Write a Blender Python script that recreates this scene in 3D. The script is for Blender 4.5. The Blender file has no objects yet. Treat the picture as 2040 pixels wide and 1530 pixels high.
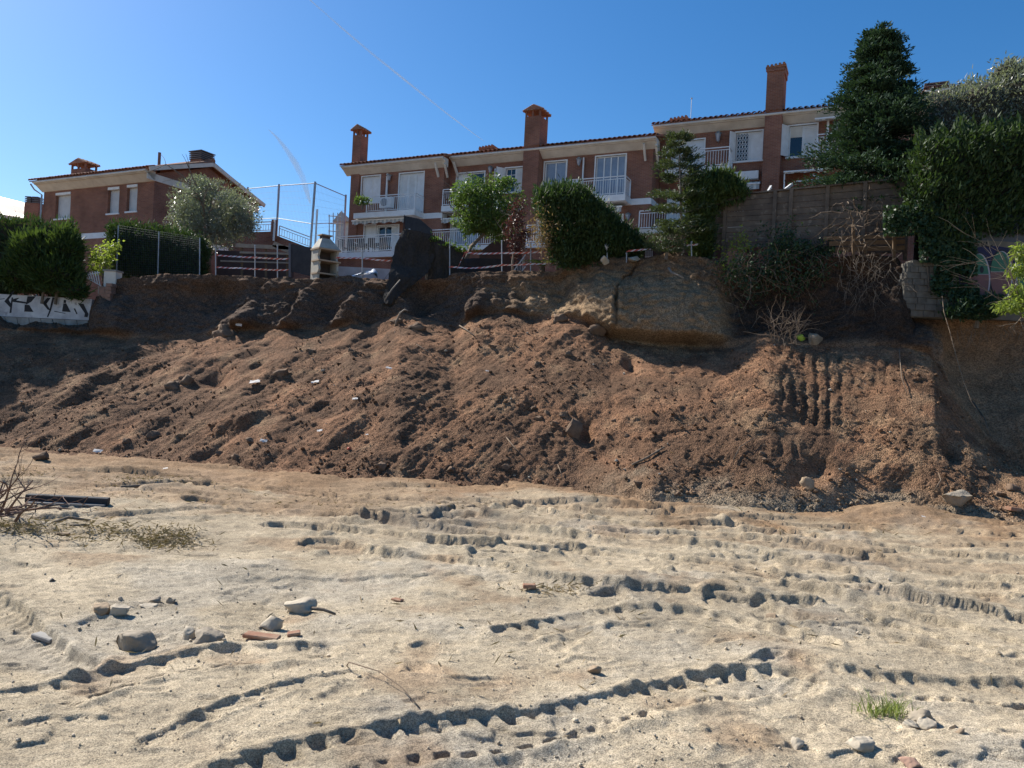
import bpy, bmesh, math, random
import numpy as np
from mathutils import Vector, Matrix, Euler

# ------------------------------------------------------------------ camera, sky, sun, exposure
SC = bpy.context.scene
COL = SC.collection
F_PX, ROLL, EYE = 1500.0, 0.050, 2.4          # focal length in photo pixels, camera roll, eye height
cam_data = bpy.data.cameras.new('camera')
cam_data.sensor_width = 36.0
cam_data.sensor_fit = 'HORIZONTAL'
cam_data.lens = 36.0 * F_PX / 2040.0
cam_data.clip_start = 0.1
cam_data.clip_end = 30000.0
cam = bpy.data.objects.new('camera', cam_data)
COL.objects.link(cam)
cam.location = (0, 0, EYE)
cam.rotation_euler = (math.radians(90), -ROLL, 0)
SC.camera = cam

SUN_AZ, SUN_EL = math.radians(54), math.radians(41.5)   # azimuth to the left of the view, elevation
S_DIR = Vector((-math.sin(SUN_AZ) * math.cos(SUN_EL), math.cos(SUN_AZ) * math.cos(SUN_EL), math.sin(SUN_EL)))
world = bpy.data.worlds.new('World')
SC.world = world
world.use_nodes = True
wn = world.node_tree
sky = wn.nodes.new('ShaderNodeTexSky')
sky.sky_type = 'NISHITA'
sky.sun_disc = False
sky.sun_elevation = SUN_EL
sky.sun_rotation = -SUN_AZ
sky.altitude = 100
sky.air_density = 1.0
sky.dust_density = 0.6
sky.ozone_density = 5.0
bg = wn.nodes['Background']
hs = wn.nodes.new('ShaderNodeHueSaturation')
hs.inputs['Saturation'].default_value = 1.27
wn.links.new(sky.outputs[0], hs.inputs['Color'])
wn.links.new(hs.outputs[0], bg.inputs[0])
bg.inputs[1].default_value = 0.088
sun_data = bpy.data.lights.new('sun', 'SUN')
sun_data.energy = 5.0
sun_data.angle = math.radians(0.53)
sun_data.color = (1.0, 0.95, 0.87)
sun = bpy.data.objects.new('sun', sun_data)
COL.objects.link(sun)
sun.rotation_euler = S_DIR.to_track_quat('Z', 'Y').to_euler()
sun.location = S_DIR * 80
SC.view_settings.view_transform = 'Standard'
SC.view_settings.look = 'None'
SC.view_settings.gamma = 1.0
SC.view_settings.exposure = 0.7
SC.view_settings.use_curve_mapping = False
SC.cycles.max_bounces = 6
SC.cycles.transparent_max_bounces = 12

# ------------------------------------------------------------------ measuring the place from the photograph
CR, SR = math.cos(ROLL), math.sin(ROLL)
def ray(x, y):
    u, v = x - 1020.0, 765.0 - y
    return (u * CR - v * SR) / F_PX, (u * SR + v * CR) / F_PX
def P(x, y, d):
    a, b = ray(x, y)
    return Vector((a * d, d, EYE + b * d))
def G(x, y, h=0.0):
    a, b = ray(x, y)
    d = (h - EYE) / b
    return Vector((a * d, d, h))
def PA(x, y, d):                                # the same for arrays
    u, v = x - 1020.0, 765.0 - y
    return np.stack([(u * CR - v * SR) / F_PX * d, d + 0 * x, EYE + (u * SR + v * CR) / F_PX * d], -1)

# ------------------------------------------------------------------ numpy noise
GR = np.array([(1,1,0),(-1,1,0),(1,-1,0),(-1,-1,0),(1,0,1),(-1,0,1),(1,0,-1),(-1,0,-1),(0,1,1),(0,-1,1),(0,1,-1),(0,-1,-1),(1,1,0),(-1,1,0),(0,-1,1),(0,-1,-1)], dtype=np.float32)
GX, GY, GZ = [np.ascontiguousarray(GR[:, k]) for k in range(3)]
def noise(p, scale=1.0, seed=0):
    n = len(p)
    if n > 60000:                                # blocks that stay in the cache
        out = np.empty(n, np.float32)
        for k in range(0, n, 32768):
            out[k:k + 32768] = noise(p[k:k + 32768], scale, seed)
        return out
    fx, fy, fz = [np.ascontiguousarray(p[:, k] * scale, dtype=np.float32) for k in range(3)]
    flat = not fz.any()
    ix, iy, iz = np.floor(fx), np.floor(fy), np.floor(fz)
    fx -= ix; fy -= iy; fz -= iz
    wx, wy, wz = [f * f * f * (f * (f * 6 - 15) + 10) for f in (fx, fy, fz)]
    hx = ix.astype(np.int32).astype(np.uint32) * np.uint32(374761393)
    hy = iy.astype(np.int32).astype(np.uint32) * np.uint32(668265263)
    hz = iz.astype(np.int32).astype(np.uint32) * np.uint32(2147483647) + np.uint32((seed * 974711 + 12345) & 0xffffffff)
    out = np.zeros(n, np.float32)
    for dx in (0, 1):
        ax = fx - dx; vx = wx if dx else 1 - wx
        for dy in (0, 1):
            ay = fy - dy; vxy = vx * (wy if dy else 1 - wy)
            hxy = hx + np.uint32(dx * 374761393) + hy + np.uint32(dy * 668265263)
            for dz in ((0,) if flat else (0, 1)):
                h = hxy + hz + np.uint32(dz * 2147483647)
                h = (h ^ (h >> np.uint32(13))) * np.uint32(1274126177)
                h = (h ^ (h >> np.uint32(16))) * np.uint32(2246822519)
                h = (h ^ (h >> np.uint32(15))) & np.uint32(15)
                g = GX[h] * ax + GY[h] * ay
                if not flat or fz.any(): g += GZ[h] * (fz - dz)
                out += (vxy if flat else vxy * (wz if dz else 1 - wz)) * g
    return out
def fbm(p, scale, octaves, seed=0, gain=0.5):
    a, s, o = 1.0, scale, 0
    for k in range(octaves):
        o = o + a * noise(p, s, seed + k)
        a *= gain
        s *= 2.03
    return o
def billow(p, scale, octaves, seed=0, gain=0.5):
    a, s, o = 1.0, scale, 0
    for k in range(octaves):
        o = o + a * (np.abs(noise(p, s, seed + k)) * 2 - 0.5)
        a *= gain
        s *= 2.03
    return o
def sstep(e0, e1, x):
    t = np.clip((x - e0) / (e1 - e0), 0, 1)
    return t * t * (3 - 2 * t)
def curve(pts):
    a = np.array(pts, float)
    return lambda q: np.interp(q, a[:, 0], a[:, 1])

# ------------------------------------------------------------------ materials
MATS = {}
def mat(name, col, rough=0.85, col2=None, scale=4.0, detail=6.0, bump=0.0, bscale=40.0, metal=0.0, spec=0.35, contrast=(0.35, 0.65), col3=None, scale3=30.0, f3=0.5, coat=0.0):
    if name in MATS:
        return MATS[name]
    m = bpy.data.materials.new(name)
    m.use_nodes = True
    nt = m.node_tree
    b = nt.nodes['Principled BSDF']
    b.inputs['Roughness'].default_value = rough
    b.inputs['Metallic'].default_value = metal
    b.inputs['Specular IOR Level'].default_value = spec
    b.inputs['Coat Weight'].default_value = coat
    c = tuple(col) + (1,)
    b.inputs['Base Color'].default_value = c
    tc = nt.nodes.new('ShaderNodeTexCoord')
    if col2 is not None:
        n = nt.nodes.new('ShaderNodeTexNoise')
        n.inputs['Scale'].default_value = scale
        n.inputs['Detail'].default_value = detail
        n.inputs['Roughness'].default_value = 0.62
        nt.links.new(tc.outputs['Object'], n.inputs['Vector'])
        r = nt.nodes.new('ShaderNodeValToRGB')
        r.color_ramp.elements[0].position, r.color_ramp.elements[1].position = contrast
        r.color_ramp.elements[0].color = c
        r.color_ramp.elements[1].color = tuple(col2) + (1,)
        nt.links.new(n.outputs['Fac'], r.inputs['Fac'])
        last = r.outputs[0]
        if col3 is not None:
            n3 = nt.nodes.new('ShaderNodeTexNoise')
            n3.inputs['Scale'].default_value = scale3
            n3.inputs['Detail'].default_value = 4
            nt.links.new(tc.outputs['Object'], n3.inputs['Vector'])
            r3 = nt.nodes.new('ShaderNodeValToRGB')
            r3.color_ramp.elements[0].position, r3.color_ramp.elements[1].position = f3, f3 + 0.12
            nt.links.new(n3.outputs['Fac'], r3.inputs['Fac'])
            mx = nt.nodes.new('ShaderNodeMix')
            mx.data_type = 'RGBA'
            nt.links.new(r3.outputs[0], mx.inputs[0])
            nt.links.new(last, mx.inputs[6])
            mx.inputs[7].default_value = tuple(col3) + (1,)
            last = mx.outputs[2]
        nt.links.new(last, b.inputs['Base Color'])
    if bump:
        nb = nt.nodes.new('ShaderNodeTexNoise')
        nb.inputs['Scale'].default_value = bscale
        nb.inputs['Detail'].default_value = 5
        nt.links.new(tc.outputs['Object'], nb.inputs['Vector'])
        bp = nt.nodes.new('ShaderNodeBump')
        bp.inputs['Strength'].default_value = bump
        bp.inputs['Distance'].default_value = 0.02
        nt.links.new(nb.outputs['Fac'], bp.inputs['Height'])
        nt.links.new(bp.outputs[0], b.inputs['Normal'])
    MATS[name] = m
    return m

def leaf_mat(name, c1, c2, trans=0.35, rough=0.5, spec=0.3, tcol=None):
    m = bpy.data.materials.new(name)
    m.use_nodes = True
    nt = m.node_tree
    b = nt.nodes['Principled BSDF']
    b.inputs['Roughness'].default_value = rough
    b.inputs['Specular IOR Level'].default_value = spec
    geo = nt.nodes.new('ShaderNodeNewGeometry')
    mx = nt.nodes.new('ShaderNodeMix')
    mx.data_type = 'RGBA'
    mx.inputs[6].default_value = tuple(c1) + (1,)
    mx.inputs[7].default_value = tuple(c2) + (1,)
    nt.links.new(geo.outputs['Random Per Island'], mx.inputs[0])
    nt.links.new(mx.outputs[2], b.inputs['Base Color'])
    tr = nt.nodes.new('ShaderNodeBsdfTranslucent')
    if tcol is None:
        tcol = (min(1, c2[0] * 1.5), min(1, c2[1] * 1.6), c2[2] * 0.8)
    tr.inputs[0].default_value = tuple(tcol) + (1,)
    ms = nt.nodes.new('ShaderNodeMixShader')
    ms.inputs[0].default_value = trans
    nt.links.new(b.outputs[0], ms.inputs[1])
    nt.links.new(tr.outputs[0], ms.inputs[2])
    nt.links.new(ms.outputs[0], nt.nodes['Material Output'].inputs[0])
    MATS[name] = m
    return m

def earth_mat(name, grain=90.0, gb=0.5, clod=14.0, cb=0.6, rough=0.95, dist=0.012):
    """soil whose colour comes from the attribute 'tint', broken up by noise; grains and crumbs as fine relief"""
    m = bpy.data.materials.new(name)
    m.use_nodes = True
    nt = m.node_tree
    N, L = nt.nodes, nt.links
    b = N['Principled BSDF']
    b.inputs['Roughness'].default_value = rough
    b.inputs['Specular IOR Level'].default_value = 0.15
    at = N.new('ShaderNodeAttribute'); at.attribute_name = 'tint'
    tc = N.new('ShaderNodeTexCoord')
    vo = N.new('ShaderNodeTexVoronoi'); vo.inputs['Scale'].default_value = grain
    L.new(tc.outputs['Object'], vo.inputs['Vector'])
    n1 = N.new('ShaderNodeTexNoise'); n1.inputs['Scale'].default_value = clod; n1.inputs['Detail'].default_value = 8; n1.inputs['Roughness'].default_value = 0.7
    L.new(tc.outputs['Object'], n1.inputs['Vector'])
    # colour: grain to grain and patch to patch variation
    sep = N.new('ShaderNodeSeparateColor'); L.new(vo.outputs['Color'], sep.inputs[0])
    mr = N.new('ShaderNodeMapRange'); mr.inputs[3].default_value = 0.52; mr.inputs[4].default_value = 1.46
    L.new(sep.outputs[0], mr.inputs[0])
    mr2 = N.new('ShaderNodeMapRange'); mr2.inputs[1].default_value = 0.3; mr2.inputs[2].default_value = 0.7; mr2.inputs[3].default_value = 0.72; mr2.inputs[4].default_value = 1.22
    L.new(n1.outputs['Fac'], mr2.inputs[0])
    mm = N.new('ShaderNodeMath'); mm.operation = 'MULTIPLY'
    L.new(mr.outputs[0], mm.inputs[0]); L.new(mr2.outputs[0], mm.inputs[1])
    vm = N.new('ShaderNodeVectorMath'); vm.operation = 'SCALE'
    L.new(at.outputs['Color'], vm.inputs[0]); L.new(mm.outputs[0], vm.inputs['Scale'])
    L.new(vm.outputs[0], b.inputs['Base Color'])
    b1 = N.new('ShaderNodeBump'); b1.inputs['Strength'].default_value = cb; b1.inputs['Distance'].default_value = 0.05
    L.new(n1.outputs['Fac'], b1.inputs['Height'])
    b2 = N.new('ShaderNodeBump'); b2.inputs['Strength'].default_value = gb; b2.inputs['Distance'].default_value = dist; b2.invert = True
    L.new(vo.outputs['Distance'], b2.inputs['Height']); L.new(b1.outputs[0], b2.inputs['Normal'])
    L.new(b2.outputs[0], b.inputs['Normal'])
    MATS[name] = m
    return m

# ------------------------------------------------------------------ objects
def props(o, label=None, cat=None, group=None, kind=None):
    if label: o['label'] = label
    if cat: o['category'] = cat
    if group: o['group'] = group
    if kind: o['kind'] = kind
    return o
def wm(o):
    m = o.matrix_basis.copy()
    while o.parent:
        o = o.parent
        m = o.matrix_basis @ m
    return m
def thing(name, label, cat, loc=(0, 0, 0), rz=0.0, group=None):
    o = bpy.data.objects.new(name, None)
    COL.objects.link(o)
    o.empty_display_size = 0.2
    o.location = loc
    o.rotation_euler = (0, 0, rz)
    return props(o, label, cat, group)
def link(name, me, parent=None):
    o = bpy.data.objects.new(name, me)
    COL.objects.link(o)
    if parent: o.parent = parent
    return o
def mesh_np(name, v, f, mats, parent=None, smooth=False, mi=None, origin=None):
    """fast mesh from arrays; v in world space"""
    v = np.asarray(v, np.float64)
    if parent is not None:
        M = np.array(wm(parent).inverted())
        v = v @ M[:3, :3].T + M[:3, 3]
    if origin is not None:
        v = v - np.array(origin)
    f = np.asarray(f, np.int32)
    me = bpy.data.meshes.new(name)
    n, k = f.shape
    me.vertices.add(len(v)); me.vertices.foreach_set('co', v.astype(np.float32).ravel())
    me.loops.add(n * k); me.loops.foreach_set('vertex_index', f.ravel())
    me.polygons.add(n)
    me.polygons.foreach_set('loop_start', np.arange(0, n * k, k, dtype=np.int32))
    try:
        me.polygons.foreach_set('loop_total', np.full(n, k, np.int32))
    except Exception:
        pass
    for m in (mats if isinstance(mats, (list, tuple)) else [mats]):
        me.materials.append(m)
    if mi is not None:
        me.polygons.foreach_set('material_index', np.asarray(mi, np.int32))
    if smooth:
        me.polygons.foreach_set('use_smooth', np.ones(n, bool))
    me.update(calc_edges=True)
    o = link(name, me, parent)
    if origin is not None: o.location = origin
    return o

class MB:
    def __init__(self, xf=None):
        self.v, self.f, self.mi, self.xf = [], [], [], xf
    def face(self, pts, mi=0):
        i = len(self.v)
        self.v += [Vector(p) for p in pts]
        self.f.append(list(range(i, i + len(pts)))); self.mi.append(mi)
    def hexa(self, p, mi=0):                    # p: 4 bottom points, 4 top points
        i = len(self.v)
        self.v += [Vector(q) for q in p]
        for q in ((3, 2, 1, 0), (4, 5, 6, 7), (0, 1, 5, 4), (1, 2, 6, 5), (2, 3, 7, 6), (3, 0, 4, 7)):
            self.f.append([i + k for k in q]); self.mi.append(mi)
    def box(self, x0, x1, y0, y1, z0, z1, mi=0):
        self.hexa([(x0, y0, z0), (x1, y0, z0), (x1, y1, z0), (x0, y1, z0), (x0, y0, z1), (x1, y0, z1), (x1, y1, z1), (x0, y1, z1)], mi)
    def prism(self, pts, ext, mi=0):
        ext = Vector(ext)
        i, n = len(self.v), len(pts)
        self.v += [Vector(p) for p in pts] + [Vector(p) + ext for p in pts]
        self.f.append([i + k for k in range(n)][::-1]); self.mi.append(mi)
        self.f.append([i + n + k for k in range(n)]); self.mi.append(mi)
        for k in range(n):
            self.f.append([i + k, i + (k + 1) % n, i + n + (k + 1) % n, i + n + k]); self.mi.append(mi)
    def beam(self, a, b, w, h, mi=0, up=(0, 0, 1)):
        a, b = Vector(a), Vector(b)
        d = (b - a).normalized()
        s = d.cross(Vector(up))
        if s.length < 1e-4: s = d.cross(Vector((0, 1, 0)))
        s.normalize(); u = s.cross(d)
        s *= w / 2; u *= h / 2
        self.hexa([a - s - u, a + s - u, b + s - u, b - s - u, a - s + u, a + s + u, b + s + u, b - s + u], mi)
    def tube(self, path, r, n=6, mi=0, cap=True):
        path = [Vector(p) for p in path]
        rs = r if isinstance(r, (list, tuple)) else [r] * len(path)
        i0 = len(self.v)
        ref = Vector((0.31, 0.2, 0.93))
        for k, p in enumerate(path):
            d = (path[min(k + 1, len(path) - 1)] - path[max(k - 1, 0)]).normalized()
            s = d.cross(ref)
            if s.length < 1e-3: s = d.cross(Vector((1, 0, 0)))
            s.normalize(); u = d.cross(s)
            for j in range(n):
                a = 2 * math.pi * j / n
                self.v.append(p + (s * math.cos(a) + u * math.sin(a)) * rs[k])
        for k in range(len(path) - 1):
            for j in range(n):
                a, b = i0 + k * n + j, i0 + k * n + (j + 1) % n
                self.f.append([a, b, b + n, a + n]); self.mi.append(mi)
        if cap:
            self.f.append([i0 + j for j in range(n)][::-1]); self.mi.append(mi)
            e = i0 + (len(path) - 1) * n
            self.f.append([e + j for j in range(n)]); self.mi.append(mi)
    def build(self, name, mats, parent=None, smooth=False, kind=None, local=False, origin=None):
        vs = self.v
        if self.xf is not None: vs = [self.xf @ p for p in vs]
        if parent is not None and not local:
            M = wm(parent).inverted(); vs = [M @ p for p in vs]
        if origin is not None:
            og = Vector(origin); vs = [p - og for p in vs]
        me = bpy.data.meshes.new(name)
        me.from_pydata([tuple(p) for p in vs], [], self.f)
        for m in (mats if isinstance(mats, (list, tuple)) else [mats]):
            me.materials.append(m)
        if any(self.mi): me.polygons.foreach_set('material_index', self.mi)
        if smooth: me.polygons.foreach_set('use_smooth', [True] * len(self.f))
        me.update()
        o = link(name, me, parent)
        if origin is not None: o.location = origin
        if kind: o['kind'] = kind
        return o
def piece(name, me, parent, M):
    """a copy of a shared mesh placed by the world matrix M"""
    o = link(name, me, parent)
    o.matrix_basis = wm(parent).inverted() @ M
    return o
def T(x, y, z): return Matrix.Translation((x, y, z))
def lerp(a, b, t): return a + (b - a) * t

# ------------------------------------------------------------------ soil
sand_mat = earth_mat('sand_and_gravel', grain=150, gb=0.8, clod=11, cb=0.25, dist=0.009)
soil_mat = earth_mat('loose_soil', grain=38, gb=0.9, clod=9, cb=1.0, dist=0.025)
C_SAND = np.array((0.430, 0.352, 0.243)); C_GRAV = np.array((0.385, 0.335, 0.258)); C_DIRT = np.array((0.26, 0.160, 0.088))
C_DARK = np.array((0.150, 0.088, 0.053)); C_RED = np.array((0.290, 0.152, 0.083)); C_TAN = np.array((0.37, 0.25, 0.145)); C_LOAM = np.array((0.115, 0.078, 0.056))

def set_tint(o, cols):
    a = o.data.attributes.new('tint', 'FLOAT_COLOR', 'POINT')
    c = np.ones((len(cols), 4), np.float32); c[:, :3] = cols
    a.data.foreach_set('color', c.ravel())
def grid_faces(nr, nc):
    i = np.arange(nr * nc).reshape(nr, nc)
    return np.stack([i[:-1, :-1], i[:-1, 1:], i[1:, 1:], i[1:, :-1]], -1).reshape(-1, 4)

# base of the slope on the ground, foot of the cliff and cliff edge, all along the photo's width
yb = curve([(-700, 858), (0, 889), (200, 905), (400, 925), (600, 946), (800, 962), (1000, 968), (1150, 978), (1300, 1002), (1500, 1018), (1700, 1022), (1850, 1034), (2040, 1052), (2740, 1085)])
yt = curve([(-700, 628), (0, 655), (180, 664), (290, 674), (400, 668), (480, 657), (600, 657), (660, 654), (700, 645), (740, 656), (795, 626), (850, 642), (905, 655), (950, 628), (1010, 622), (1060, 632), (1130, 632), (1170, 645), (1215, 676), (1330, 690), (1440, 690), (1530, 668), (1600, 690), (1700, 688), (1800, 692), (1850, 705), (1885, 760), (1930, 830), (1980, 890), (2040, 925), (2740, 960)])
zt = curve([(-700, 28.3), (0, 27.3), (480, 26.4), (1000, 25.0), (1330, 23.0), (1700, 21.4), (1850, 20.6), (1900, 19.9), (2040, 18.8), (2740, 18)])
yc = curve([(-700, 622), (0, 634), (186, 644), (196, 600), (208, 556), (300, 550), (430, 548), (540, 556), (640, 557), (700, 553), (780, 560), (890, 553), (900, 546), (1000, 543), (1105, 543), (1130, 530), (1200, 523), (1290, 517), (1340, 512), (1400, 516), (1440, 528), (1500, 532), (1600, 512), (1700, 508), (1785, 515), (1800, 590), (1810, 628), (1870, 634), (1950, 632), (2040, 632), (2740, 640)])
zc = curve([(-700, 29.5), (0, 28.5), (500, 27.6), (1000, 26.0), (1400, 24.1), (1800, 22.2), (2040, 21.6), (2740, 21)])

def base_line(q):
    a = np.stack([(q - 1020.0), 765.0 - yb(q)], -1)
    bb = (a[:, 0] * SR + a[:, 1] * CR) / F_PX
    d = -EYE / bb
    return np.stack([(a[:, 0] * CR - a[:, 1] * SR) / F_PX * d, d, 0 * d], -1)
_qs = np.linspace(-700, 2740, 700)
_BL = base_line(_qs)
def base_depth(X):                               # depth of the slope's base at world X
    o = np.argsort(_BL[:, 0])
    return np.interp(X, _BL[o, 0], _BL[o, 1])

# ---- vehicle tracks on the sand: polylines measured on the ground, half width, lug pitch, depth
def gpath(pts): return np.array([tuple(G(x, y))[:2] for x, y in pts])
TRACKS = [
    (gpath([(250, 1640), (520, 1552), (760, 1500), (985, 1468), (1110, 1438), (1240, 1404), (1400, 1372), (1500, 1358), (1580, 1362)]), 0.25, 0.19, 0.038, 1),
    (gpath([(1560, 1330), (1660, 1352), (1790, 1368), (1900, 1376), (2060, 1388), (2300, 1400)]), 0.22, 0.19, 0.034, 1),
    (gpath([(-250, 1460), (0, 1405), (120, 1392), (230, 1352), (330, 1330), (460, 1306), (620, 1300)]), 0.24, 0.26, 0.042, 1),
    (gpath([(1020, 1262), (1100, 1245), (1200, 1228), (1330, 1232), (1480, 1254), (1620, 1290)]), 0.2, 0.2, 0.03, 1),
    (gpath([(560, 1048), (700, 1062), (850, 1080), (1000, 1092), (1200, 1098), (1400, 1122), (1600, 1160), (1800, 1196), (2060, 1236), (2300, 1260)]), 0.28, 0.119, 0.044, 2),
    (gpath([(760, 1022), (900, 1026), (1050, 1044), (1200, 1062), (1400, 1072), (1600, 1092), (1800, 1124), (2060, 1164), (2300, 1190)]), 0.36, 0.128, 0.039, 2),
    (gpath([(980, 1106), (1120, 1118), (1300, 1150), (1450, 1164), (1600, 1188), (1800, 1232), (2060, 1300), (2300, 1340)]), 0.31, 0.145, 0.031, 2),
    (gpath([(-200, 968), (0, 966), (200, 974), (420, 966), (640, 984), (860, 1000), (1060, 1020), (1300, 1048), (1500, 1052), (1700, 1078), (2060, 1120), (2300, 1140)]), 0.34, 0.119, 0.044, 2),
    (gpath([(-200, 940), (0, 938), (260, 944), (500, 962), (760, 990), (1000, 1002), (1200, 1022), (1440, 1034)]), 0.28, 0.128, 0.039, 2),
    (gpath([(120, 1048), (300, 1030), (480, 1020), (700, 1034), (860, 1050), (1000, 1058), (1240, 1090), (1500, 1120)]), 0.36, 0.145, 0.031, 2),
    (gpath([(-120, 1180), (-20, 1235), (60, 1300), (110, 1325)]), 0.31, 0.119, 0.044, 2),
    (gpath([(400, 1000), (620, 1022), (800, 1046), (1000, 1072), (1250, 1118), (1500, 1150), (1800, 1168), (2060, 1204), (2300, 1225)]), 0.34, 0.128, 0.039, 2),
    (gpath([(1100, 1052), (1300, 1080), (1500, 1104), (1750, 1146), (2060, 1182), (2300, 1205)]), 0.28, 0.145, 0.031, 2),
    (gpath([(860, 1034), (960, 1012), (1100, 1004), (1300, 1014), (1500, 1040), (1700, 1050)]), 0.36, 0.119, 0.044, 2),
    (gpath([(640, 1085), (760, 1110), (900, 1128), (1060, 1160), (1200, 1180)]), 0.31, 0.128, 0.039, 2),
    (gpath([(1460, 1200), (1600, 1246), (1800, 1282), (2060, 1340), (2300, 1370)]), 0.34, 0.145, 0.031, 2),
    (gpath([(300, 1480), (420, 1424), (560, 1380), (700, 1355)]), 0.10, 0.2, 0.018, 0),
    (gpath([(1240, 1188), (1420, 1205), (1560, 1218), (1700, 1236), (1900, 1290), (2100, 1330)]), 0.36, 0.128, 0.039, 2),
]
def resample(p, step=0.22):
    out = [p[0]]
    for k in range(len(p) - 1):
        a, b = p[max(k - 1, 0)], p[k]
        c, d = p[k + 1], p[min(k + 2, len(p) - 1)]
        n = max(2, int(np.linalg.norm(c - b) / step))
        for j in range(1, n + 1):
            t = j / n
            out.append(0.5 * ((2 * b) + (-a + c) * t + (2 * a - 5 * b + 4 * c - d) * t * t + (-a + 3 * b - 3 * c + d) * t ** 3))
    return np.array(out)
def track_height(X, Y):
    H = np.zeros_like(X)
    pn = np.stack([X, Y, 0 * X], -1)
    wob = noise(pn, 1.3, 91) * 0.06
    var = np.clip(0.95 + 0.8 * noise(pn, 0.7, 92) + 0.3 * noise(pn, 2.1, 94), 0.5, 1.3)
    rg_e = noise(pn, 6.0, 99)
    pj = noise(pn, 1.1, 95) * 0.35 + noise(pn, 5.0, 96) * 0.18
    lj = np.clip(0.85 + 0.9 * noise(pn, 3.0, 97), 0.3, 1.4)
    blur = np.clip(0.2 + 1.1 * noise(pn, 0.9, 98), 0, 0.85)
    for pl, hw, pitch, depth, strong in TRACKS:
        pl = resample(pl)
        x0, y0 = pl.min(0) - 1.0
        x1, y1 = pl.max(0) + 1.0
        sel = np.where((X > x0) & (X < x1) & (Y > y0) & (Y < y1))[0]
        if not len(sel): continue
        px, py = X[sel], Y[sel]
        best = np.full(len(sel), 9.0); side = np.zeros(len(sel)); arc = np.zeros(len(sel))
        s = 0.0
        for k in range(len(pl) - 1):
            a, b = pl[k], pl[k + 1]
            d = b - a
            L = np.hypot(*d)
            near = (px > min(a[0], b[0]) - 0.8) & (px < max(a[0], b[0]) + 0.8) & (py > min(a[1], b[1]) - 0.8) & (py < max(a[1], b[1]) + 0.8)
            w = np.where(near)[0]
            if len(w):
                rx, ry = px[w] - a[0], py[w] - a[1]
                t = np.clip((rx * d[0] + ry * d[1]) / (L * L), 0, 1)
                ex, ey = rx - t * d[0], ry - t * d[1]
                di = np.hypot(ex, ey)
                up = di < best[w]
                ww = w[up]
                best[ww] = di[up]
                side[ww] = np.sign(d[0] * ry[up] - d[1] * rx[up])
                arc[ww] = s + t[up] * L
            s += L
        dd = np.where(side == 0, 9.0, best * side + wob[sel])
        ad = np.abs(dd)
        prof = -depth * (1.7 if strong == 2 else 0.5 if strong else 0.9) * (1 - sstep(hw * 0.93, hw * 1.03, ad + 0.035 * rg_e[sel]))
        prof += depth * (0.75 + 0.7 * rg_e[sel]) * np.exp(-((ad - hw * 1.2) / (0.2 * hw + 0.015)) ** 2)
        ph = (arc + ad * (0.25 if strong else 0.45)) / pitch + (side > 0) * 0.5 + pj[sel]
        fr = ph - np.floor(ph)
        lug = sstep(0.0, 0.12, fr) * (1 - sstep(0.45, 0.62, fr)) * (1 - blur[sel]) + blur[sel] * (0.5 - 0.5 * np.cos(fr * 6.283)) * 0.7
        if strong:                               # two rows of cleat pockets along the edges of the pass
            rowm = sstep(hw * 0.42, hw * 0.52, ad) * (1 - sstep(hw * 0.98, hw * 1.12, ad))
            prof += depth * ((0.25 * lug - 0.95 * (1 - lug)) if strong == 1 else (0.34 * lug - 0.04)) * rowm * lj[sel]
        else:                                    # slanted bars across the rut
            prof += depth * 0.5 * lug * (1 - sstep(hw * 0.95, hw * 1.1, ad)) * lj[sel]
        H[sel] += prof * var[sel]
    return H
def ground_shape(X, Y):
    p = np.stack([X, Y, 0 * X], -1)
    h = 0.10 * noise(p, 0.22, 3) + 0.06 * noise(p, 0.6, 4)
    h += 0.022 * fbm(p, 1.9, 3, 5) + 0.008 * billow(p, 4.5, 3, 8) * sstep(-0.3, 0.4, noise(p, 0.45, 9))
    # churned strip towards the foot of the slope
    db = base_depth(X) - Y
    churn = sstep(7.5, 1.0, db) * 0.8 + 0.2
    h += churn * (0.035 * billow(p * np.array((0.3, 1, 1)), 3.0, 3, 12) + 0.012 * billow(p, 8, 2, 15))
    # long low windrows of sand left between the passes
    h += 0.05 * np.exp(-((Y - 9.6 - 0.9 * noise(p, 0.25, 21)) / 0.5) ** 2) * sstep(-0.3, 0.3, noise(p, 0.5, 23) + 0.2)
    h += 0.05 * np.exp(-((Y - 7.2 + 0.06 * X - 0.7 * noise(p, 0.4, 22)) / 0.35) ** 2) * sstep(-0.2, 0.3, noise(p, 0.6, 24) + 0.1)
    # footprints and small scoops
    c = noise(p * np.array((0.8, 1.2, 1)), 2.8, 31)
    h += (-0.022 * sstep(0.30, 0.5, c) + 0.012 * sstep(0.12, 0.28, c) * sstep(0.42, 0.3, c)) * sstep(-0.25, 0.15, noise(p, 0.5, 32))
    h -= 0.018 * sstep(0.33, 0.5, noise(p, 5.0, 33)) * sstep(-0.1, 0.2, noise(p, 0.7, 34))
    le = noise(p * np.array((0.28, 1.0, 1)), 1.25, 36) + 0.18 * noise(p, 5.0, 38)
    h += 0.055 * sstep(-0.015, 0.03, le) * (0.3 + churn) * sstep(-0.2, 0.2, noise(p, 0.35, 37) + 0.1)
    h += 0.008 * fbm(p, 14, 2, 41)
    return h + track_height(X, Y)
def mound(X, Y):                                  # the tongue of sand at the foot of the slope, right
    c = G(1790, 1030)
    return 0.35 * np.exp(-(((X - c.x) / 1.1) ** 2 + ((Y - c.y) / 0.8) ** 2))

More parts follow.
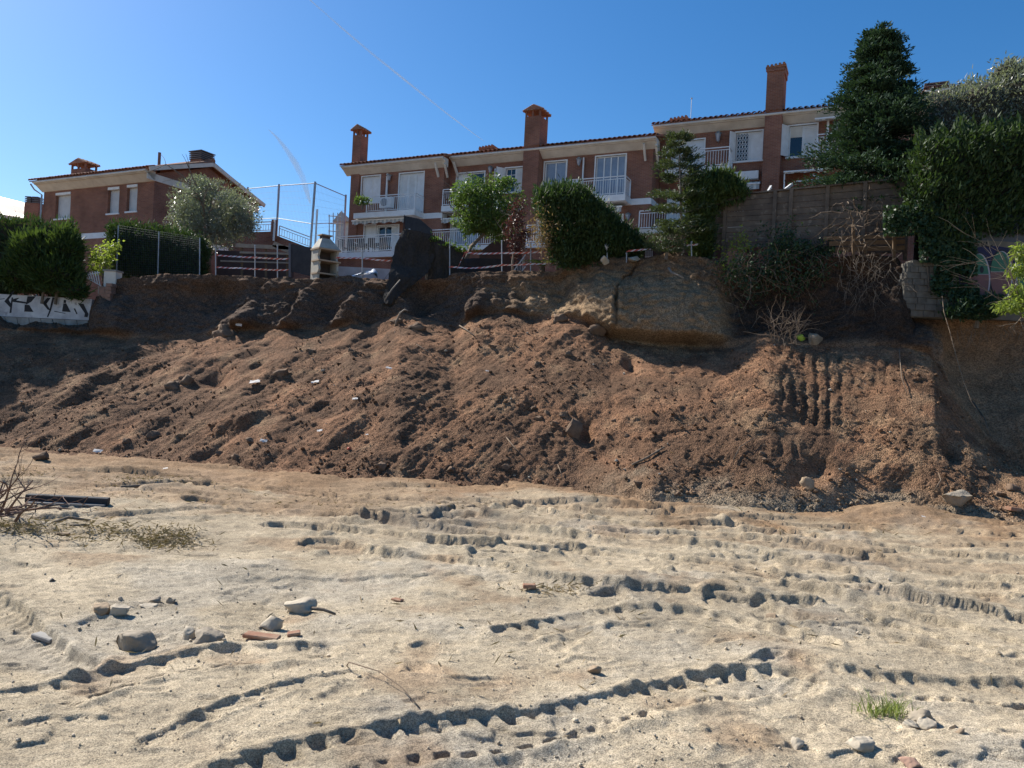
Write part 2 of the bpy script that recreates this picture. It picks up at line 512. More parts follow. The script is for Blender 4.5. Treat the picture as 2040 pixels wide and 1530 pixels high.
NR, NC = 740, 640
inv = np.linspace(1 / 4.0, 1 / 22.5, NR)
Yv = 1 / inv
uu = np.linspace(-0.86, 0.90, NC)
Xg = uu[None, :] * (Yv[:, None] + 0.9); Yg = np.repeat(Yv[:, None], NC, 1)
X, Y = Xg.ravel(), Yg.ravel()
Hg = ground_shape(X, Y) + mound(X, Y)
V = np.stack([X, Y, Hg], -1)
ground = mesh_np('sand_ground', V, grid_faces(NR, NC)[:, ::-1] if False else grid_faces(NR, NC), sand_mat, smooth=True)
props(ground, 'pale sandy ground with gravel and crossing vehicle tracks', None, None, 'structure')
p = np.stack([X, Y, 0 * X], -1)
db = base_depth(X) - Y
f = fbm(p, 0.55, 4, 61)
w_dirt = sstep(3.4, 0.0, db + 2.4 * f) * 0.9
left = sstep(3.0, -5.0, X)
w_dirt = np.maximum(w_dirt, left * sstep(7.5, 2.0, db + 2.6 * f) * 0.8)
w_dirt = np.maximum(w_dirt, 0.5 * sstep(0.15, 0.7, fbm(p, 0.9, 4, 66)))
c = G(1330, 1170); w_dirt = np.maximum(w_dirt, 0.75 * np.exp(-(((X - c.x) / 0.75) ** 2 + ((Y - c.y) / 0.32) ** 2)) * (0.6 + noise(p, 3, 67)))
w_dirt = np.maximum(w_dirt, 0.42 * sstep(7.5, 3.0, db + 1.5 * f) * sstep(-0.45, 0.35, fbm(p * np.array((0.35, 1, 1)), 1.1, 4, 68)))
w_grav = sstep(0.05, 0.5, fbm(p, 0.5, 4, 71) + 0.25 * np.exp(-(((X + 3.2) / 3) ** 2 + ((Y - 8) / 1.6) ** 2)))
col = C_SAND * (1 - w_grav[:, None] * 0.75) + C_GRAV * w_grav[:, None] * 0.75
col = col * (1 - w_dirt[:, None]) + C_DIRT * w_dirt[:, None]
col *= (1 + 0.24 * fbm(p, 2.2, 4, 75) + 0.22 * fbm(p, 0.4, 3, 78))[:, None]
set_tint(ground, np.clip(col, 0.02, 0.8))
def ground_at(x, y):
    a = np.array([float(x)]); b = np.array([float(y)])
    return float((ground_shape(a, b) + mound(a, b))[0])
def on_ground(px, py):
    g = G(px, py)
    return Vector((g.x, g.y, ground_at(g.x, g.y)))

# ---- the wide ground sheet that carries on to the horizon below everything
far = MB(); far.face([(-6000, -6000, -0.45), (6000, -6000, -0.45), (6000, 9000, -0.45), (-6000, 9000, -0.45)])
props(far.build('ground', mat('dry_ground', (0.36, 0.30, 0.22), 0.95, (0.24, 0.19, 0.13), 0.3)), 'dry ground stretching away around the building plot', None, None, 'structure')

# ---- slope of tipped earth, cliff and garden edge as one terrain sheet
NQ, N1, N2, N3 = 1080, 250, 84, 10
q = np.linspace(-700, 2740, NQ)
B0 = base_line(q)
T0 = PA(q, yt(q), zt(q)); C0 = PA(q, yc(q), zc(q))
rows, kind = [], []
fwd = np.array((0, -1.0, 0))
rows.append(B0 + np.array((0, -1.6, -0.42))); kind.append(0)
rows.append(B0 + np.array((0, -0.7, -0.16))); kind.append(0)
for j in range(N1):
    t = j / (N1 - 1)
    bow = 0.28 * math.sin(math.pi * t)            # slightly bellied
    r = B0 * (1 - t) + T0 * t
    r = r + np.stack([0 * q, -bow * 0.5 + 0 * q, bow * 0.5 + 0 * q], -1)
    rows.append(r); kind.append(1)
for j in range(1, N2):
    t = j / (N2 - 1)
    tt = t ** 1.0
    r = T0 * (1 - tt) + C0 * tt
    # steepen: depth advances late near the foot, early near the lip
    st = np.where(q > 1840, 0.5, 1.0)
    dep = T0[:, 1] + (C0[:, 1] - T0[:, 1]) * (0.35 * t + 0.65 * (t - 0.16 * math.sin(2 * math.pi * t)))
    s = dep / r[:, 1]
    r[:, 0] *= s; r[:, 2] = EYE + (r[:, 2] - EYE) * s; r[:, 1] = dep
    rows.append(r); kind.append(2 + t)
back = [0.25, 0.6, 1.2, 2.2, 4, 7, 12, 20, 45, 120]
for d in back:
    k = (C0[:, 1] + d) / C0[:, 1]
    rows.append(np.stack([C0[:, 0] * (1 + 0.15 * (k - 1)), C0[:, 1] + d, C0[:, 2] + 0 * k - 0.03 * min(d, 4)], -1)); kind.append(4)
R = np.array(rows); NRW = len(rows)
kd = np.repeat(np.array(kind)[:, None], NQ, 1).ravel()
Pn = R.reshape(-1, 3)
du = np.gradient(R, axis=1); dv = np.gradient(R, axis=0)
Nm = np.cross(du, dv).reshape(-1, 3)
Nm /= np.linalg.norm(Nm, axis=1, keepdims=True) + 1e-9
qq = np.repeat(q[None, :], NRW, 0).ravel()
is_s = ((kd <= 1)).astype(float); is_c = ((kd > 1) & (kd < 3.5)).astype(float); is_t = (kd > 3.5).astype(float)
tv = np.clip(kd - 2, 0, 1)
jrow = np.repeat(np.arange(NRW)[:, None], NQ, 1).ravel()
tsl = np.clip((jrow - 2) / (N1 - 1), 0, 1)          # 0 at the base, 1 at the top of the slope
# slope relief: lobes, slumps, clods
smooth_r = sstep(0.05, 0.4, noise(Pn, 0.35, 101) + 0.18)  # patches where the earth lies finer
dS = 0.17 * fbm(Pn, 0.42, 2, 110) + 0.05 * fbm(Pn, 1.1, 2, 120)
rough_p = 1.0 - 0.65 * smooth_r
al_ = Pn[:, 0] * 0.5 + Pn[:, 2] * 1.25; ac_ = Pn[:, 0] * 0.86 - Pn[:, 2] * 0.95
stk = fbm(np.stack([ac_ * 4.2, al_ * 0.55, Pn[:, 1] * 0.2], -1), 1.0, 3, 125)
dS += 0.045 * stk * (0.45 + 0.55 * sstep(1500, 700, qq))
dS += rough_p * (0.030 * fbm(Pn, 2.9, 2, 131) + 0.020 * billow(Pn, 8.5, 2, 141, 0.65))
# blocky slump clods
cl = noise(Pn, 1.6, 150)
dS += 0.035 * sstep(0.27, 0.34, cl) * (0.6 + 0.8 * noise(Pn, 3.3, 151))
dS -= 0.03 * sstep(0.33, 0.42, noise(Pn, 2.0, 155))
cl2 = noise(Pn, 4.1, 152)
dS += 0.022 * sstep(0.27, 0.36, cl2) * rough_p
# left: long slump ridges that climb to the right
rd = Pn[:, 0] * 0.86 - (Pn[:, 2] * 1.5) * 0.9
rg = np.sin(rd * 3.1 + 3.0 * noise(Pn, 0.7, 160))
dS += 0.11 * rg * sstep(1050, 650, qq) * (0.4 + noise(Pn, 0.9, 161))
# right: marks of the digger's bucket teeth running down the slope
a_, b_ = P(1545, 700, 21), P(1760, 890, 19.3)
def teeth(q0, q1, t0, t1, nt, dep):
    m = sstep(q0, q0 + 12, qq) * sstep(q1, q1 - 12, qq) * sstep(t0, t0 + 0.05, tsl) * sstep(t1, t1 - 0.05, tsl)
    return -dep * m * np.clip(0.75 + 1.6 * noise(Pn, 0.9, 172), 0.05, 1.4) * sstep(-0.2, 0.9, np.sin((qq - q0) / (q1 - q0) * nt * 2 * math.pi + 1.2 * noise(Pn, 1.5, 171)))
dS += teeth(1545, 1690, 0.40, 0.93, 6, 0.085) + teeth(1690, 1780, 0.66, 0.92, 4, 0.05) + teeth(1490, 1600, 0.22, 0.40, 4, 0.05) + teeth(1330, 1480, 0.45, 0.9, 3, 0.03)
# hollows
for hx, ht, rq, rt, dp in ((1590, 0.14, 35, 0.05, 0.16), (1630, 0.19, 26, 0.06, 0.14), (1795, 0.16, 25, 0.06, 0.14), (1165, 0.27, 16, 0.05, 0.3), (1255, 0.8, 12, 0.05, 0.3), (430, 0.55, 30, 0.05, 0.25), (1890, 0.42, 18, 0.09, 0.25)):
    dS -= dp * np.exp(-(((qq - hx) / rq) ** 2 + ((tsl - ht) / rt) ** 2))
taper = sstep(0, 0.03, tsl)
# cliff relief
bul = fbm(Pn * np.array((1, 0.3, 0.6)), 0.33, 2, 201)
blk = noise(Pn * np.array((1, 0.2, 0.55)), 0.75, 211)
fac = np.tanh(blk * 7) * 0.5
dC = 0.42 * bul + 0.30 * fac + 0.085 * billow(Pn, 1.5, 3, 221) + 0.055 * billow(Pn, 3.6, 3, 231, 0.6)
blocky = sstep(1160, 1185, qq) * sstep(1460, 1430, qq)          # the smooth cracked block
dC = dC * (1 - 0.4 * blocky) + blocky * 0.18 + (0.05 + 0.05 * blocky) * billow(Pn * np.array((1, 1, 1.8)), 2.2, 3, 226)
# ribs lit from the left, where the cut steps forward
for rq, amp, wd in ((500, 0.42, 42), (592, 0.55, 40), (705, 0.42, 30), (955, 0.4, 26), (1030, 0.35, 50), (1182, 0.3, 34), (1330, 0.3, 60), (860, 0.35, 40)):
    lean = (tv - 0.5) * 90 if rq < 800 else (tv - 0.5) * 26
    x_ = qq - rq - lean - 20 * noise(Pn, 0.7, 215) - 9 * noise(Pn, 3.0, 216)
    dC += amp * np.where(x_ < 0, np.exp(-(x_ / (wd * 0.28)) ** 2), np.exp(-(x_ / (wd * 1.5)) ** 2)) * (1 - 0.55 * tv) * np.clip(0.9 + 0.8 * noise(Pn, 1.1, 217), 0.3, 1.4)
for rq, amp, wd in ((440, 0.5, 70), (655, 0.45, 26), (870, 0.45, 60), (1120, 0.45, 30), (1560, 0.5, 80), (1720, 0.6, 60)):
    dC -= amp * np.exp(-((qq - rq) / wd) ** 2) * np.sin(math.pi * np.clip(tv, 0, 1))
dC += 0.62 * sstep(1160, 1232, qq + 14 * noise(Pn, 1.1, 218)) * sstep(1480, 1280, qq) * (1 - sstep(0.35, 0.95, tv))
overhang = 0.22 * sstep(0.72, 0.95, tv) * (0.4 + noise(Pn, 0.9, 241))
dC += overhang
dC *= 1 - 0.8 * sstep(0.8, 1.0, tv) * (1 - 0.35 * blocky)
rootm = 0.045 * billow(Pn, 3.4, 2, 245) * sstep(0.75, 0.95, tv)
dC += rootm
# the crack through the block
ckx = np.interp(tv, [0.0, 0.28, 0.55, 0.74, 0.80, 1.0], [1218, 1224, 1232, 1240, 1252, 1268])
crk = np.exp(-((qq - ckx - 9 * noise(Pn, 1.2, 251) - 3 * noise(Pn, 4, 252)) / 2.0) ** 2) * sstep(0.03, 0.1, tv)
dC -= 0.3 * crk * np.clip(0.8 + 1.2 * noise(Pn, 1.6, 253), 0.25, 1.3) * blocky
# a dark pocket left of the block and the notch under it
dC -= 0.35 * np.exp(-(((qq - 1038) / 12) ** 2 + ((tv - 0.42) / 0.12) ** 2))
hollow = sstep(1850, 1890, qq) * sstep(2120, 1990, qq)
dC = dC * (1 - 0.6 * hollow) - 0.55 * hollow * np.sin(math.pi * tv) * sstep(1870, 1910, qq)
edge = np.minimum(sstep(0, 0.12, tv), 1)
D = is_s * dS * (0.25 + 0.75 * taper) + is_c * (dS * (1 - edge) + dC * edge)
D += is_t * (dC * 0 + 0.015 * billow(Pn, 2.0, 2, 260))
lipfade = np.where(is_t > 0, 0, D)
# carry the lip displacement over the edge so that no gap opens
Dg = lipfade.reshape(NRW, NQ)
lip = Dg[NRW - N3 - 1]
for k in range(N3):
    Dg[NRW - N3 + k] = lip * [0.9, 0.7, 0.4, 0.15, 0, 0, 0, 0, 0, 0][k]
D = Dg.ravel()
dirn = Nm.copy()
tm = is_t > 0
dirn[tm] = fwd
dirn[is_c > 0] = dirn[is_c > 0] * 0.5 + fwd * 0.5
flip = np.where((dirn * (np.array((0, -1.0, 0.35)))).sum(1) < 0, -1.0, 1.0)
dirn *= flip[:, None]
dirn /= np.linalg.norm(dirn, axis=1, keepdims=True) + 1e-9
Vs = Pn + dirn * D[:, None]
lipz = is_t * 0.012 * billow(Pn, 2.4, 2, 262) * (kd > 3.5) + 0
Vs[:, 2] += lipz * (jrow < NRW - 5) + 0.03 * sstep(0.85, 1.0, tv) * is_c * noise(Pn * np.array((1, .3, .3)), 1.7, 263)
slope = mesh_np('earth_slope', Vs, grid_faces(NRW, NQ), soil_mat, smooth=True)
props(slope, 'steep slope of loose brown earth below a broken vertical cut bank', None, None, 'structure')
# colours of the soils, plus shade painted on the cliff's right stretch
f1 = fbm(Pn, 0.5, 4, 301); f2 = fbm(Pn, 1.3, 4, 311); f3 = fbm(Pn, 0.3, 3, 321)
wr = 0.12 + 0.62 * sstep(-0.3, 0.6, f1 + 0.35 * sstep(0.35, 0.95, tsl) - 0.15 * sstep(700, 300, qq))
cs = C_DARK * (1 - wr[:, None]) + C_RED * wr[:, None]
wtan = sstep(0.0, 0.6, f2 * 0.7 + 0.30 * sstep(1150, 1900, qq) - 0.04) * 0.5
wtan = np.maximum(wtan, 0.8 * sstep(1190, 1240, qq) * sstep(1560, 1380, qq) * sstep(0.84, 0.98, tsl + 0.1 * f2))
cs = cs * (1 - wtan[:, None]) + C_TAN * 0.72 * wtan[:, None]
wdk = sstep(0.05, 0.45, fbm(Pn, 1.0, 4, 331)) * 0.7
cs = cs * (1 - wdk[:, None]) + C_DARK * 0.85 * wdk[:, None]
foot = sstep(0.16, 0.0, tsl + 0.12 * f2) * sstep(1100, 1350, qq)
cs = cs * (1 - 0.7 * foot[:, None]) + C_SAND * 0.75 * 0.7 * foot[:, None]
blockw = sstep(900, 1190, qq + 120 * f2) * sstep(1480, 1430, qq)
cc = C_LOAM * (1 - blockw[:, None]) + C_TAN * 0.8 * blockw[:, None]
right_b = sstep(1830, 1900, qq)
cc = cc * (1 - right_b[:, None]) + (C_RED * 0.6 + C_TAN * 0.4) * right_b[:, None]
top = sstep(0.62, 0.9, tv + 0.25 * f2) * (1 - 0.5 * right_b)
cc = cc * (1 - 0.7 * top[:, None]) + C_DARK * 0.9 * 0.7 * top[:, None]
cliff_shade = sstep(1440, 1490, qq) * sstep(1860, 1800, qq)
cc = cc * (1 - 0.45 * cliff_shade[:, None])  # shade painted into the tint: right stretch of the cliff darkened
strat = 1 + 0.05 * np.sin(Pn[:, 2] * 9 + 2 * f1)
cc = cc * strat[:, None]
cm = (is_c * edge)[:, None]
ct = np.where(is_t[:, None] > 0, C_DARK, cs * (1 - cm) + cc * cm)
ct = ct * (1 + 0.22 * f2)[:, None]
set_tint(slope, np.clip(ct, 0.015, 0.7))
SV = Vs.reshape(NRW, NQ, 3)
SN = dirn.reshape(NRW, NQ, 3)
def on_slope(px, t):
    """point on the earth slope: px along its width, t = 0 base to 1 top (1 to 2 on the cliff)"""
    i = int(np.clip((px + 700) / 3440 * (NQ - 1), 0, NQ - 1))
    j = int(2 + t * (N1 - 1)) if t <= 1 else int(2 + N1 - 1 + (t - 1) * (N2 - 1))
    return Vector(SV[min(j, NRW - N3 - 1), i]), Vector(SN[min(j, NRW - N3 - 1), i])
def lip_at(px, back=0.3):
    """a point on the garden, just behind the cliff edge"""
    i = int(np.clip((px + 700) / 3440 * (NQ - 1), 0, NQ - 1))
    v = Vector(SV[NRW - N3 + 1, i]); v.y += back
    return v
_proj = None
def slope_px(px, py, rmax=1.99):
    """the point of the slope or cliff that the photograph shows at a pixel"""
    global _proj
    if _proj is None:
        v = SV[2:NRW - N3]
        x = v[..., 0] / v[..., 1]; z = (v[..., 2] - EYE) / v[..., 1]
        _proj = (1020 + F_PX * (x * CR + z * SR), 765 - F_PX * (-x * SR + z * CR))
    d = (_proj[0] - px) ** 2 + (_proj[1] - py) ** 2
    j, i = np.unravel_index(np.argmin(d), d.shape)
    return Vector(SV[2 + j, i]), Vector(SN[2 + j, i])

# ------------------------------------------------------------------ houses
def brick_mat(name, c1, c2, mortar, w=0.24, h=0.068):
    m = bpy.data.materials.new(name)
    m.use_nodes = True
    nt = m.node_tree; N, L = nt.nodes, nt.links
    b = N['Principled BSDF']; b.inputs['Roughness'].default_value = 0.9; b.inputs['Specular IOR Level'].default_value = 0.2
    tc = N.new('ShaderNodeTexCoord'); sx = N.new('ShaderNodeSeparateXYZ'); L.new(tc.outputs['Object'], sx.inputs[0])
    ad = N.new('ShaderNodeMath'); L.new(sx.outputs[0], ad.inputs[0]); L.new(sx.outputs[1], ad.inputs[1])
    cx = N.new('ShaderNodeCombineXYZ'); L.new(ad.outputs[0], cx.inputs[0]); L.new(sx.outputs[2], cx.inputs[1])
    br = N.new('ShaderNodeTexBrick')
    br.inputs['Color1'].default_value = tuple(c1) + (1,); br.inputs['Color2'].default_value = tuple(c2) + (1,); br.inputs['Mortar'].default_value = tuple(mortar) + (1,)
    br.inputs['Scale'].default_value = 1.0; br.inputs['Mortar Size'].default_value = 0.008
    br.inputs['Brick Width'].default_value = w; br.inputs['Row Height'].default_value = h
    L.new(cx.outputs[0], br.inputs['Vector'])
    n = N.new('ShaderNodeTexNoise'); n.inputs['Scale'].default_value = 0.9; n.inputs['Detail'].default_value = 7
    L.new(tc.outputs['Object'], n.inputs['Vector'])
    mr = N.new('ShaderNodeMapRange'); mr.inputs[1].default_value = 0.3; mr.inputs[2].default_value = 0.7; mr.inputs[3].default_value = 0.68; mr.inputs[4].default_value = 1.2
    L.new(n.outputs['Fac'], mr.inputs[0])
    vm = N.new('ShaderNodeVectorMath'); vm.operation = 'SCALE'; L.new(br.outputs['Color'], vm.inputs[0]); L.new(mr.outputs[0], vm.inputs['Scale'])
    L.new(vm.outputs[0], b.inputs['Base Color'])
    bp = N.new('ShaderNodeBump'); bp.inputs['Strength'].default_value = 0.6; bp.inputs['Distance'].default_value = 0.01; bp.invert = True
    L.new(br.outputs['Fac'], bp.inputs['Height']); L.new(bp.outputs[0], b.inputs['Normal'])
    MATS[name] = m
    return m
BRICK = brick_mat('red_brick', (0.30, 0.125, 0.075), (0.23, 0.09, 0.06), (0.30, 0.20, 0.15))
WHITE = mat('white_paint', (0.80, 0.80, 0.78), 0.5, (0.70, 0.69, 0.66), 3.0)
PLASTER = mat('cream_plaster', (0.72, 0.67, 0.58), 0.85, (0.58, 0.53, 0.45), 1.6)
TILE = mat('terracotta_tile', (0.36, 0.15, 0.08), 0.85, (0.22, 0.11, 0.075), 3.0, col3=(0.30, 0.22, 0.15), scale3=9, f3=0.56)
GLASS = mat('window_glass', (0.012, 0.016, 0.022), 0.06, spec=0.8)
GLASSB = mat('pale_window_glass', (0.30, 0.33, 0.38), 0.12, (0.22, 0.25, 0.30), 2.5, spec=0.8)  # pale base colour; on the middle house's upper window it imitates reflected light
DARKM = mat('dark_iron', (0.03, 0.03, 0.032), 0.55)
GALV = mat('galvanised_steel', (0.42, 0.43, 0.45), 0.5, (0.30, 0.31, 0.33), 8, metal=0.5)
BLACK = mat('black_screen', (0.020, 0.022, 0.026), 0.8, (0.035, 0.036, 0.04), 3)
STRIPE = mat('faded_awning_cloth', (0.66, 0.63, 0.56), 0.9, (0.52, 0.50, 0.46), 4)
STRIPE2 = mat('awning_stripe_cloth', (0.36, 0.37, 0.36), 0.9)
CONC = mat('concrete', (0.36, 0.34, 0.31), 0.9, (0.24, 0.225, 0.20), 2.5, bump=0.4, bscale=30)

HA = math.radians(25.5)
HO = P(800, 420, 45.0); HO.z = 0
HM = Matrix.Translation(HO) @ Matrix.Rotation(-HA, 4, 'Z')
HI = HM.inverted()
def FA(px, py, t=0.0):
    """local position along the facade and world height of a pixel on the plane t behind the facade line"""
    o = HI @ Vector((0, 0, EYE)); a, b = ray(px, py)
    d = (HI.to_3x3() @ Vector((a, 1, b)))
    k = (t - o.y) / d.y
    q = o + d * k
    return q.x, q.z
def BOX(px0, py0, px1, py1, t):
    s0, h0 = FA(px0, py0, t); s1, h1 = FA(px1, py1, t)
    return s0, s1, min(h0, h1), max(h0, h1)

def wall_open(mb, s0, s1, h0, h1, y0, y1, openings, mi=0):
    ss = sorted(set([s0, s1] + [v for o in openings for v in o[:2] if s0 < v < s1]))
    hs = sorted(set([h0, h1] + [v for o in openings for v in o[2:4] if h0 < v < h1]))
    ns, nh = len(ss) - 1, len(hs) - 1
    def full(i, j):
        if i < 0 or j < 0 or i >= ns or j >= nh: return False
        cx, cy = (ss[i] + ss[i + 1]) / 2, (hs[j] + hs[j + 1]) / 2
        return not any(o[0] < cx < o[1] and o[2] < cy < o[3] for o in openings)
    for i in range(ns):
        for j in range(nh):
            if not full(i, j): continue
            a, b, c, d = ss[i], ss[i + 1], hs[j], hs[j + 1]
            mb.face([(a, y0, c), (b, y0, c), (b, y0, d), (a, y0, d)], mi)
            mb.face([(b, y1, c), (a, y1, c), (a, y1, d), (b, y1, d)], mi)
            if not full(i - 1, j): mb.face([(a, y1, c), (a, y0, c), (a, y0, d), (a, y1, d)], mi)
            if not full(i + 1, j): mb.face([(b, y0, c), (b, y1, c), (b, y1, d), (b, y0, d)], mi)
            if not full(i, j - 1): mb.face([(a, y0, c), (a, y1, c), (b, y1, c), (b, y0, c)], mi)
            if not full(i, j + 1): mb.face([(a, y0, d), (b, y0, d), (b, y1, d), (a, y1, d)], mi)

def shutter_mesh(mb, s0, s1, h0, h1, y, slats=True, step=0.075):
    """louvred leaf lying in the plane y (front face towards -y)"""
    e = 0.05
    mb.box(s0, s0 + e, y, y + 0.035, h0, h1); mb.box(s1 - e, s1, y, y + 0.035, h0, h1)
    mb.box(s0 + e, s1 - e, y, y + 0.035, h0, h0 + e * 1.6); mb.box(s0 + e, s1 - e, y, y + 0.035, h1 - e, h1)
    mb.box(s0 + e, s1 - e, y + 0.024, y + 0.03, h0 + e, h1 - e)
    if slats:
        n = int((h1 - h0 - 2 * e) / step)
        for k in range(n):
            z = h0 + e * 1.6 + (k + 0.3) * (h1 - h0 - 2.6 * e) / n
            mb.hexa([(s0 + e, y + 0.002, z), (s1 - e, y + 0.002, z), (s1 - e, y + 0.02, z + 0.045), (s0 + e, y + 0.02, z + 0.045),
                     (s0 + e, y + 0.008, z + 0.004), (s1 - e, y + 0.008, z + 0.004), (s1 - e, y + 0.023, z + 0.052), (s0 + e, y + 0.023, z + 0.052)])

def window(house, t, box, kind='double', glass=None, sill=True, open_left=0.0, inset=0.10, mull=1, blind=False, grille=False, shut=''):
    """frame (part) with panes and shutters (sub-parts). shut: letters over the width: s closed shutter, g glass"""
    s0, s1, h0, h1 = box
    y = t + inset
    fr = MB(HM); e = 0.06
    fr.box(s0, s0 + e, y - 0.03, y + 0.05, h0, h1); fr.box(s1 - e, s1, y - 0.03, y + 0.05, h0, h1)
    fr.box(s0 + e, s1 - e, y - 0.03, y + 0.05, h1 - e, h1); fr.box(s0 + e, s1 - e, y - 0.03, y + 0.05, h0, h0 + e)
    # outer trim round the opening, proud of the bricks
    g = 0.07
    fr.box(s0 - g, s0, t - 0.03, y - 0.03, h0 - 0.02, h1 + g); fr.box(s1, s1 + g, t - 0.03, y - 0.03, h0 - 0.02, h1 + g)
    fr.box(s0, s1, t - 0.03, y - 0.03, h1, h1 + g)
    if sill: fr.box(s0 - 0.12, s1 + 0.12, t - 0.12, y - 0.03, h0 - 0.10, h0 - 0.022)
    n = len(shut)
    xs = [lerp(s0 + e, s1 - e, k / n) for k in range(n + 1)]
    for k in range(1, n): fr.box(xs[k] - 0.03, xs[k] + 0.03, y - 0.025, y + 0.045, h0 + e, h1 - e)
    f = fr.build('window', WHITE, house)
    for k, c in enumerate(shut):
        a, b = xs[k] + (0.03 if k else 0), xs[k + 1] - (0.03 if k < n - 1 else 0)
        if c == 's' or c == 'p':
            m = MB(HM); shutter_mesh(m, a + 0.004, b - 0.004, h0 + e + 0.004, h1 - e - 0.004, y - 0.022, c == 's')
            m.build('shutter', WHITE, f)
        else:
            m = MB(HM); m.box(a, b, y + 0.01, y + 0.022, h0 + e, h1 - e)
            m.build('pane', glass or GLASS, f)
            if c == 'm':                     # glazing bars
                m = MB(HM)
                for r in range(1, 4):
                    z = lerp(h0 + e, h1 - e, r / 4); m.box(a, b, y - 0.012, y + 0.008, z - 0.014, z + 0.014)
                m.box((a + b) / 2 - 0.014, (a + b) / 2 + 0.014, y - 0.013, y + 0.007, h0 + e, h1 - e)
                m.build('glazing_bar', WHITE, f)
            if blind:
                m = MB(HM); m.box(a, b, y - 0.02, y + 0.006, h1 - e - 0.32 * (h1 - h0), h1 - e - 0.002); m.build('roller_blind', PLASTER, f)
            if grille:
                m = MB(HM); yy = y - 0.06
                for r in range(5): m.beam((lerp(a, b, r / 4), yy, h0 + e), (lerp(a, b, r / 4), yy, h1 - e), 0.02, 0.02)
                nz = 6
                for r in range(nz):
                    z0, z1 = lerp(h0 + e, h1 - e, r / nz), lerp(h0 + e, h1 - e, (r + 1) / nz)
                    for u in range(4):
                        xa, xb = lerp(a, b, u / 4), lerp(a, b, (u + 1) / 4)
                        m.beam((xa, yy - 0.012, z0), (xb, yy - 0.012, z1), 0.016, 0.016); m.beam((xb, yy - 0.024, z0), (xa, yy - 0.024, z1), 0.016, 0.016)
                m.build('security_grille', WHITE, f)
    if open_left:
        m = MB(HM); w = open_left
        mm = MB(); shutter_mesh(mm, 0, w, h0, h1, 0, True)
        R = HM @ Matrix.Translation((s0 - 0.03, t - 0.05, 0)) @ Matrix.Rotation(math.radians(180 + 55), 4, 'Z')
        mm.xf = R; mm.build('shutter', WHITE, f)
    return f

def balustrade(parent, pts, height=0.95, step=0.13, name='railing', mat_=None, xf=HM):
    """railing part with baluster sub-parts; pts: local points of the floor line"""
    mat_ = mat_ or WHITE
    m = MB(xf)
    pts = [Vector(p) for p in pts]
    for a, b in zip(pts[:-1], pts[1:]):
        m.beam(a + Vector((0, 0, height)), b + Vector((0, 0, height)), 0.05, 0.045)
        m.beam(a + Vector((0, 0, height - 0.13)), b + Vector((0, 0, height - 0.13)), 0.022, 0.03)
        m.beam(a + Vector((0, 0, 0.08)), b + Vector((0, 0, 0.08)), 0.022, 0.035)
    for p_ in pts: m.beam(p_, p_ + Vector((0, 0, height - 0.024)), 0.05, 0.05, up=(0, 1, 0))
    r = m.build(name, mat_, parent)
    bm_ = MB(); hh = height - 0.13
    bm_.beam((0, 0, 0.098), (0, 0, hh - 0.016), 0.02, 0.02, up=(0, 1, 0))
    me = None
    for a, b in zip(pts[:-1], pts[1:]):
        n = max(1, int((b - a).length / step))
        for k in range(1, n):
            q_ = lerp(a, b, k / n)
            if me is None:
                tmp = bm_.build('baluster', mat_, None, local=True); me = tmp.data; bpy.data.objects.remove(tmp)
            piece('baluster', me, r, (xf or Matrix()) @ Matrix.Translation(q_))
    return r

def tile_mesh():
    m = MB(); n = 6; r = 0.125; L = 0.5
    for k in range(n):
        a0, a1 = math.pi * k / n, math.pi * (k + 1) / n
        for (ra, rb, fl) in ((r, r, 0), (r - 0.018, r - 0.018, 1)):
            q4 = [(-ra * math.cos(a0), 0, ra * 0.8 * math.sin(a0)), (-ra * math.cos(a1), 0, ra * 0.8 * math.sin(a1)), (-ra * 0.85 * math.cos(a1), L, ra * 0.7 * math.sin(a1)), (-ra * 0.85 * math.cos(a0), L, ra * 0.7 * math.sin(a0))]
            m.face(q4 if not fl else q4[::-1])
        m.face([(-r * math.cos(a0), 0, r * 0.8 * math.sin(a0)), (-(r - .018) * math.cos(a0), 0, (r - .018) * 0.8 * math.sin(a0)), (-(r - .018) * math.cos(a1), 0, (r - .018) * 0.8 * math.sin(a1)), (-r * math.cos(a1), 0, r * 0.8 * math.sin(a1))])
    tmp = m.build('roof_tile', TILE, None, local=True); me = tmp.data; bpy.data.objects.remove(tmp)
    return me
TILE_ME = tile_mesh()
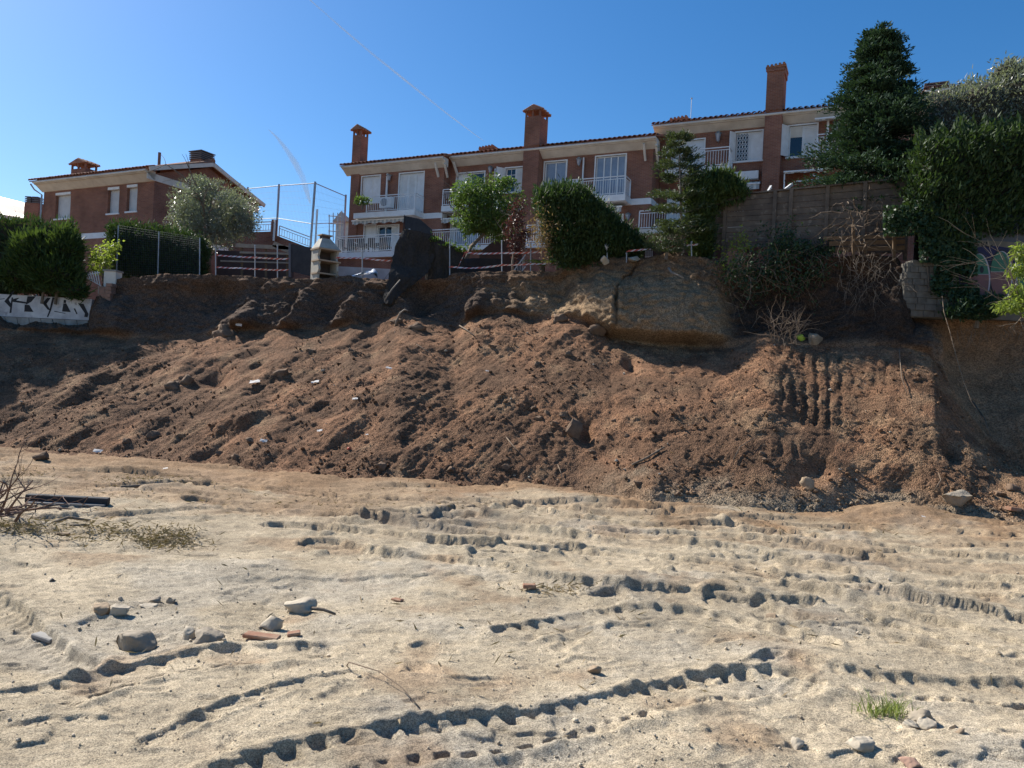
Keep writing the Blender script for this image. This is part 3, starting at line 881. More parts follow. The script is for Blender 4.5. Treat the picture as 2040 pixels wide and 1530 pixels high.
def roof(house, s0, s1, t_eave, h_eave, depth=5.0, pitch=0.30, back=5.0, xf=HM):
    rng = random.Random(int(s0 * 100))
    m = MB(xf)
    a = math.atan(pitch); h1 = h_eave + depth * pitch
    m.hexa([(s0, t_eave, h_eave - 0.06), (s1, t_eave, h_eave - 0.06), (s1, t_eave + depth, h1 - 0.06), (s0, t_eave + depth, h1 - 0.06),
            (s0, t_eave, h_eave), (s1, t_eave, h_eave), (s1, t_eave + depth, h1), (s0, t_eave + depth, h1)])
    h2 = h1 - back * pitch
    m.hexa([(s0, t_eave + depth + 0.002, h1 - 0.06), (s1, t_eave + depth + 0.002, h1 - 0.06), (s1, t_eave + depth + back, h2 - 0.06), (s0, t_eave + depth + back, h2 - 0.06),
            (s0, t_eave + depth + 0.002, h1), (s1, t_eave + depth + 0.002, h1), (s1, t_eave + depth + back, h2), (s0, t_eave + depth + back, h2)])
    # barrel rows behind the first course
    n = int((s1 - s0) / 0.27)
    for k in range(n):
        s = s0 + (k + 0.5) * (s1 - s0) / n
        pr = []
        for j in range(5):
            q_ = math.pi * j / 4
            pr.append((s - 0.11 * math.cos(q_), 0.09 * math.sin(q_)))
        for j in range(4):
            m.face([(pr[j][0], t_eave + 0.42, h_eave + 0.42 * pitch + pr[j][1]), (pr[j + 1][0], t_eave + 0.42, h_eave + 0.42 * pitch + pr[j + 1][1]),
                    (pr[j + 1][0], t_eave + depth, h1 + pr[j + 1][1]), (pr[j][0], t_eave + depth, h1 + pr[j][1])])
    m.tube([(s0, t_eave + depth, h1 + 0.04), (s1, t_eave + depth, h1 + 0.04)], 0.14, 8)
    r = m.build('roof', TILE, house)
    for k in range(n):
        s = s0 + (k + 0.5) * (s1 - s0) / n
        M = xf @ Matrix.Translation((s + rng.uniform(-.012, .012), t_eave - 0.07 + rng.uniform(-.02, .02), h_eave + 0.005)) @ Matrix.Rotation(a, 4, 'X') @ Matrix.Rotation(rng.uniform(-.05, .05), 4, 'Z')
        piece('roof_tile', TILE_ME, r, M)
    return r
def cornice(house, s0, s1, t, h_eave, proj=0.55, thick=0.46):
    m = MB(HM)
    pr = [(t + 0.0, h_eave - thick - 0.06), (t - 0.06, h_eave - thick - 0.05), (t - proj + 0.10, h_eave - 0.24), (t - proj, h_eave - 0.22), (t - proj, h_eave - 0.062), (t + 0.0, h_eave - 0.062)]
    m.prism([(s0, y, z) for y, z in pr], (s1 - s0, 0, 0))
    c = m.build('cornice', PLASTER, house)
    g = MB(HM)
    g.tube([(s0, t - proj - 0.05, h_eave - 0.12), (s1, t - proj - 0.05, h_eave - 0.12)], 0.065, 8)
    g.build('gutter', PLASTER, house)
    return c
def chimney(house, s0, s1, t0, t1, h0, h1, style='gable', xf=HM):
    m = MB(xf); m.box(s0, s1, t0, t1, h0, h1)
    c = m.build('chimney', BRICK, house)
    w, d = s1 - s0, t1 - t0
    if style == 'gable':
        for s in (s0 + 0.001, s0 + w * 0.44, s1 - 0.091 - 0.001):
            for tt in (t0 + 0.001, t1 - 0.101):
                m = MB(xf); m.box(s, s + 0.09, tt, tt + 0.10, h1 + 0.001, h1 + 0.30); m.build('cap_pillar', BRICK, c)
        m = MB(xf); o = 0.14; z = h1 + 0.301
        mid = (t0 + t1) / 2
        ms = (s0 + s1) / 2
        m.prism([(s0 - o, t0 - o, z), (ms, t0 - o, z + 0.28), (s1 + o, t0 - o, z)], (0, d + 2 * o, 0))
        m.build('cap_roof', TILE, c)
        m = MB(xf)
        for sgn, sx in ((-1, s0 - o), (1, s1 + o)):
            for k in range(4):
                tt = t0 - o + (k + 0.5) * (d + 2 * o) / 4
                m.tube([(sx + sgn * 0.02, tt, z + 0.02), (ms, tt, z + 0.31)], 0.07, 6)
        m.build('cap_tiles', TILE, c, kind='stuff')
    elif style == 'flat':
        m = MB(xf); o = 0.07
        m.box(s0 - o, s1 + o, t0 - o, t1 + o, h1 - 0.28, h1 - 0.001) if False else None
        m.hexa([(s0 - o, t0 - o, h1), (s1 + o, t0 - o, h1 + 0.02), (s1 + o, t1 + o, h1 + 0.02), (s0 - o, t1 + o, h1),
                (s0 - o, t0 - o, h1 + 0.09), (s1 + o, t0 - o, h1 + 0.16), (s1 + o, t1 + o, h1 + 0.16), (s0 - o, t1 + o, h1 + 0.09)])
        for k in range(5):
            s = lerp(s0 - o + 0.1, s1 + o - 0.1, k / 4); m.tube([(s, t0 - o - 0.03, h1 + 0.11 + 0.015 * k), (s, t1 + o, h1 + 0.11 + 0.015 * k)], 0.075, 6)
        m.build('cap_roof', TILE, c)
        m = MB(xf); m.box(s1 + 0.002, s1 + 0.05, t0 + 0.02, t1 - 0.02, h1 - 0.30, h1 - 0.002); m.box(s0 - 0.05, s1 + 0.0, t0 - 0.05, t0 - 0.002, h1 - 0.14, h1 - 0.002)
        m.build('brick_band', BRICK, c)
    else:
        m = MB(xf)
        for k in range(5):
            z = h1 + 0.03 + k * 0.11
            o = 0.05 if k < 4 else 0.08
            m.box(s0 - o, s1 + o, t0 - o, t1 + o, z, z + 0.05)
        m.box(s0 + 0.1, s1 - 0.1, t0 + 0.1, t1 - 0.1, h1 + 0.001, h1 + 0.46)
        m.build('louvre_cap', mat('concrete_louvre', (0.16, 0.15, 0.15), 0.85), c)
    return c
def lantern(house, px, py, t, size=0.42):
    s, h = FA(px, py, t)
    m = MB(HM)
    m.box(s - 0.05, s + 0.05, t - 0.10, t - 0.002, h + size * 0.35, h + size * 0.5)
    m.beam((s, t - 0.05, h + size * 0.42), (s, t - 0.22, h + size * 0.55), 0.03, 0.03)
    m.tube([(s, t - 0.22, h + size * 0.55), (s, t - 0.22, h + size * 0.36), (s, t - 0.22, h + size * 0.3)], [0.03, 0.17, 0.18], 6)
    m.beam((s, t - 0.06, h + size * 0.36), (s, t - 0.06, h - size * 0.40), 0.02, 0.02, up=(0, 1, 0)); m.tube([(s, t - 0.22, h - size * 0.42), (s, t - 0.22, h - size * 0.35)], [0.02, 0.06], 6); m.beam((s, t - 0.05, h - size * 0.39), (s, t - 0.24, h - size * 0.39), 0.02, 0.02)
    l = m.build('wall_lantern', mat('grey_lantern_metal', (0.22, 0.24, 0.25), 0.5, metal=0.3), house)
    m = MB(HM); m.tube([(s, t - 0.22, h - size * 0.345), (s, t - 0.22, h + size * 0.295)], [0.07, 0.145], 6); m.build('lantern_glass', GLASSB, l)
def awning(house, px0, py0, px1, py1, t, drop=0.28, proj=0.7, scallop=True):
    """rolled-out awning whose front bar runs between two pixels on the plane t - proj"""
    s0, h0 = FA(px0, py0, t - proj); s1, h1 = FA(px1, py1, t - proj); h = (h0 + h1) / 2
    m = MB(HM)
    n = max(6, int((s1 - s0) / 0.14))
    for k in range(n):
        a, b = lerp(s0, s1, k / n), lerp(s0, s1, (k + 1) / n)
        mi = k % 2
        m.hexa([(a, t - proj, h), (b, t - proj, h), (b, t - 0.002, h + 0.22), (a, t - 0.002, h + 0.22), (a, t - proj, h + 0.012), (b, t - proj, h + 0.012), (b, t - 0.002, h + 0.232), (a, t - 0.002, h + 0.232)], mi)
        d = drop * (0.82 + 0.18 * math.sin(k * 1.3)) if scallop else drop
        m.hexa([(a, t - proj - 0.012, h - d), (b, t - proj - 0.012, h - d * (0.9 if scallop else 1)), (b, t - proj, h - d * (0.9 if scallop else 1)), (a, t - proj, h - d),
                (a, t - proj - 0.012, h - 0.02), (b, t - proj - 0.012, h - 0.02), (b, t - proj, h - 0.02), (a, t - proj, h - 0.02)], mi)
    aw = m.build('awning', [STRIPE, STRIPE2], house)
    m = MB(HM); m.beam((s0 - 0.04, t - proj - 0.02, h - 0.01), (s1 + 0.04, t - proj - 0.02, h - 0.01), 0.06, 0.07); m.build('front_bar', WHITE, aw)
    return aw
def slab(parent, name, s0, s1, t0, t1, h0, h1, mm=None):
    m = MB(HM); m.box(s0, s1, t0, t1, h0, h1); return m.build(name, mm or WHITE, parent)
def ac_unit(label, px, py, t, w=0.85, h=0.62):
    s, z = FA(px, py, t)
    o = thing('air_conditioner', label, 'air conditioner', HM @ Vector((s, t, z)), -HA)
    m = MB(HM); m.box(s - w / 2, s + w / 2, t, t + 0.32, z, z + h); b = m.build('casing', WHITE, o)
    m = MB(HM); m.tube([(s - 0.1, t - 0.02, z + h / 2), (s - 0.1, t - 0.001, z + h / 2)], 0.24, 16); m.build('fan_grille', mat('grey_plastic', (0.25, 0.26, 0.27), 0.5), b)
    return o

# ---- end house of the row (left), with chimney, balcony and terrace
tA, tB, tC = 0.0, 0.7, 2.2
def house_thing(label, px, t):
    s, _ = FA(px, 500, t)
    v = HM @ Vector((s, t, 5.0))
    return thing('terraced_house', label, 'house', v, -HA, 'brick terraced houses')
HS = {}
A = house_thing('brick end house of the row with a gabled chimney and planter balcony', 700, tA)
sA0, _ = FA(697, 400, tA); sA1, _ = FA(882, 400, tA)
hA = FA(800, 318, tA - 0.55)[1]
w1 = BOX(722, 353, 755, 402, tA); w2 = BOX(797, 347, 841, 414, tA)
g1 = BOX(727, 450, 746, 492, tA); g2 = BOX(753, 451, 792, 492, tA)
bandA = FA(850, 425, tA)[1]
m = MB(HM); floorA = FA(730, 503, tA - 2.4)[1]
g1 = (g1[0], g1[1], floorA + 0.05, g1[3]); g2 = (g2[0], g2[1], floorA + 0.05, g2[3])
w2 = (w2[0], w2[1], bandA + 0.12, w2[3])
wall_open(m, sA0, sA1, 5.0, hA - 0.3, tA, tA + 0.3, [w1, w2, g1, g2])
m.box(sA1 - 0.3, sA1, tA + 0.302, tA + 9, 5.0, hA - 0.3); m.box(sA0, sA0 + 0.3, tA + 0.302, tA + 9, 5.0, hA - 0.3)
m.box(sA0 + 0.3, sA1 - 0.3, tA + 0.9, tA + 1.0, 5.0, hA - 0.4)
m.build('wall', BRICK, A)
roof(A, sA0 - 0.45, sA1 + 0.35, tA - 0.58, hA)
cornice(A, sA0 - 0.3, sA1 + 0.25, tA, hA)
m = MB(HM); m.beam((sA1 - 0.35, tA - 0.02, hA - 1.05), (sA1 - 0.35, tA - 0.5, hA - 0.35), 0.10, 0.12); m.build('eave_bracket', PLASTER, A)
m = MB(HM); m.beam((sA1 + 0.12, tA + 0.2, hA - 1.05), (sA1 + 0.22, tA - 0.35, hA - 0.4), 0.1, 0.12); m.build('eave_bracket', PLASTER, A)
c0, c1 = FA(701, 300, tA - 0.15)[0], FA(717, 300, tA - 0.15)[0]
chimney(A, c0, c0 + 0.62, tA - 0.12, tA + 0.62, 5.0, FA(715, 268, tA - 0.15)[1])
m = MB(HM); m.box(sA0 + 0.9, sA1 + 0.012, tA - 0.012, tA + 0.6, bandA - 0.32, bandA); m.build('floor_band', WHITE, A)
window(A, tA, w1, shut='pp'); window(A, tA, w2, shut='ssp', sill=False, mull=2)
window(A, tA, g1, shut='p', sill=False); window(A, tA, g2, shut='ggs', glass=GLASS, sill=False)
bs0 = FA(704, 430, tA - 1.0)[0]; bs1 = FA(826, 420, tA - 1.0)[0]
slab(A, 'balcony', bs0, bs1, tA - 1.0, tA - 0.013, bandA - 0.30, bandA + 0.02)
balustrade(A, [(bs0 + 0.9, tA - 0.95, bandA + 0.02), (bs1 - 0.05, tA - 0.95, bandA + 0.02), (bs1 - 0.05, tA - 0.06, bandA + 0.02)])
m = MB(HM); m.box(bs0 - 0.02, bs0 + 0.85, tA - 1.02, tA - 0.5, bandA + 0.021, bandA + 0.55); m.build('planter', BRICK, A)
m = MB(HM); s_, h_ = FA(772, 346, tA - 0.12); m.beam((s_, tA - 0.12, bandA + 0.02), (s_, tA - 0.12, h_), 0.09, 0.09, up=(0, 1, 0)); m.build('post', WHITE, A)
lantern(A, 779, 356, tA)
awning(A, 702, 440, 806, 434, tA)
ac_unit('white air conditioner on the planter balcony of the left row house', 767, 413, tA - 0.5)
# terrace A
ts0, ts1 = FA(668, 500, tA - 2.5)[0], FA(838, 500, tA - 2.5)[0]
m = MB(HM); m.box(ts0, ts1, tA - 2.6, tA - 0.003, floorA - 0.32, floorA); m.build('terrace', WHITE, A)
m = MB(HM); m.box(ts0 + 0.1, ts1 - 0.1, tA - 2.4, tA - 0.003, 4.6, floorA - 0.322); m.build('basement_wall', BRICK, A)
balustrade(A, [(ts0 + 0.05, tA - 0.1, floorA), (ts0 + 0.05, tA - 2.52, floorA), (ts1, tA - 2.52, floorA)])

# ---- middle house
B = house_thing('brick house in the middle of the row beside the tall central chimney', 890, tB)
sB0, _ = FA(884, 400, tB); sB1, _ = FA(1297, 400, tB)
sB0 = sA1 + 0.002
hB = FA(1180, 282, tB - 0.55)[1]
wB1 = BOX(911, 347, 963, 392, tB); wB2 = BOX(1008, 336, 1044, 381, tB); wB3 = BOX(1086, 324, 1126, 374, tB); wB4 = BOX(1188, 313, 1243, 388, tB)
bandB = FA(1260, 397, tB)[1] + 0.02
floorB = FA(900, 491, tB - 2.5)[1]
wB4 = (wB4[0], wB4[1], bandB + 0.12, wB4[3])
gB1 = BOX(879, 446, 903, 488, tB); gB2 = BOX(908, 447, 950, 488, tB)
gB1 = (sB0 + 0.25, gB1[1], floorB + 0.05, gB1[3]); gB2 = (gB2[0], gB2[1], floorB + 0.05, gB2[3])
gB3 = BOX(1215, 430, 1238, 470, tB); gB3 = (gB3[0], gB3[1], gB3[2] - 0.5, gB3[3])
m = MB(HM)
wall_open(m, sB0, sB1, 5.0, hB - 0.3, tB, tB + 0.3, [wB1, wB2, wB3, wB4, gB1, gB2, gB3])
m.box(sB1 - 0.3, sB1, tB + 0.302, tB + 9, 5.0, hB - 0.3)
m.box(sB0 + 0.3, sB1 - 0.3, tB + 0.9, tB + 1.0, 5.0, hB - 0.4)
m.build('wall', BRICK, B)
roof(B, sB0 + 0.36, sB1 + 0.35, tB - 0.58, hB)
cornice(B, sB0 + 0.26, sB1 + 0.25, tB, hB)
m = MB(HM); m.beam((sB1 - 0.4, tB - 0.02, hB - 1.1), (sB1 - 0.4, tB - 0.5, hB - 0.35), 0.10, 0.12); m.build('eave_bracket', PLASTER, B)
m = MB(HM); m.beam((sB1 + 0.15, tB + 0.5, hB - 1.3), (sB1 + 0.22, tB - 0.35, hB - 0.4), 0.1, 0.12); m.build('eave_bracket', PLASTER, B)
m = MB(HM); m.beam((sB0 + 0.55, tB - 0.02, hB - 1.1), (sB0 + 0.45, tB - 0.5, hB - 0.35), 0.10, 0.12); m.build('eave_bracket', PLASTER, B)
c0, c1 = FA(1048, 330, tB - 0.2)[0], FA(1078, 330, tB - 0.2)[0]
chimney(B, c0, c1, tB - 0.62, tB + 0.45, 5.0, FA(1065, 231, tB - 0.6)[1])
m = MB(HM); m.box(sB0 + 0.01, sB1 + 0.012, tB - 0.012, tB - 0.001, bandB - 0.32, bandB); m.box(sB1 + 0.001, sB1 + 0.012, tB, tB + 1.4, bandB - 0.32, bandB); m.build('floor_band', WHITE, B)
window(B, tB, wB1, shut='pg'); window(B, tB, wB2, shut='ms', open_left=0.55); window(B, tB, wB3, shut='gg', glass=GLASSB); window(B, tB, wB4, shut='gggg', glass=GLASSB, sill=False)
window(B, tB, gB1, shut='s', sill=False); window(B, tB, gB2, shut='gg', glass=GLASSB, sill=False); window(B, tB, gB3, shut='g', glass=GLASSB, sill=False)
b0, b1 = FA(1118, 385, tB - 1.0)[0], FA(1246, 385, tB - 1.0)[0]
slab(B, 'balcony', b0, b1, tB - 1.0, tB - 0.013, bandB - 0.30, bandB + 0.02)
balustrade(B, [(b0 + 0.05, tB - 0.95, bandB + 0.02), (b1 - 0.05, tB - 0.95, bandB + 0.02), (b1 - 0.05, tB - 0.06, bandB + 0.02)])
b0, b1 = sB0 + 0.1, FA(1000, 400, tB - 1.0)[0]
slab(B, 'balcony', b0, b1, tB - 1.0, tB - 0.013, bandB - 0.30, bandB + 0.02)
balustrade(B, [(b0 + 0.05, tB - 0.95, bandB + 0.02), (b1 - 0.05, tB - 0.95, bandB + 0.02)])
for (x, y) in ((1163, 314), (987, 336)):
    m = MB(HM); s_, h_ = FA(x, y, tB - 0.12); m.beam((s_, tB - 0.12, bandB + 0.02), (s_, tB - 0.12, h_), 0.07, 0.07, up=(0, 1, 0)); m.build('post', WHITE, B)
lantern(B, 1156, 325, tB, 0.5); lantern(B, 980, 341, tB, 0.45); lantern(B, 1253, 434, tB, 0.42)
ac_unit('white air conditioner behind the railing of the middle house balcony', 1138, 383, tB - 0.55)
awning(B, 880, 437, 925, 433, tB); awning(B, 1214, 412, 1238, 411, tB, scallop=False)
t0, t1 = FA(842, 480, tB - 2.5)[0], FA(985, 480, tB - 2.5)[0]
t2, t3 = FA(1049, 480, tB - 2.5)[0], FA(1110, 480, tB - 2.5)[0]
m = MB(HM); m.box(t0, t1, tB - 2.6, tB - 0.003, floorB - 0.25, floorB); m.box(t2, t3 + 3.4, tB - 2.6, tB - 0.003, floorB - 0.25, floorB); m.build('terrace', WHITE, B)
m = MB(HM); m.box(t0, t3 + 3.4, tB - 2.4, tB - 0.003, 4.6, floorB - 0.252); m.build('basement_wall', BRICK, B)
balustrade(B, [(t0 + 0.06, tB - 2.52, floorB), (t1, tB - 2.52, floorB)])
balustrade(B, [(t2, tB - 2.52, floorB), (t3, tB - 2.52, floorB), (t3 + 3.4, tB - 2.52, floorB)])
m = MB(HM); s0_, h0_ = FA(1050, 455, tB - 0.3); s1_, h1_ = FA(1080, 432, tB - 0.3)
m.prism([(s0_, tB - 0.5, floorB + 0.002), (s1_, tB - 0.5, floorB + 0.002), (s1_, tB - 0.5, h1_ - 0.25), (s0_ + 0.1, tB - 0.5, h1_ + 0.15), (s0_, tB - 0.5, h1_ + 0.1)], (0, 0.45, 0)); m.build('meter_hood', PLASTER, B)

# ---- right house of the row
Cc = house_thing('brick house at the right of the row with the tallest chimney and open shutters', 1310, tC)
sC0 = sB1 - 0.29; sC1 = FA(1830, 300, tC)[0]
hC = FA(1400, 238, tC - 0.55)[1]
wC1 = BOX(1341, 283, 1400, 345, tC); wC2 = BOX(1467, 265, 1516, 318, tC); wC3 = BOX(1573, 252, 1625, 309, tC)
bandC = FA(1400, 345, tC)[1]
floorC = FA(1330, 455, tC - 2.2)[1]
wC1 = (wC1[0], wC1[1], bandC + 0.1, wC1[3])
gC1 = BOX(1332, 395, 1362, 445, tC); gC1 = (gC1[0], gC1[1], floorC + 0.05, gC1[3])
m = MB(HM)
wall_open(m, sC0 + 0.3, sC1, 5.0, hC - 0.3, tC, tC + 0.3, [wC1, wC2, wC3, gC1])
m.box(sC0 + 0.0, sC0 + 0.299, tC + 0.0, tC + 9, hB - 0.2, hC - 0.3)
m.box(sC0 + 0.3, sC1 - 0.3, tC + 0.9, tC + 1.0, 5.0, hC - 0.4)
m.box(sC1 - 0.3, sC1, tC + 0.302, tC + 9, 5.0, hC - 0.3)
m.build('wall', BRICK, Cc)
roof(Cc, sC0 - 0.15, sC1 + 0.3, tC - 0.58, hC)
cornice(Cc, sC0 - 0.05, sC1 + 0.2, tC, hC)
m = MB(HM); m.box(sC0 - 0.12, sC0 + 0.30, tC - 0.5, tC - 0.001, hC - 0.75, hC - 0.54); m.build('eave_end', mat('ochre_plaster', (0.55, 0.40, 0.22), 0.85, (0.42, 0.31, 0.19), 2), Cc)
c0, c1 = FA(1523, 300, tC - 0.2)[0], FA(1557, 300, tC - 0.2)[0]
chimney(Cc, c0, c1, tC - 0.62, tC + 0.45, 5.0, FA(1548, 136, tC - 0.6)[1], 'flat')
m = MB(HM)
m.build('floor_band', WHITE, Cc) if False else None
window(Cc, tC, wC1, shut='pp', sill=False); window(Cc, tC, wC2, shut='gp', grille=True, open_left=0.4); window(Cc, tC, wC3, shut='gs', blind=True, open_left=0.6)
window(Cc, tC, gC1, shut='s', sill=False)
b0, b1 = FA(1324, 340, tC - 1.0)[0], FA(1453, 340, tC - 1.0)[0]
slab(Cc, 'balcony', b0, b1, tC - 1.0, tC - 0.002, bandC - 0.30, bandC + 0.02)
balustrade(Cc, [(b0 + 0.05, tC - 0.95, bandC + 0.02), (b1 - 0.05, tC - 0.95, bandC + 0.02), (b1 - 0.05, tC - 0.06, bandC + 0.02)])
b0, b1 = FA(1624, 320, tC - 1.0)[0], FA(1760, 320, tC - 1.0)[0]
slab(Cc, 'balcony', b0, b1, tC - 1.0, tC - 0.002, bandC - 0.10, bandC + 0.22)
balustrade(Cc, [(b0 + 0.05, tC - 0.06, bandC + 0.22), (b0 + 0.05, tC - 0.95, bandC + 0.22), (b1 - 0.05, tC - 0.95, bandC + 0.22)])
lantern(Cc, 1432, 276, tC, 0.6); lantern(Cc, 1666, 255, tC, 0.55)
awning(Cc, 1625, 236, 1690, 231, tC, drop=0.12)
s_, h_ = FA(1650, 240, tC - 0.3); m = MB(HM); m.beam((s_, tC - 0.3, bandC + 0.22), (s_, tC - 0.3, h_), 0.1, 0.1, up=(0, 1, 0)); m.build('post', WHITE, Cc)
s0_, h0_ = FA(1462, 351, tC - 0.3); s1_, h1_ = FA(1511, 347, tC - 0.3)
m = MB(HM); m.box(s0_, s1_, tC - 0.32, tC - 0.002, (h0_ + h1_) / 2 - 0.2, (h0_ + h1_) / 2 + 0.2); m.build('awning_cassette', WHITE, Cc)
awning(Cc, 1478, 368, 1513, 363, tC, drop=0.3, proj=0.5, scallop=False)
awning(Cc, 1563, 343, 1640, 336, tC, drop=0.12, proj=0.9)
for (x0, y0, x1, y1) in ((1586, 362, 1640, 356), (1615, 348, 1640, 356), (1563, 346, 1562, 376)):
    a_ = FA(x0, y0, tC - 0.8); b_ = FA(x1, y1, tC - 0.8); m = MB(HM); m.beam((a_[0], tC - 0.8, a_[1]), (b_[0], tC - 0.8, b_[1]), 0.06, 0.06, up=(0, 1, 0)); m.build('awning_arm', WHITE, Cc)
t0, t1 = FA(1272, 430, tC - 2.2)[0], FA(1480, 430, tC - 2.2)[0]
m = MB(HM); m.box(t0, t1, tC - 2.3, tC - 0.003, floorC - 0.25, floorC); m.build('terrace', PLASTER, Cc)
m = MB(HM); m.box(t0 + 0.1, t1, tC - 2.1, tC - 0.003, 4.6, floorC - 0.252); m.build('basement_wall', BRICK, Cc)
balustrade(Cc, [(t0 + 0.06, tC - 2.22, floorC), (t1, tC - 2.22, floorC)])
m = MB(HM); s_, h_ = FA(1307, 395, tC - 0.1); m.tube([(s_, tC - 0.1, floorC), (s_, tC - 0.1, hC - 0.6)], 0.06, 8); m.build('downpipe', PLASTER, Cc)
for (x, y) in ((972, 299),):
    s_, h_ = FA(x, y, tB + 3); chimney(B, s_ - 0.45, s_ + 0.45, tB + 2.8, tB + 3.6, hB, h_, 'flat')
s_, h_ = FA(1352, 240, tC + 2.5); chimney(Cc, s_ - 0.45, s_ + 0.45, tC + 2.5, tC + 3.3, hC, h_, 'flat')
s_, h_ = FA(1378, 197, tC + 3)
an = thing('roof_aerial', 'thin aerial rod standing on the right row house roof', 'aerial', HM @ Vector((s_, tC + 3, hC + 0.9)), -HA)
m = MB(HM); m.tube([(s_, tC + 3, hC + 0.8), (s_, tC + 3, h_)], 0.018, 5); m.tube([(s_, tC + 3, h_), (s_, tC + 3, h_ + 0.06)], 0.05, 6); m.build('rod', GALV, an)

# ---- next house up the street, only its roof edge and chimney showing between the trees
D_ = house_thing('far right house showing only its tiled roof edge behind the trees', 1850, tC + 1.5)
sD0 = sC1 + 0.31; sD1 = sD0 + 9
hD = FA(1850, 178, tC + 0.95)[1]
m = MB(HM); m.box(sD0, sD1, tC + 1.5, tC + 1.8, 5.0, hD - 0.3); m.box(sD0, sD0 + 0.3, tC + 1.802, tC + 9, 5, hD - 0.3); m.build('wall', BRICK, D_)
roof(D_, sD0 - 0.2, sD1, tC + 0.9, hD)
cornice(D_, sD0 - 0.15, sD1, tC + 1.5, hD)
s_, h_ = FA(1828, 172, tC + 3.5); chimney(D_, sD0 + 0.0, sD0 + 0.9, tC + 3.2, tC + 4.0, hD - 1, h_ - 0.55, 'louvre')

# ---- detached house at the left
LO = P(308, 354, 41.0); LO.z = 0
LM = Matrix.Translation(LO) @ Matrix.Rotation(-HA, 4, 'Z')
def FL(px, py, t=0.0):
    I = LM.inverted(); o = I @ Vector((0, 0, EYE)); a, b = ray(px, py); d = I.to_3x3() @ Vector((a, 1, b)); k = (t - o.y) / d.y
    q_ = o + d * k
    return q_.x, q_.z
def FLs(px, py, s=0.0):
    I = LM.inverted(); o = I @ Vector((0, 0, EYE)); a, b = ray(px, py); d = I.to_3x3() @ Vector((a, 1, b)); k = (s - o.x) / d.x
    q_ = o + d * k
    return q_.y, q_.z
LH = thing('detached_house', 'detached brick house with white shuttered windows behind the hedges', 'house', LM @ Vector((-3, 0, 4.5)), -HA)
ls0 = FL(87, 400)[0]; lh = FL(308, 345)[1]
ld = FLs(505, 415)[0]
_HM = HM; HM = LM
ws = []
for a_, b_, c_, d_ in ((112, 385, 139, 434), (216, 374, 236, 424), (254, 369, 272, 420)):
    x0, z1 = FL(a_, b_); x1, z0 = FL(c_, d_); ws.append((x0, x1, z0, z1))
m = MB(LM)
wall_open(m, ls0, 0, 4.0, lh - 0.2, 0, 0.3, ws)
m.box(-0.3, 0, 0.302, ld, 4.0, lh - 0.02)
m.box(ls0, ls0 + 0.3, 0.302, ld, 4.0, lh - 0.2)
m.box(ls0 + 0.3, -0.3, 1.0, 1.1, 4.0, lh - 0.3)
ap = lh + (ld / 2) * 0.36
m.prism([(-0.3, 0.0, lh - 0.018), (-0.3, ld, lh - 0.018), (-0.3, ld / 2, ap)], (0.3, 0, 0))
m.build('wall', BRICK, LH)
SHUT = mat('pale_roller_shutter', (0.66, 0.66, 0.64), 0.7, (0.56, 0.56, 0.55), 3)
for (x0, x1, z0, z1) in ws:
    m = MB(LM)
    m.box(x0 - 0.08, x1 + 0.08, -0.05, 0.10, z0 - 0.09, z0 - 0.002); m.box(x0, x1, -0.04, 0.16, z1 - 0.14, z1 - 0.002)
    f_ = m.build('window', WHITE, LH)
    m = MB(LM)
    n = int((z1 - z0 - 0.14) / 0.06)
    for k in range(n):
        z = z0 + k * 0.06; m.box(x0 + 0.002, x1 - 0.002, 0.17, 0.19, z, z + 0.052)
    m.box(x0 + 0.002, x1 - 0.002, 0.182, 0.2, z0, z1 - 0.15)
    m.build('roller_shutter', SHUT, f_)
roof(LH, ls0 - 0.5, 0.35, -0.6, lh + 0.12, depth=ld / 2 + 0.6, pitch=0.36, back=ld / 2 + 0.6, xf=LM)
cornice(LH, ls0 - 0.1, 0.06, 0.0, lh + 0.12, proj=0.58, thick=0.5)
m = MB(LM); m.box(0.002, 0.06, -0.5, ld + 0.4, lh - 0.42, lh - 0.05); m.build('gable_band', PLASTER, LH)
m = MB(LM)
m.beam((0.34, -0.6, lh + 0.06), (0.34, ld / 2, ap + 0.16), 0.1, 0.22); m.beam((0.34, ld / 2, ap + 0.16), (0.34, ld + 0.6, lh + 0.06), 0.1, 0.22)
m.build('verge_board', PLASTER, LH)
_, zb = FL(190, 475); _, zb1 = FL(190, 465)
m = MB(LM); m.box(ls0, 0.01, -0.012, -0.001, zb, zb + 0.32); m.box(0.001, 0.012, 0, ld, zb, zb + 0.32); m.build('floor_band', WHITE, LH)
s0_ = FL(142, 330, 2.0)[0]; s1_, hh_ = FL(170, 334, 2.0)
chimney(LH, s0_, s1_, 2.0, 2.8, lh + 0.3, hh_, 'gable', xf=LM)
s0_, h_ = FL(388, 324, ld / 2); s1_ = FL(412, 324, ld / 2)[0]
s1_ = min(s1_, -0.2); s0_ = s1_ - 1.0
t_, h_ = FLs(400, 319, -0.5)
chimney(LH, -1.15, -0.25, t_ - 0.2, t_ + 0.7, lh + 0.8, h_, 'louvre', xf=LM)
s_, h_ = FL(318, 304, ld / 2 - 0.5); m = MB(LM); m.tube([(s_, ld / 2 - 0.5, ap - 0.3), (s_, ld / 2 - 0.5, h_)], 0.09, 8); m.build('flue_pipe', mat('rusty_pipe', (0.16, 0.10, 0.08), 0.8), LH)
m = MB(LM); m.tube([(ls0 - 0.35, -0.62, lh - 0.05), (ls0 - 0.3, -0.4, lh - 0.35), (ls0 - 0.05, -0.1, lh - 0.6), (ls0 - 0.04, -0.1, 5)], 0.05, 6); m.build('downpipe', GALV, LH)
HM = _HM

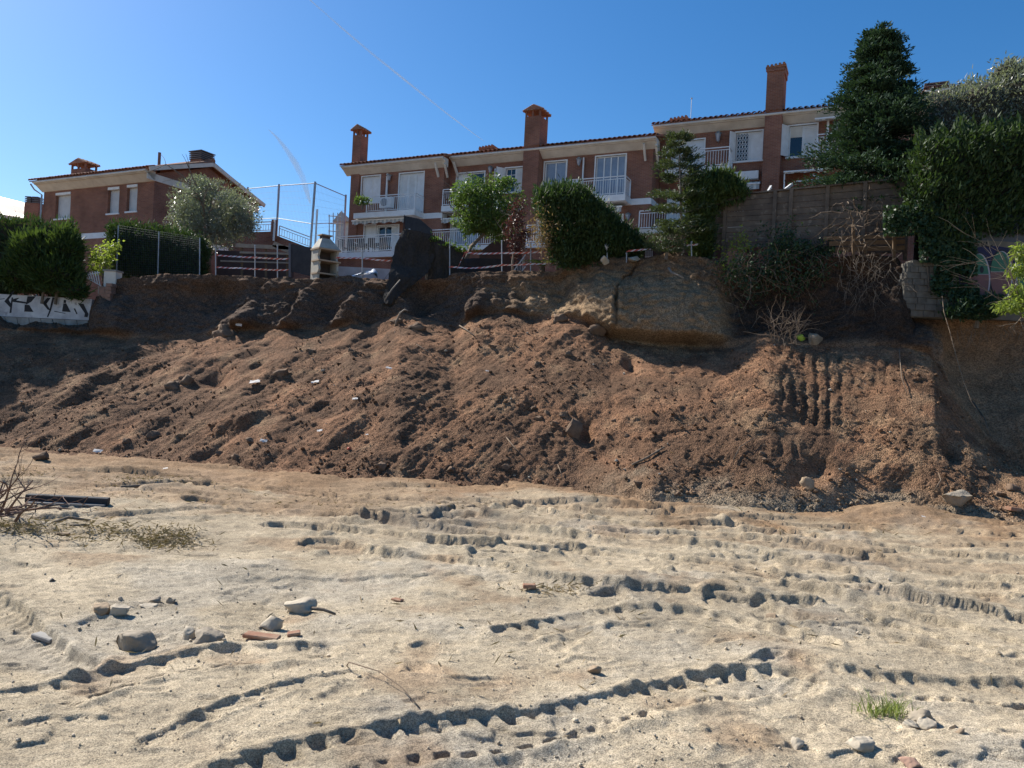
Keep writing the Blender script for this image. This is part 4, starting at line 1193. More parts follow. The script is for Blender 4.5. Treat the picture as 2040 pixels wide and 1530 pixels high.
# ---- far left: sunlit tiled roof with a twin chimney
FR_ = thing('distant_house', 'low house with a bright sunlit tiled roof at the left edge', 'house', P(20, 440, 55) - Vector((0, 0, 4)), 0)
e0, e1 = P(-160, 400, 60), P(118, 446, 52)
m = MB()
r0, r1 = P(-160, 352, 66), P(90, 414, 60)
m.hexa([e0 + Vector((0, 0, -0.25)), e1 + Vector((0, 0, -0.25)), r1 + Vector((0, 0, -0.25)), r0 + Vector((0, 0, -0.25)), e0 + Vector((0, 0, 0)), e1 + Vector((0, 0, 0)), r1 + Vector((0, 0, 0)), r0 + Vector((0, 0, 0))])
m.build('roof', mat('sunlit_tile', (0.62, 0.42, 0.30), 0.45, (0.5, 0.34, 0.25), 6), FR_)
q0, q1 = P(0, 405, 53), P(84, 434, 53)
m = MB(); a_, b_ = P(-160, 420, 57), P(118, 447, 52)
m.hexa([Vector((a_.x, a_.y, 6)), Vector((b_.x, b_.y, 6)), Vector((b_.x, b_.y + 8, 6)), Vector((a_.x, a_.y + 8, 6)), a_, b_, b_ + Vector((0, 8, 0)), a_ + Vector((0, 8, 0))])
m.build('wall', BRICK, FR_)
a_, b_ = P(47, 434, 51), P(77, 405, 51)
m = MB(); m.box(a_.x, b_.x, 51, 52, a_.z - 1.2, b_.z); ch = m.build('chimney', BRICK, FR_)
m = MB()
for k in range(2):
    x0 = lerp(a_.x, b_.x, 0.5 * k + 0.04); x1 = lerp(a_.x, b_.x, 0.5 * k + 0.46)
    for j in range(4): m.box(x0, x1, 50.97, 51.6, b_.z + 0.02 + 0.12 * j, b_.z + 0.08 + 0.12 * j)
    m.box(x0 + .06, x1 - .06, 51.1, 51.5, b_.z + 0.001, b_.z + 0.44)
m.build('louvre_cap', MATS['concrete_louvre'], ch)

# ------------------------------------------------------------------ trees, hedges, shrubs
L_THUJA = leaf_mat('thuja_spray', (0.018, 0.040, 0.014), (0.048, 0.080, 0.024), 0.22, 0.6)
L_THUJA2 = leaf_mat('lime_thuja_spray', (0.026, 0.052, 0.016), (0.070, 0.105, 0.028), 0.26, 0.6)
L_OLIVE = leaf_mat('olive_leaf', (0.085, 0.10, 0.085), (0.21, 0.23, 0.20), 0.28, 0.38, 0.6)
L_FIR = leaf_mat('fir_needle', (0.016, 0.038, 0.024), (0.042, 0.075, 0.040), 0.12, 0.65, 0.15)
L_ALM = leaf_mat('almond_leaf', (0.05, 0.09, 0.022), (0.10, 0.155, 0.04), 0.36, 0.45)
L_RED = leaf_mat('red_shrub_leaf', (0.055, 0.024, 0.020), (0.105, 0.050, 0.040), 0.2, 0.4, 0.4, (0.15, 0.045, 0.035))
L_IVY = leaf_mat('ivy_leaf', (0.016, 0.038, 0.018), (0.045, 0.080, 0.034), 0.16, 0.5, 0.25)
L_YEL = leaf_mat('yellow_green_leaf', (0.12, 0.17, 0.035), (0.24, 0.29, 0.07), 0.45, 0.45)
L_DRY = leaf_mat('dry_leaf', (0.16, 0.10, 0.055), (0.28, 0.19, 0.10), 0.2, 0.7)
L_GRASS = leaf_mat('grass_blade', (0.10, 0.16, 0.04), (0.24, 0.28, 0.08), 0.35, 0.6)
BARK = mat('bark', (0.12, 0.09, 0.065), 0.95, (0.20, 0.16, 0.12), 9, bump=0.6, bscale=25)
BARKL = mat('pale_bark', (0.25, 0.21, 0.165), 0.9, (0.16, 0.135, 0.11), 9)
TWIG = mat('dry_twig', (0.23, 0.17, 0.115), 0.9, (0.14, 0.10, 0.07), 12)
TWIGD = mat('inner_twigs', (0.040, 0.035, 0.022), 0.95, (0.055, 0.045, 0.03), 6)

def unit(n, rng):
    v = rng.normal(size=(n, 3)); return v / np.linalg.norm(v, axis=1, keepdims=True)
def leaf_quads(c, axis, L, W, rng, droop=0.0):
    """diamond leaves centred at c along axis"""
    n = len(c)
    a = axis / (np.linalg.norm(axis, axis=1, keepdims=True) + 1e-9)
    r = unit(n, rng); b = np.cross(a, r); b /= np.linalg.norm(b, axis=1, keepdims=True) + 1e-9
    L = (np.asarray(L) * rng.uniform(0.6, 1.35, n))[:, None]; W = (np.asarray(W) * rng.uniform(0.7, 1.3, n))[:, None]
    v = np.stack([c - a * L / 2, c + b * W / 2 - a * L * 0.08, c + a * L / 2, c - b * W / 2 - a * L * 0.08], 1).reshape(-1, 3)
    f = np.arange(4 * n).reshape(n, 4)
    return v, f
class Cloud:
    def __init__(self): self.v, self.f, self.n = [], [], 0
    def add(self, v, f):
        self.v.append(v); self.f.append(f + self.n); self.n += len(v)
    def build(self, name, m, parent, kind=None):
        o = mesh_np(name, np.concatenate(self.v), np.concatenate(self.f), m, parent)
        if kind: o['kind'] = kind
        return o
def E(px, py, d, rx, ry, rd):                    # ellipsoid: pixel centre, depth, radii in pixels and metres
    return (np.array(P(px, py, d)), np.array((rx * d / F_PX, rd, ry * d / F_PX)))
def blob_points(ells, n, rng, shell=(0.72, 1.06), gap=0.0, gscale=1.2, seed=0):
    vol = np.array([(e[1][0] * e[1][1] + e[1][1] * e[1][2] + e[1][0] * e[1][2]) for e in ells]); vol /= vol.sum()
    idx = rng.choice(len(ells), int(n * 1.9), p=vol)
    C_ = np.array([e[0] for e in ells])[idx]; R_ = np.array([e[1] for e in ells])[idx]
    d = unit(len(idx), rng)
    rad = rng.uniform(shell[0], shell[1], len(idx))
    pts = C_ + d * R_ * rad[:, None]
    pts += d * R_.min(1, keepdims=True) * 0.22 * fbm(pts, 1.6, 2, 700 + seed)[:, None]
    keep = np.ones(len(pts), bool)
    for k, (c, r) in enumerate(ells):             # drop points deep inside another lobe
        keep &= ~(((((pts - c) / r) ** 2).sum(1) < 0.36) & (idx != k))
    if gap: keep &= noise(pts, gscale, 720 + seed) > -0.5 + gap
    w = np.where(keep)[0][:n]
    return pts[w], d[w]
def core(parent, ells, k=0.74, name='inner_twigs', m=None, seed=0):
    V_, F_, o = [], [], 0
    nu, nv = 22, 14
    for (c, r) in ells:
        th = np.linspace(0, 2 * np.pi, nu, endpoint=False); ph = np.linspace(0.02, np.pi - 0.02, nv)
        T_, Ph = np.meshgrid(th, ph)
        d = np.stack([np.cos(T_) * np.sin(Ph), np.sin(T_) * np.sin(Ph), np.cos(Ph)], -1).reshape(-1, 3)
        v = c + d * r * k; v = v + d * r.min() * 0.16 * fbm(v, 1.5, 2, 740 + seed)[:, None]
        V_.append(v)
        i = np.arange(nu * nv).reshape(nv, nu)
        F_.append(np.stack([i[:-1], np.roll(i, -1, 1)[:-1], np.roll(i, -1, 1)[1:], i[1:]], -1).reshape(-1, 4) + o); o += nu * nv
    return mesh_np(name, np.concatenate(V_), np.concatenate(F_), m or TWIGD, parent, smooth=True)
def poly_hedge(name, label, poly, d, th, n, m, seed, L=0.15, W=0.045, up=0.9, jit=0.6, rnd=0.45, rag=0.17, d_slope=0.0, inset=0.16):
    """clipped hedge with the outline poly (pixels) at depth d, th metres thick"""
    rng = np.random.default_rng(seed)
    pl = np.array(poly, float); s = d / F_PX
    cx = pl.mean(0)
    a, b = pl, np.roll(pl, -1, 0)
    def dist(q):
        ab = b - a
        t = np.clip(((q[:, None] - a) * ab).sum(2) / (ab ** 2).sum(1), 0, 1)
        return np.sqrt((((q[:, None] - (a + ab * t[..., None])) ** 2).sum(2)).min(1))
    def inside(q):
        r = np.zeros(len(q), bool)
        for (x0, y0), (x1, y1) in zip(a, b):
            c = ((y0 > q[:, 1]) != (y1 > q[:, 1])) & (q[:, 0] < (x1 - x0) * (q[:, 1] - y0) / (y1 - y0 + 1e-9) + x0)
            r ^= c
        return r
    q = rng.uniform(pl.min(0), pl.max(0), (n * 3, 2)); q = q[inside(q)][:int(n * 0.62)]
    ds = dist(q) * s
    k = np.clip(ds / rnd, 0, 1); dep = d - th / 2 * np.sqrt(1 - (1 - k) ** 2 * 0.9) + d_slope * (q[:, 0] - cx[0]) * s
    p1 = PA(q[:, 0], q[:, 1], dep); n1 = np.repeat(np.array([[0, -1.0, 0.15]]), len(q), 0)
    el = np.linalg.norm(b - a, axis=1); e = rng.choice(len(pl), int(n * 0.38), p=el / el.sum())
    q2 = a[e] + (b[e] - a[e]) * rng.uniform(0, 1, len(e))[:, None]
    dd = (b[e] - a[e]) / el[e][:, None]; nr = np.stack([dd[:, 1], -dd[:, 0]], -1)
    flip = np.sign(((q2 - cx) * nr).sum(1)); nr = nr * flip[:, None]
    q2 = q2 - nr * rng.uniform(0, 4, len(e))[:, None]
    p2 = PA(q2[:, 0], q2[:, 1], d + rng.uniform(-0.42, 0.5, len(e)) * th + d_slope * (q2[:, 0] - cx[0]) * s)
    n2 = np.stack([nr[:, 0], 0 * nr[:, 0], -nr[:, 1]], -1)
    pts, nn = np.concatenate([p1, p2]), np.concatenate([n1, n2])
    pts = pts + nn * (rag * fbm(pts, 2.2, 3, 800 + seed) + rag * 0.5 * rng.normal(size=len(pts)))[:, None]
    st = rng.random(len(pts)) < 0.16; up_b = np.clip(nn[:, 2:3], 0, 1)
    pts[st] += (nn[st] * 0.7 + np.array((0, 0, 0.35))) * rng.uniform(0.02, 0.26, (st.sum(), 1)) * (0.4 + 0.6 * up_b[st])
    Lv = np.where(st, L * 1.5, L)
    lo = PA(cx[0:1], np.array([pl[:, 1].max()]), np.array([d]))[0]
    t = thing(name, label, 'hedge', tuple(lo))
    cl = Cloud(); cl.add(*leaf_quads(pts, nn + np.array((0, 0, up)) + jit * rng.normal(size=nn.shape), Lv, W, rng)); cl.build('foliage', m, t)
    pi = cx + (pl - cx) * (1 - inset)
    mb = MB(); front = [P(x, y, d - th * 0.32 + d_slope * (x - cx[0]) * s) for x, y in pi]
    ar = sum(pi[k][0] * pi[(k + 1) % len(pi)][1] - pi[(k + 1) % len(pi)][0] * pi[k][1] for k in range(len(pi)))
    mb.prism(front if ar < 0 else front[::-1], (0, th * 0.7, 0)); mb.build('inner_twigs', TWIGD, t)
    mb = MB()
    for k in range(3):
        x = cx[0] + (k - 1) * (pl[:, 0].max() - pl[:, 0].min()) * 0.22; yb_ = pl[:, 1].max()
        mb.tube([P(x, yb_ + 8, d), P(x + 2, yb_ - 20, d), P(x, cx[1], d)], [0.06, 0.05, 0.03], 6)
    mb.build('stem', BARK, t)
    return t
def hedge(name, label, cat, ells, n, m, seed, L=0.16, W=0.05, up=0.9, base=None, stems=2, k=0.76, group=None, gap=0.0, jit=0.5, corek=True):
    rng = np.random.default_rng(seed)
    c = np.mean([e[0] for e in ells], 0); lo = min(e[0][2] - e[1][2] for e in ells)
    bz = base if base is not None else lo
    t = thing(name, label, cat, (c[0], c[1], bz), 0, group)
    pts, d = blob_points(ells, n, rng, gap=gap, seed=seed)
    ax = d + np.array((0, 0, up)) + jit * rng.normal(size=d.shape)
    st = rng.random(len(pts)) < 0.14
    pts[st] += (d[st] * 0.8 + np.array((0, 0, 0.3))) * rng.uniform(0.02, 0.28, (st.sum(), 1)) * min(1.0, L / 0.12)
    cl = Cloud(); cl.add(*leaf_quads(pts, ax, np.where(st, L * 1.4, L), W, rng))
    cl.build('foliage', m, t)
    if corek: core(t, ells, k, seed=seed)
    mb = MB()
    for s in range(stems):
        x = c[0] + (s - (stems - 1) / 2) * 0.5
        mb.tube([(x, c[1], bz - 0.25), (x + 0.05, c[1] + 0.03, (bz + c[2]) / 2), (x, c[1], c[2])], [0.06, 0.05, 0.03], 6)
    mb.build('stem', BARK, t)
    return t
def branchy(mb, p0, d0, L, r, depth, rng, pts, spread=0.6, n=3, curve_=0.25, grav=0.0):
    """recursive limb; collects twig ends"""
    d = Vector(d0).normalized(); p_ = Vector(p0); path = [p_.copy()]; rs = [r]
    seg = 4
    for k in range(seg):
        d = (d + Vector((rng.normal(), rng.normal(), rng.normal())) * curve_ * 0.4 + Vector((0, 0, grav))).normalized()
        p_ = p_ + d * (L / seg); path.append(p_.copy()); rs.append(r * (1 - 0.55 * (k + 1) / seg))
        if depth <= 1: pts.append(p_.copy())
    mb.tube(path, rs, 6 if r > 0.02 else 4, cap=False)
    if depth > 0:
        for k in range(n):
            a = path[rng.integers(2, seg + 1)]
            nd = (d + Vector((rng.normal(), rng.normal(), rng.normal() * 0.7)) * spread).normalized()
            branchy(mb, a, nd, L * rng.uniform(0.55, 0.8), r * 0.5, depth - 1, rng, pts, spread, n, curve_, grav)

# ---- left hedges above the graffiti wall
poly_hedge('thuja_hedge', 'dark clipped thuja hedge at the far left, behind the feathery one', [(-420, 412), (-200, 425), (0, 436), (60, 440), (118, 447), (146, 444), (152, 470), (158, 580), (100, 600), (-420, 590)], 28.75, 1.1, 17000, L_THUJA, 11, L=0.17, rag=0.14)
hedge('feathery_conifer', 'feathery bright green conifer bush sprawling over the left white wall', 'conifer', [E(75, 515, 27.9, 50, 52, 0.9), E(105, 546, 27.7, 60, 34, 0.8), E(42, 545, 27.8, 44, 30, 0.7), E(128, 505, 28.0, 28, 52, 0.7), E(150, 578, 27.6, 24, 16, 0.4)], 15000, L_THUJA2, 12, L=0.26, W=0.05, up=0.5, jit=0.4)
hedge('trailing_vine', 'sunlit yellow green climber trailing down beside the mesh-fenced hedge', 'vine', [E(205, 500, 28.6, 20, 34, 0.4), E(222, 480, 28.6, 14, 24, 0.3), E(196, 525, 28.5, 18, 22, 0.35)], 1300, L_YEL, 13, L=0.10, W=0.06, up=-0.2, corek=False, stems=1, gap=0.35)
_mh = [E(245, 498, 29.2, 30, 52, 0.7), E(300, 500, 29.0, 40, 48, 0.7), E(355, 508, 28.8, 45, 42, 0.7), E(385, 515, 28.7, 25, 34, 0.6)]
poly_hedge('mesh_fenced_hedge', 'square dark hedge behind wire mesh left of the olive tree', [(216, 449), (240, 446), (330, 456), (400, 474), (412, 490), (410, 552), (222, 552), (218, 500)], 31.0, 1.2, 14000, L_THUJA, 14, L=0.12)

def mesh_panel(parent, corners, nx, nz, r=0.004, mat_=None, name='wire_mesh'):
    """welded wire panel between four points: bottom left, bottom right, top right, top left"""
    a, b, c, d = [np.array(q_) for q_ in corners]
    segs = []
    for k in range(nx + 1):
        t = k / nx; segs.append((a + (b - a) * t, d + (c - d) * t))
    for k in range(nz + 1):
        t = k / nz; segs.append((a + (d - a) * t, b + (c - b) * t))
    V_, F_ = [], []
    for i, (p_, q_) in enumerate(segs):
        dd = q_ - p_; dd = dd / np.linalg.norm(dd)
        s = np.cross(dd, (0.0, 1.0, 0.0)); s = s / (np.linalg.norm(s) + 1e-9) * r; u = np.cross(dd, s)
        ring = [s, -0.5 * s + 0.87 * u, -0.5 * s - 0.87 * u]
        V_ += [p_ + x for x in ring] + [q_ + x for x in ring]
        o = 6 * i
        F_ += [(o, o + 1, o + 4, o + 3), (o + 1, o + 2, o + 5, o + 4), (o + 2, o, o + 3, o + 5)]
    o = mesh_np(name, np.array(V_), np.array(F_), mat_ or GALV, parent)
    o['kind'] = 'stuff'
    return o
mf = thing('mesh_fence', 'grey welded mesh fence in front of the square left hedge', 'fence', P(315, 549, 30.1))
pa, pb, pc_, pd = P(232, 549, 30.2), P(398, 549, 30.0), P(398, 474, 30.0), P(236, 449, 30.2)
mesh_panel(mf, (pa, pb, pc_, pd), 44, 20, 0.0035, mat('dark_wire', (0.12, 0.13, 0.13), 0.6, metal=0.3))
for q_, w_ in ((pa, pd), ((pa + pb) / 2, (pc_ + pd) / 2), (pb, pc_)):
    m = MB(); m.tube([q_ - Vector((0, 0, 0.2)), w_], 0.025, 6); m.build('post', GALV, mf)

# tall conifers just outside the frame that shade the left end of the slope
for k, (x, ty, d, r) in enumerate(((-95, 330, 29.5, 1.5), (-215, 285, 30.2, 1.7), (-330, 250, 30.5, 1.8))):
    pass
# ---- olive tree at the left
def tree(name, label, base, trunk_pts, r0, ells, n, lm, seed, L, W, limbs=7, up=0.0, bark=None, gap=0.1, jit=1.0, cat='tree', shell=(0.35, 1.08), n_twig=2):
    rng = np.random.default_rng(seed)
    t = thing(name, label, cat, base)
    mb = MB()
    tp = [Vector(q_) for q_ in trunk_pts]
    mb.tube(tp, [r0 * (1 - 0.5 * k / (len(tp) - 1)) for k in range(len(tp))], 8)
    ends = []
    cs = [Vector(e[0]) for e in ells]
    for k in range(limbs):
        tgt = cs[k % len(cs)] + Vector(rng.normal(size=3) * 0.4)
        s = tp[-1] if k % 2 == 0 else lerp(tp[-2], tp[-1], rng.uniform(0.2, 0.9))
        branchy(mb, s, tgt - s, (tgt - s).length * 0.95, r0 * 0.45, n_twig, rng, ends, 0.6, 3)
    mb.build('trunk', bark or BARK, t, smooth=True)
    pts, d = blob_points(ells, n, rng, shell=shell, gap=gap, seed=seed)
    ax = d * 0.6 + np.array((0, 0, up)) + jit * rng.normal(size=d.shape)
    cl = Cloud(); cl.add(*leaf_quads(pts, ax, L, W, rng)); cl.build('crown', lm, t)
    return t
ol = P(418, 548, 33.0)
tree('olive_tree', 'silvery olive tree in front of the detached house', ol, [ol - Vector((0, 0, .2)), P(415, 520, 33.0), P(420, 490, 33.0), P(428, 462, 33.0)], 0.13,
     [E(400, 405, 32.8, 52, 42, 0.9), E(440, 420, 32.9, 62, 48, 1.1), E(420, 455, 32.7, 70, 38, 1.1), E(375, 430, 32.9, 30, 26, 0.6), E(480, 440, 33.0, 32, 36, 0.7), E(395, 372, 32.8, 22, 22, 0.4), E(440, 385, 32.9, 26, 22, 0.5)],
     24000, L_OLIVE, 21, 0.13, 0.032, up=0.6, jit=0.8, gap=0.22, shell=(0.3, 1.3))
# ---- almond tree, red shrub
al = P(934, 545, 29.0)
tree('almond_tree', 'leaning almond tree with light green leaves in front of the middle house', al, [al - Vector((0, 0, .2)), P(930, 515, 29.0), P(938, 492, 29.0), P(962, 468, 29.0), P(966, 440, 29.0)], 0.10,
     [E(939, 394, 29.0, 43, 40, 0.8), E(989, 399, 29.1, 54, 47, 0.9), E(964, 429, 28.9, 63, 44, 0.9), E(999, 439, 29.2, 45, 40, 0.8), E(929, 424, 29.0, 29, 38, 0.6), E(949, 461, 28.8, 29, 22, 0.4), E(1009, 369, 29.0, 22, 17, 0.4), E(949, 487, 28.8, 20, 13, 0.3)],
     12000, L_ALM, 22, 0.15, 0.045, up=-0.35, jit=0.7, gap=0.18)
rs = P(1022, 548, 26.4)
tree('red_leaved_shrub', 'tall thin shrub with wine red leaves beside the almond tree', rs, [rs - Vector((0, 0, .2)), P(1021, 520, 26.4), P(1026, 490, 26.4), P(1030, 470, 26.4)], 0.05,
     [E(1030, 420, 26.4, 20, 26, 0.4), E(1024, 455, 26.3, 22, 30, 0.4), E(1032, 485, 26.4, 20, 24, 0.35), E(1022, 505, 26.4, 14, 20, 0.3), E(1050, 465, 26.4, 12, 12, 0.25)],
     1900, L_RED, 23, 0.085, 0.05, up=0.1, gap=0.3, cat='shrub', bark=BARKL)
# ---- cut hedge in the middle and the hedge beside the sapling
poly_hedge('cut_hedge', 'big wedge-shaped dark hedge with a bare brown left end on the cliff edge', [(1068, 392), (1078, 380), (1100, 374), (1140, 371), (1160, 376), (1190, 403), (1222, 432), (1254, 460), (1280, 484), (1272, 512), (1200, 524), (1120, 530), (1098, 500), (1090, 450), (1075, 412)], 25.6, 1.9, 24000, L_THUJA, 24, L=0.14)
rng_ = np.random.default_rng(77)
bt = thing('bare_hedge_end', 'brown bare twigs at the open left end of the wedge hedge', 'twigs', P(1085, 540, 25.0))
mb = MB(); ends = []
for k in range(16):
    q_ = P(1078 + rng_.uniform(0, 30), 540 - rng_.uniform(0, 60), 24.9 + rng_.uniform(0, .3))
    branchy(mb, q_, (rng_.normal() * 0.3, -0.1, 1), rng_.uniform(0.6, 1.2), 0.012, 1, rng_, ends, 0.6, 3)
mb.build('twig', TWIG, bt)
ptsE = np.array([tuple(e) for e in ends]); ptsE = ptsE[rng_.integers(0, len(ptsE), 1500)] + rng_.normal(size=(1500, 3)) * 0.12
cl = Cloud(); cl.add(*leaf_quads(ptsE, rng_.normal(size=(1500, 3)), 0.1, 0.035, rng_)); cl.build('foliage', L_DRY, bt)
poly_hedge('bushy_hedge', 'bushy dark hedge hanging over the bank beside the young conifer', [(1372, 372), (1400, 350), (1432, 340), (1462, 350), (1484, 372), (1486, 392), (1450, 400), (1424, 410), (1420, 470), (1410, 515), (1382, 512), (1376, 460), (1370, 410)], 24.8, 1.3, 13000, L_THUJA2, 25, rag=0.14)
# ---- young pine
def conifer(name, label, base, top, r_base, n_whorl, seed, lm, L, W, tuft=26, trunk_r=0.14, flat=0.35, profile=None, per=(7, 11), h0=0.0, droop=-0.12, bark=None, dens=1.0, sub=3):
    rng = np.random.default_rng(seed)
    base, top = Vector(base), Vector(top)
    t = thing(name, label, 'tree', base)
    mb = MB(); H = (top - base).length; ax_ = (top - base).normalized()
    mb.tube([base - ax_ * 0.2, lerp(base, top, 0.35), lerp(base, top, 0.7), top], [trunk_r, trunk_r * 0.8, trunk_r * 0.45, 0.01], 8)
    cl = Cloud()
    for w in range(n_whorl):
        u = h0 + (1 - h0) * (w + 0.5) / n_whorl
        R_ = profile(u) * r_base
        nb = rng.integers(per[0], per[1])
        az0 = rng.uniform(0, 6.28)
        for b_ in range(nb):
            az = az0 + 6.283 * b_ / nb + rng.normal() * 0.18
            ln = R_ * (rng.uniform(0.62, 1.18) + 0.16 * math.sin(az * 2.0 + u * 19) + 0.10 * math.sin(az * 3 - u * 31))
            o = lerp(base, top, min(0.995, u + rng.normal() * 0.4 / n_whorl))
            d = np.array((math.cos(az), math.sin(az), droop + rng.normal() * 0.08 + 0.5 * max(0, u - 0.75)))
            tip = np.array(o) + d * ln
            mb.tube([o, Vector(np.array(o) + d * ln * 0.55 + np.array((0, 0, -0.02))), Vector(tip)], [0.022 * (1.2 - u), 0.014 * (1.2 - u), 0.004], 4, cap=False)
            # side sprays along the branch
            for s in range(sub):
                ss = [0.5, 0.75, 1.0, 0.3][s % 4] * ln
                for side in (-1, 0, 1):
                    c_ = np.array(o) + d * ss
                    sd = d + side * np.array((-math.sin(az), math.cos(az), 0)) * 0.8
                    sl = ln * 0.30 + 0.12
                    nn = max(3, int(tuft * dens * (0.4 + 0.6 * sl)))
                    k_ = rng.uniform(0, 1, nn)[:, None]
                    pp = c_ + sd * sl * k_ + rng.normal(size=(nn, 3)) * np.array((0.05, 0.05, 0.05 * flat + 0.02))
                    aa = sd + rng.normal(size=(nn, 3)) * 0.55 + np.array((0, 0, 0.45))
                    cl.add(*leaf_quads(pp, aa, L, W, rng))
    mb.build('trunk', bark or BARK, t)
    cl.build('crown', lm, t)
    return t
L_YPINE = leaf_mat('young_pine_needle', (0.03, 0.055, 0.026), (0.075, 0.095, 0.04), 0.18, 0.55)
yb_ = P(1360, 512, 24.3)
conifer('young_pine', 'sparse young conifer sapling with a thin pale trunk on the cliff edge', yb_, P(1352, 268, 24.9), 1.0, 15, 31, L_YPINE, 0.13, 0.03, tuft=30, trunk_r=0.06, profile=lambda u: 1.0 - 0.75 * u if u > 0.1 else 0.7, per=(5, 8), h0=0.12, droop=0.05, bark=BARKL)
# ---- the big fir on the right
fb = P(1742, 500, 24.6)
conifer('fir_tree', 'tall dense dark green fir tree rising above the board wall', fb, P(1752, 66, 24.8), 2.0, 30, 32, L_FIR, 0.15, 0.05, tuft=24, trunk_r=0.2,
        profile=lambda u: (0.99 - 0.05 * math.sin(u * 26)) * (1 - ((u - 0.20) / 0.80) ** 1.15 * 0.83) if u > 0.2 else 0.95, per=(11, 15), h0=0.18, droop=-0.05, sub=4)
# ---- hedges and trees at the right edge
hedge('silver_hedge', 'tall silvery green hedge on the right behind the fir', 'hedge',
      [E(1880, 250, 25.0, 55, 75, 1.0), E(1950, 235, 24.8, 65, 80, 1.1), E(2020, 215, 24.6, 60, 88, 1.1), E(2090, 215, 24.5, 70, 90, 1.1), E(2200, 220, 24.5, 90, 95, 1.2), E(2010, 150, 24.6, 34, 32, 0.5)],
      27000, L_OLIVE, 33, L=0.12, W=0.045, up=0.6, jit=0.8, gap=0.05)
poly_hedge('ivy_hedge', 'dense green hedge draped with ivy above the painted right wall', [(1838, 312), (1826, 292), (1850, 276), (1868, 284), (1892, 264), (1915, 276), (1950, 256), (1985, 268), (2040, 248), (2200, 240), (2400, 240), (2400, 470), (2200, 475), (2040, 478), (1935, 470), (1910, 500), (1860, 480), (1822, 440), (1815, 370)], 22.0, 1.3, 36000, L_THUJA, 34, L=0.15, W=0.055, rag=0.34)
rng_ = np.random.default_rng(35)
iv = thing('ivy_curtain', 'ivy hanging down over the grey stone wall stub at the right', 'ivy', P(1870, 590, 21.3))
cl = Cloud()
for (x, y, sx, sy, n) in ((1862, 470, 30, 50, 2600), (1885, 520, 24, 50, 2000), (1910, 490, 26, 50, 1800), (1850, 430, 28, 30, 1200), (1925, 455, 30, 26, 1000), (1875, 570, 20, 20, 500), (1920, 585, 30, 16, 1100), (1930, 520, 16, 40, 900), (1965, 598, 34, 10, 700), (1790, 440, 30, 28, 900), (1990, 445, 30, 25, 500)):
    xs = x + np.clip(rng_.normal(size=n), -1.6, 1.6) * sx * 0.6; ys = y + np.clip(rng_.normal(size=n), -1.7, 1.7) * sy * 0.6
    p_ = PA(xs, ys, 21.35 + rng_.uniform(-0.12, 0.22, n))
    cl.add(*leaf_quads(p_, np.array((0, -0.3, -0.7)) + rng_.normal(size=(n, 3)) * 0.5, 0.105, 0.09, rng_))
cl.build('foliage', L_IVY, iv)
mb = MB()
for k in range(14):
    x = 1850 + k * 6 + rng_.uniform(-6, 6)
    mb.tube([P(x, 400, 21.5), P(x + rng_.normal() * 5, 470, 21.45), P(x + rng_.normal() * 8, 540 + rng_.uniform(-20, 40), 21.4)], 0.012, 4)
mb.build('stem', BARK, iv)
# light leaved bush at the right edge and the grass hanging there
bb_ = slope_px(2056, 905)[0]
tree('broadleaf_bush', 'sunlit light green bush with drooping leaves at the right edge', bb_, [bb_ - Vector((0, 0, .2)), P(2060, 780, 18.2), P(2052, 680, 18.2), P(2046, 610, 18.2)], 0.035,
     [E(2036, 505, 18.2, 24, 20, 0.3), E(2030, 540, 18.2, 24, 22, 0.3), E(2022, 572, 18.1, 20, 20, 0.3), E(2040, 600, 18.1, 32, 26, 0.4), E(2100, 560, 18.2, 56, 66, 0.6), E(2004, 612, 18.1, 26, 14, 0.3)], 2600, L_YEL, 36, 0.13, 0.042, up=-0.6, jit=0.6, gap=0.25, cat='bush', limbs=9)
def tuft(name, label, base, n, h, spread, m, seed, w=0.012, group=None, droop=0.4, cat='grass', dirv=(0, 0, 1)):
    rng = np.random.default_rng(seed)
    V_, F_ = [], []
    dirv = np.array(dirv, float)
    for k in range(n):
        b_ = np.array((rng.normal() * spread, rng.normal() * spread * 0.6, 0))
        d = dirv + np.array((rng.normal() * 0.5, rng.normal() * 0.5, 0)) * 0.9
        ln = h * rng.uniform(0.5, 1.2)
        mid = b_ + d * ln * 0.55; tip = b_ + d * ln + np.array((d[0], d[1], -droop)) * ln * 0.5 * rng.uniform(0, 1)
        s = np.cross(d, rng.normal(size=3)); s = s / np.linalg.norm(s) * w
        o = len(V_)
        V_ += [b_ - s, b_ + s, mid + s * 0.7, mid - s * 0.7, tip + s * 0.08, tip - s * 0.08]
        F_ += [(o, o + 1, o + 2, o + 3), (o + 3, o + 2, o + 4, o + 5)]
    ob = mesh_np(name, np.array(V_) + np.array(base), np.array(F_), m, None, origin=base)
    return props(ob, label, cat, group)
gb = slope_px(1950, 632)[0]
for k, (x, y) in enumerate(((1925, 632), (1950, 630), (1975, 634), (1905, 634), (1996, 632))):
    q_ = slope_px(x, y)[0] + Vector((0, 0, 0.03))
    tuft('overhanging_grass', 'dry grass hanging over the right bank edge below the painted wall', q_, 60, 0.42, 0.16, L_GRASS if k % 2 else L_DRY, 300 + k, 0.008, 'grass on the right bank edge', 0.9)
hedge('bank_weeds', 'leafy weeds hiding the foot of the painted wall at the right', 'weeds', [E(1925, 606, 20.9, 30, 14, .3), E(1965, 612, 20.8, 34, 16, .3), E(1905, 622, 20.9, 24, 12, .3), E(1995, 606, 20.8, 24, 18, .3), E(1945, 626, 20.8, 40, 10, .3)], 3000, L_IVY, 72, L=.14, W=.04, up=.4, jit=.8, corek=False, stems=1, gap=.15)
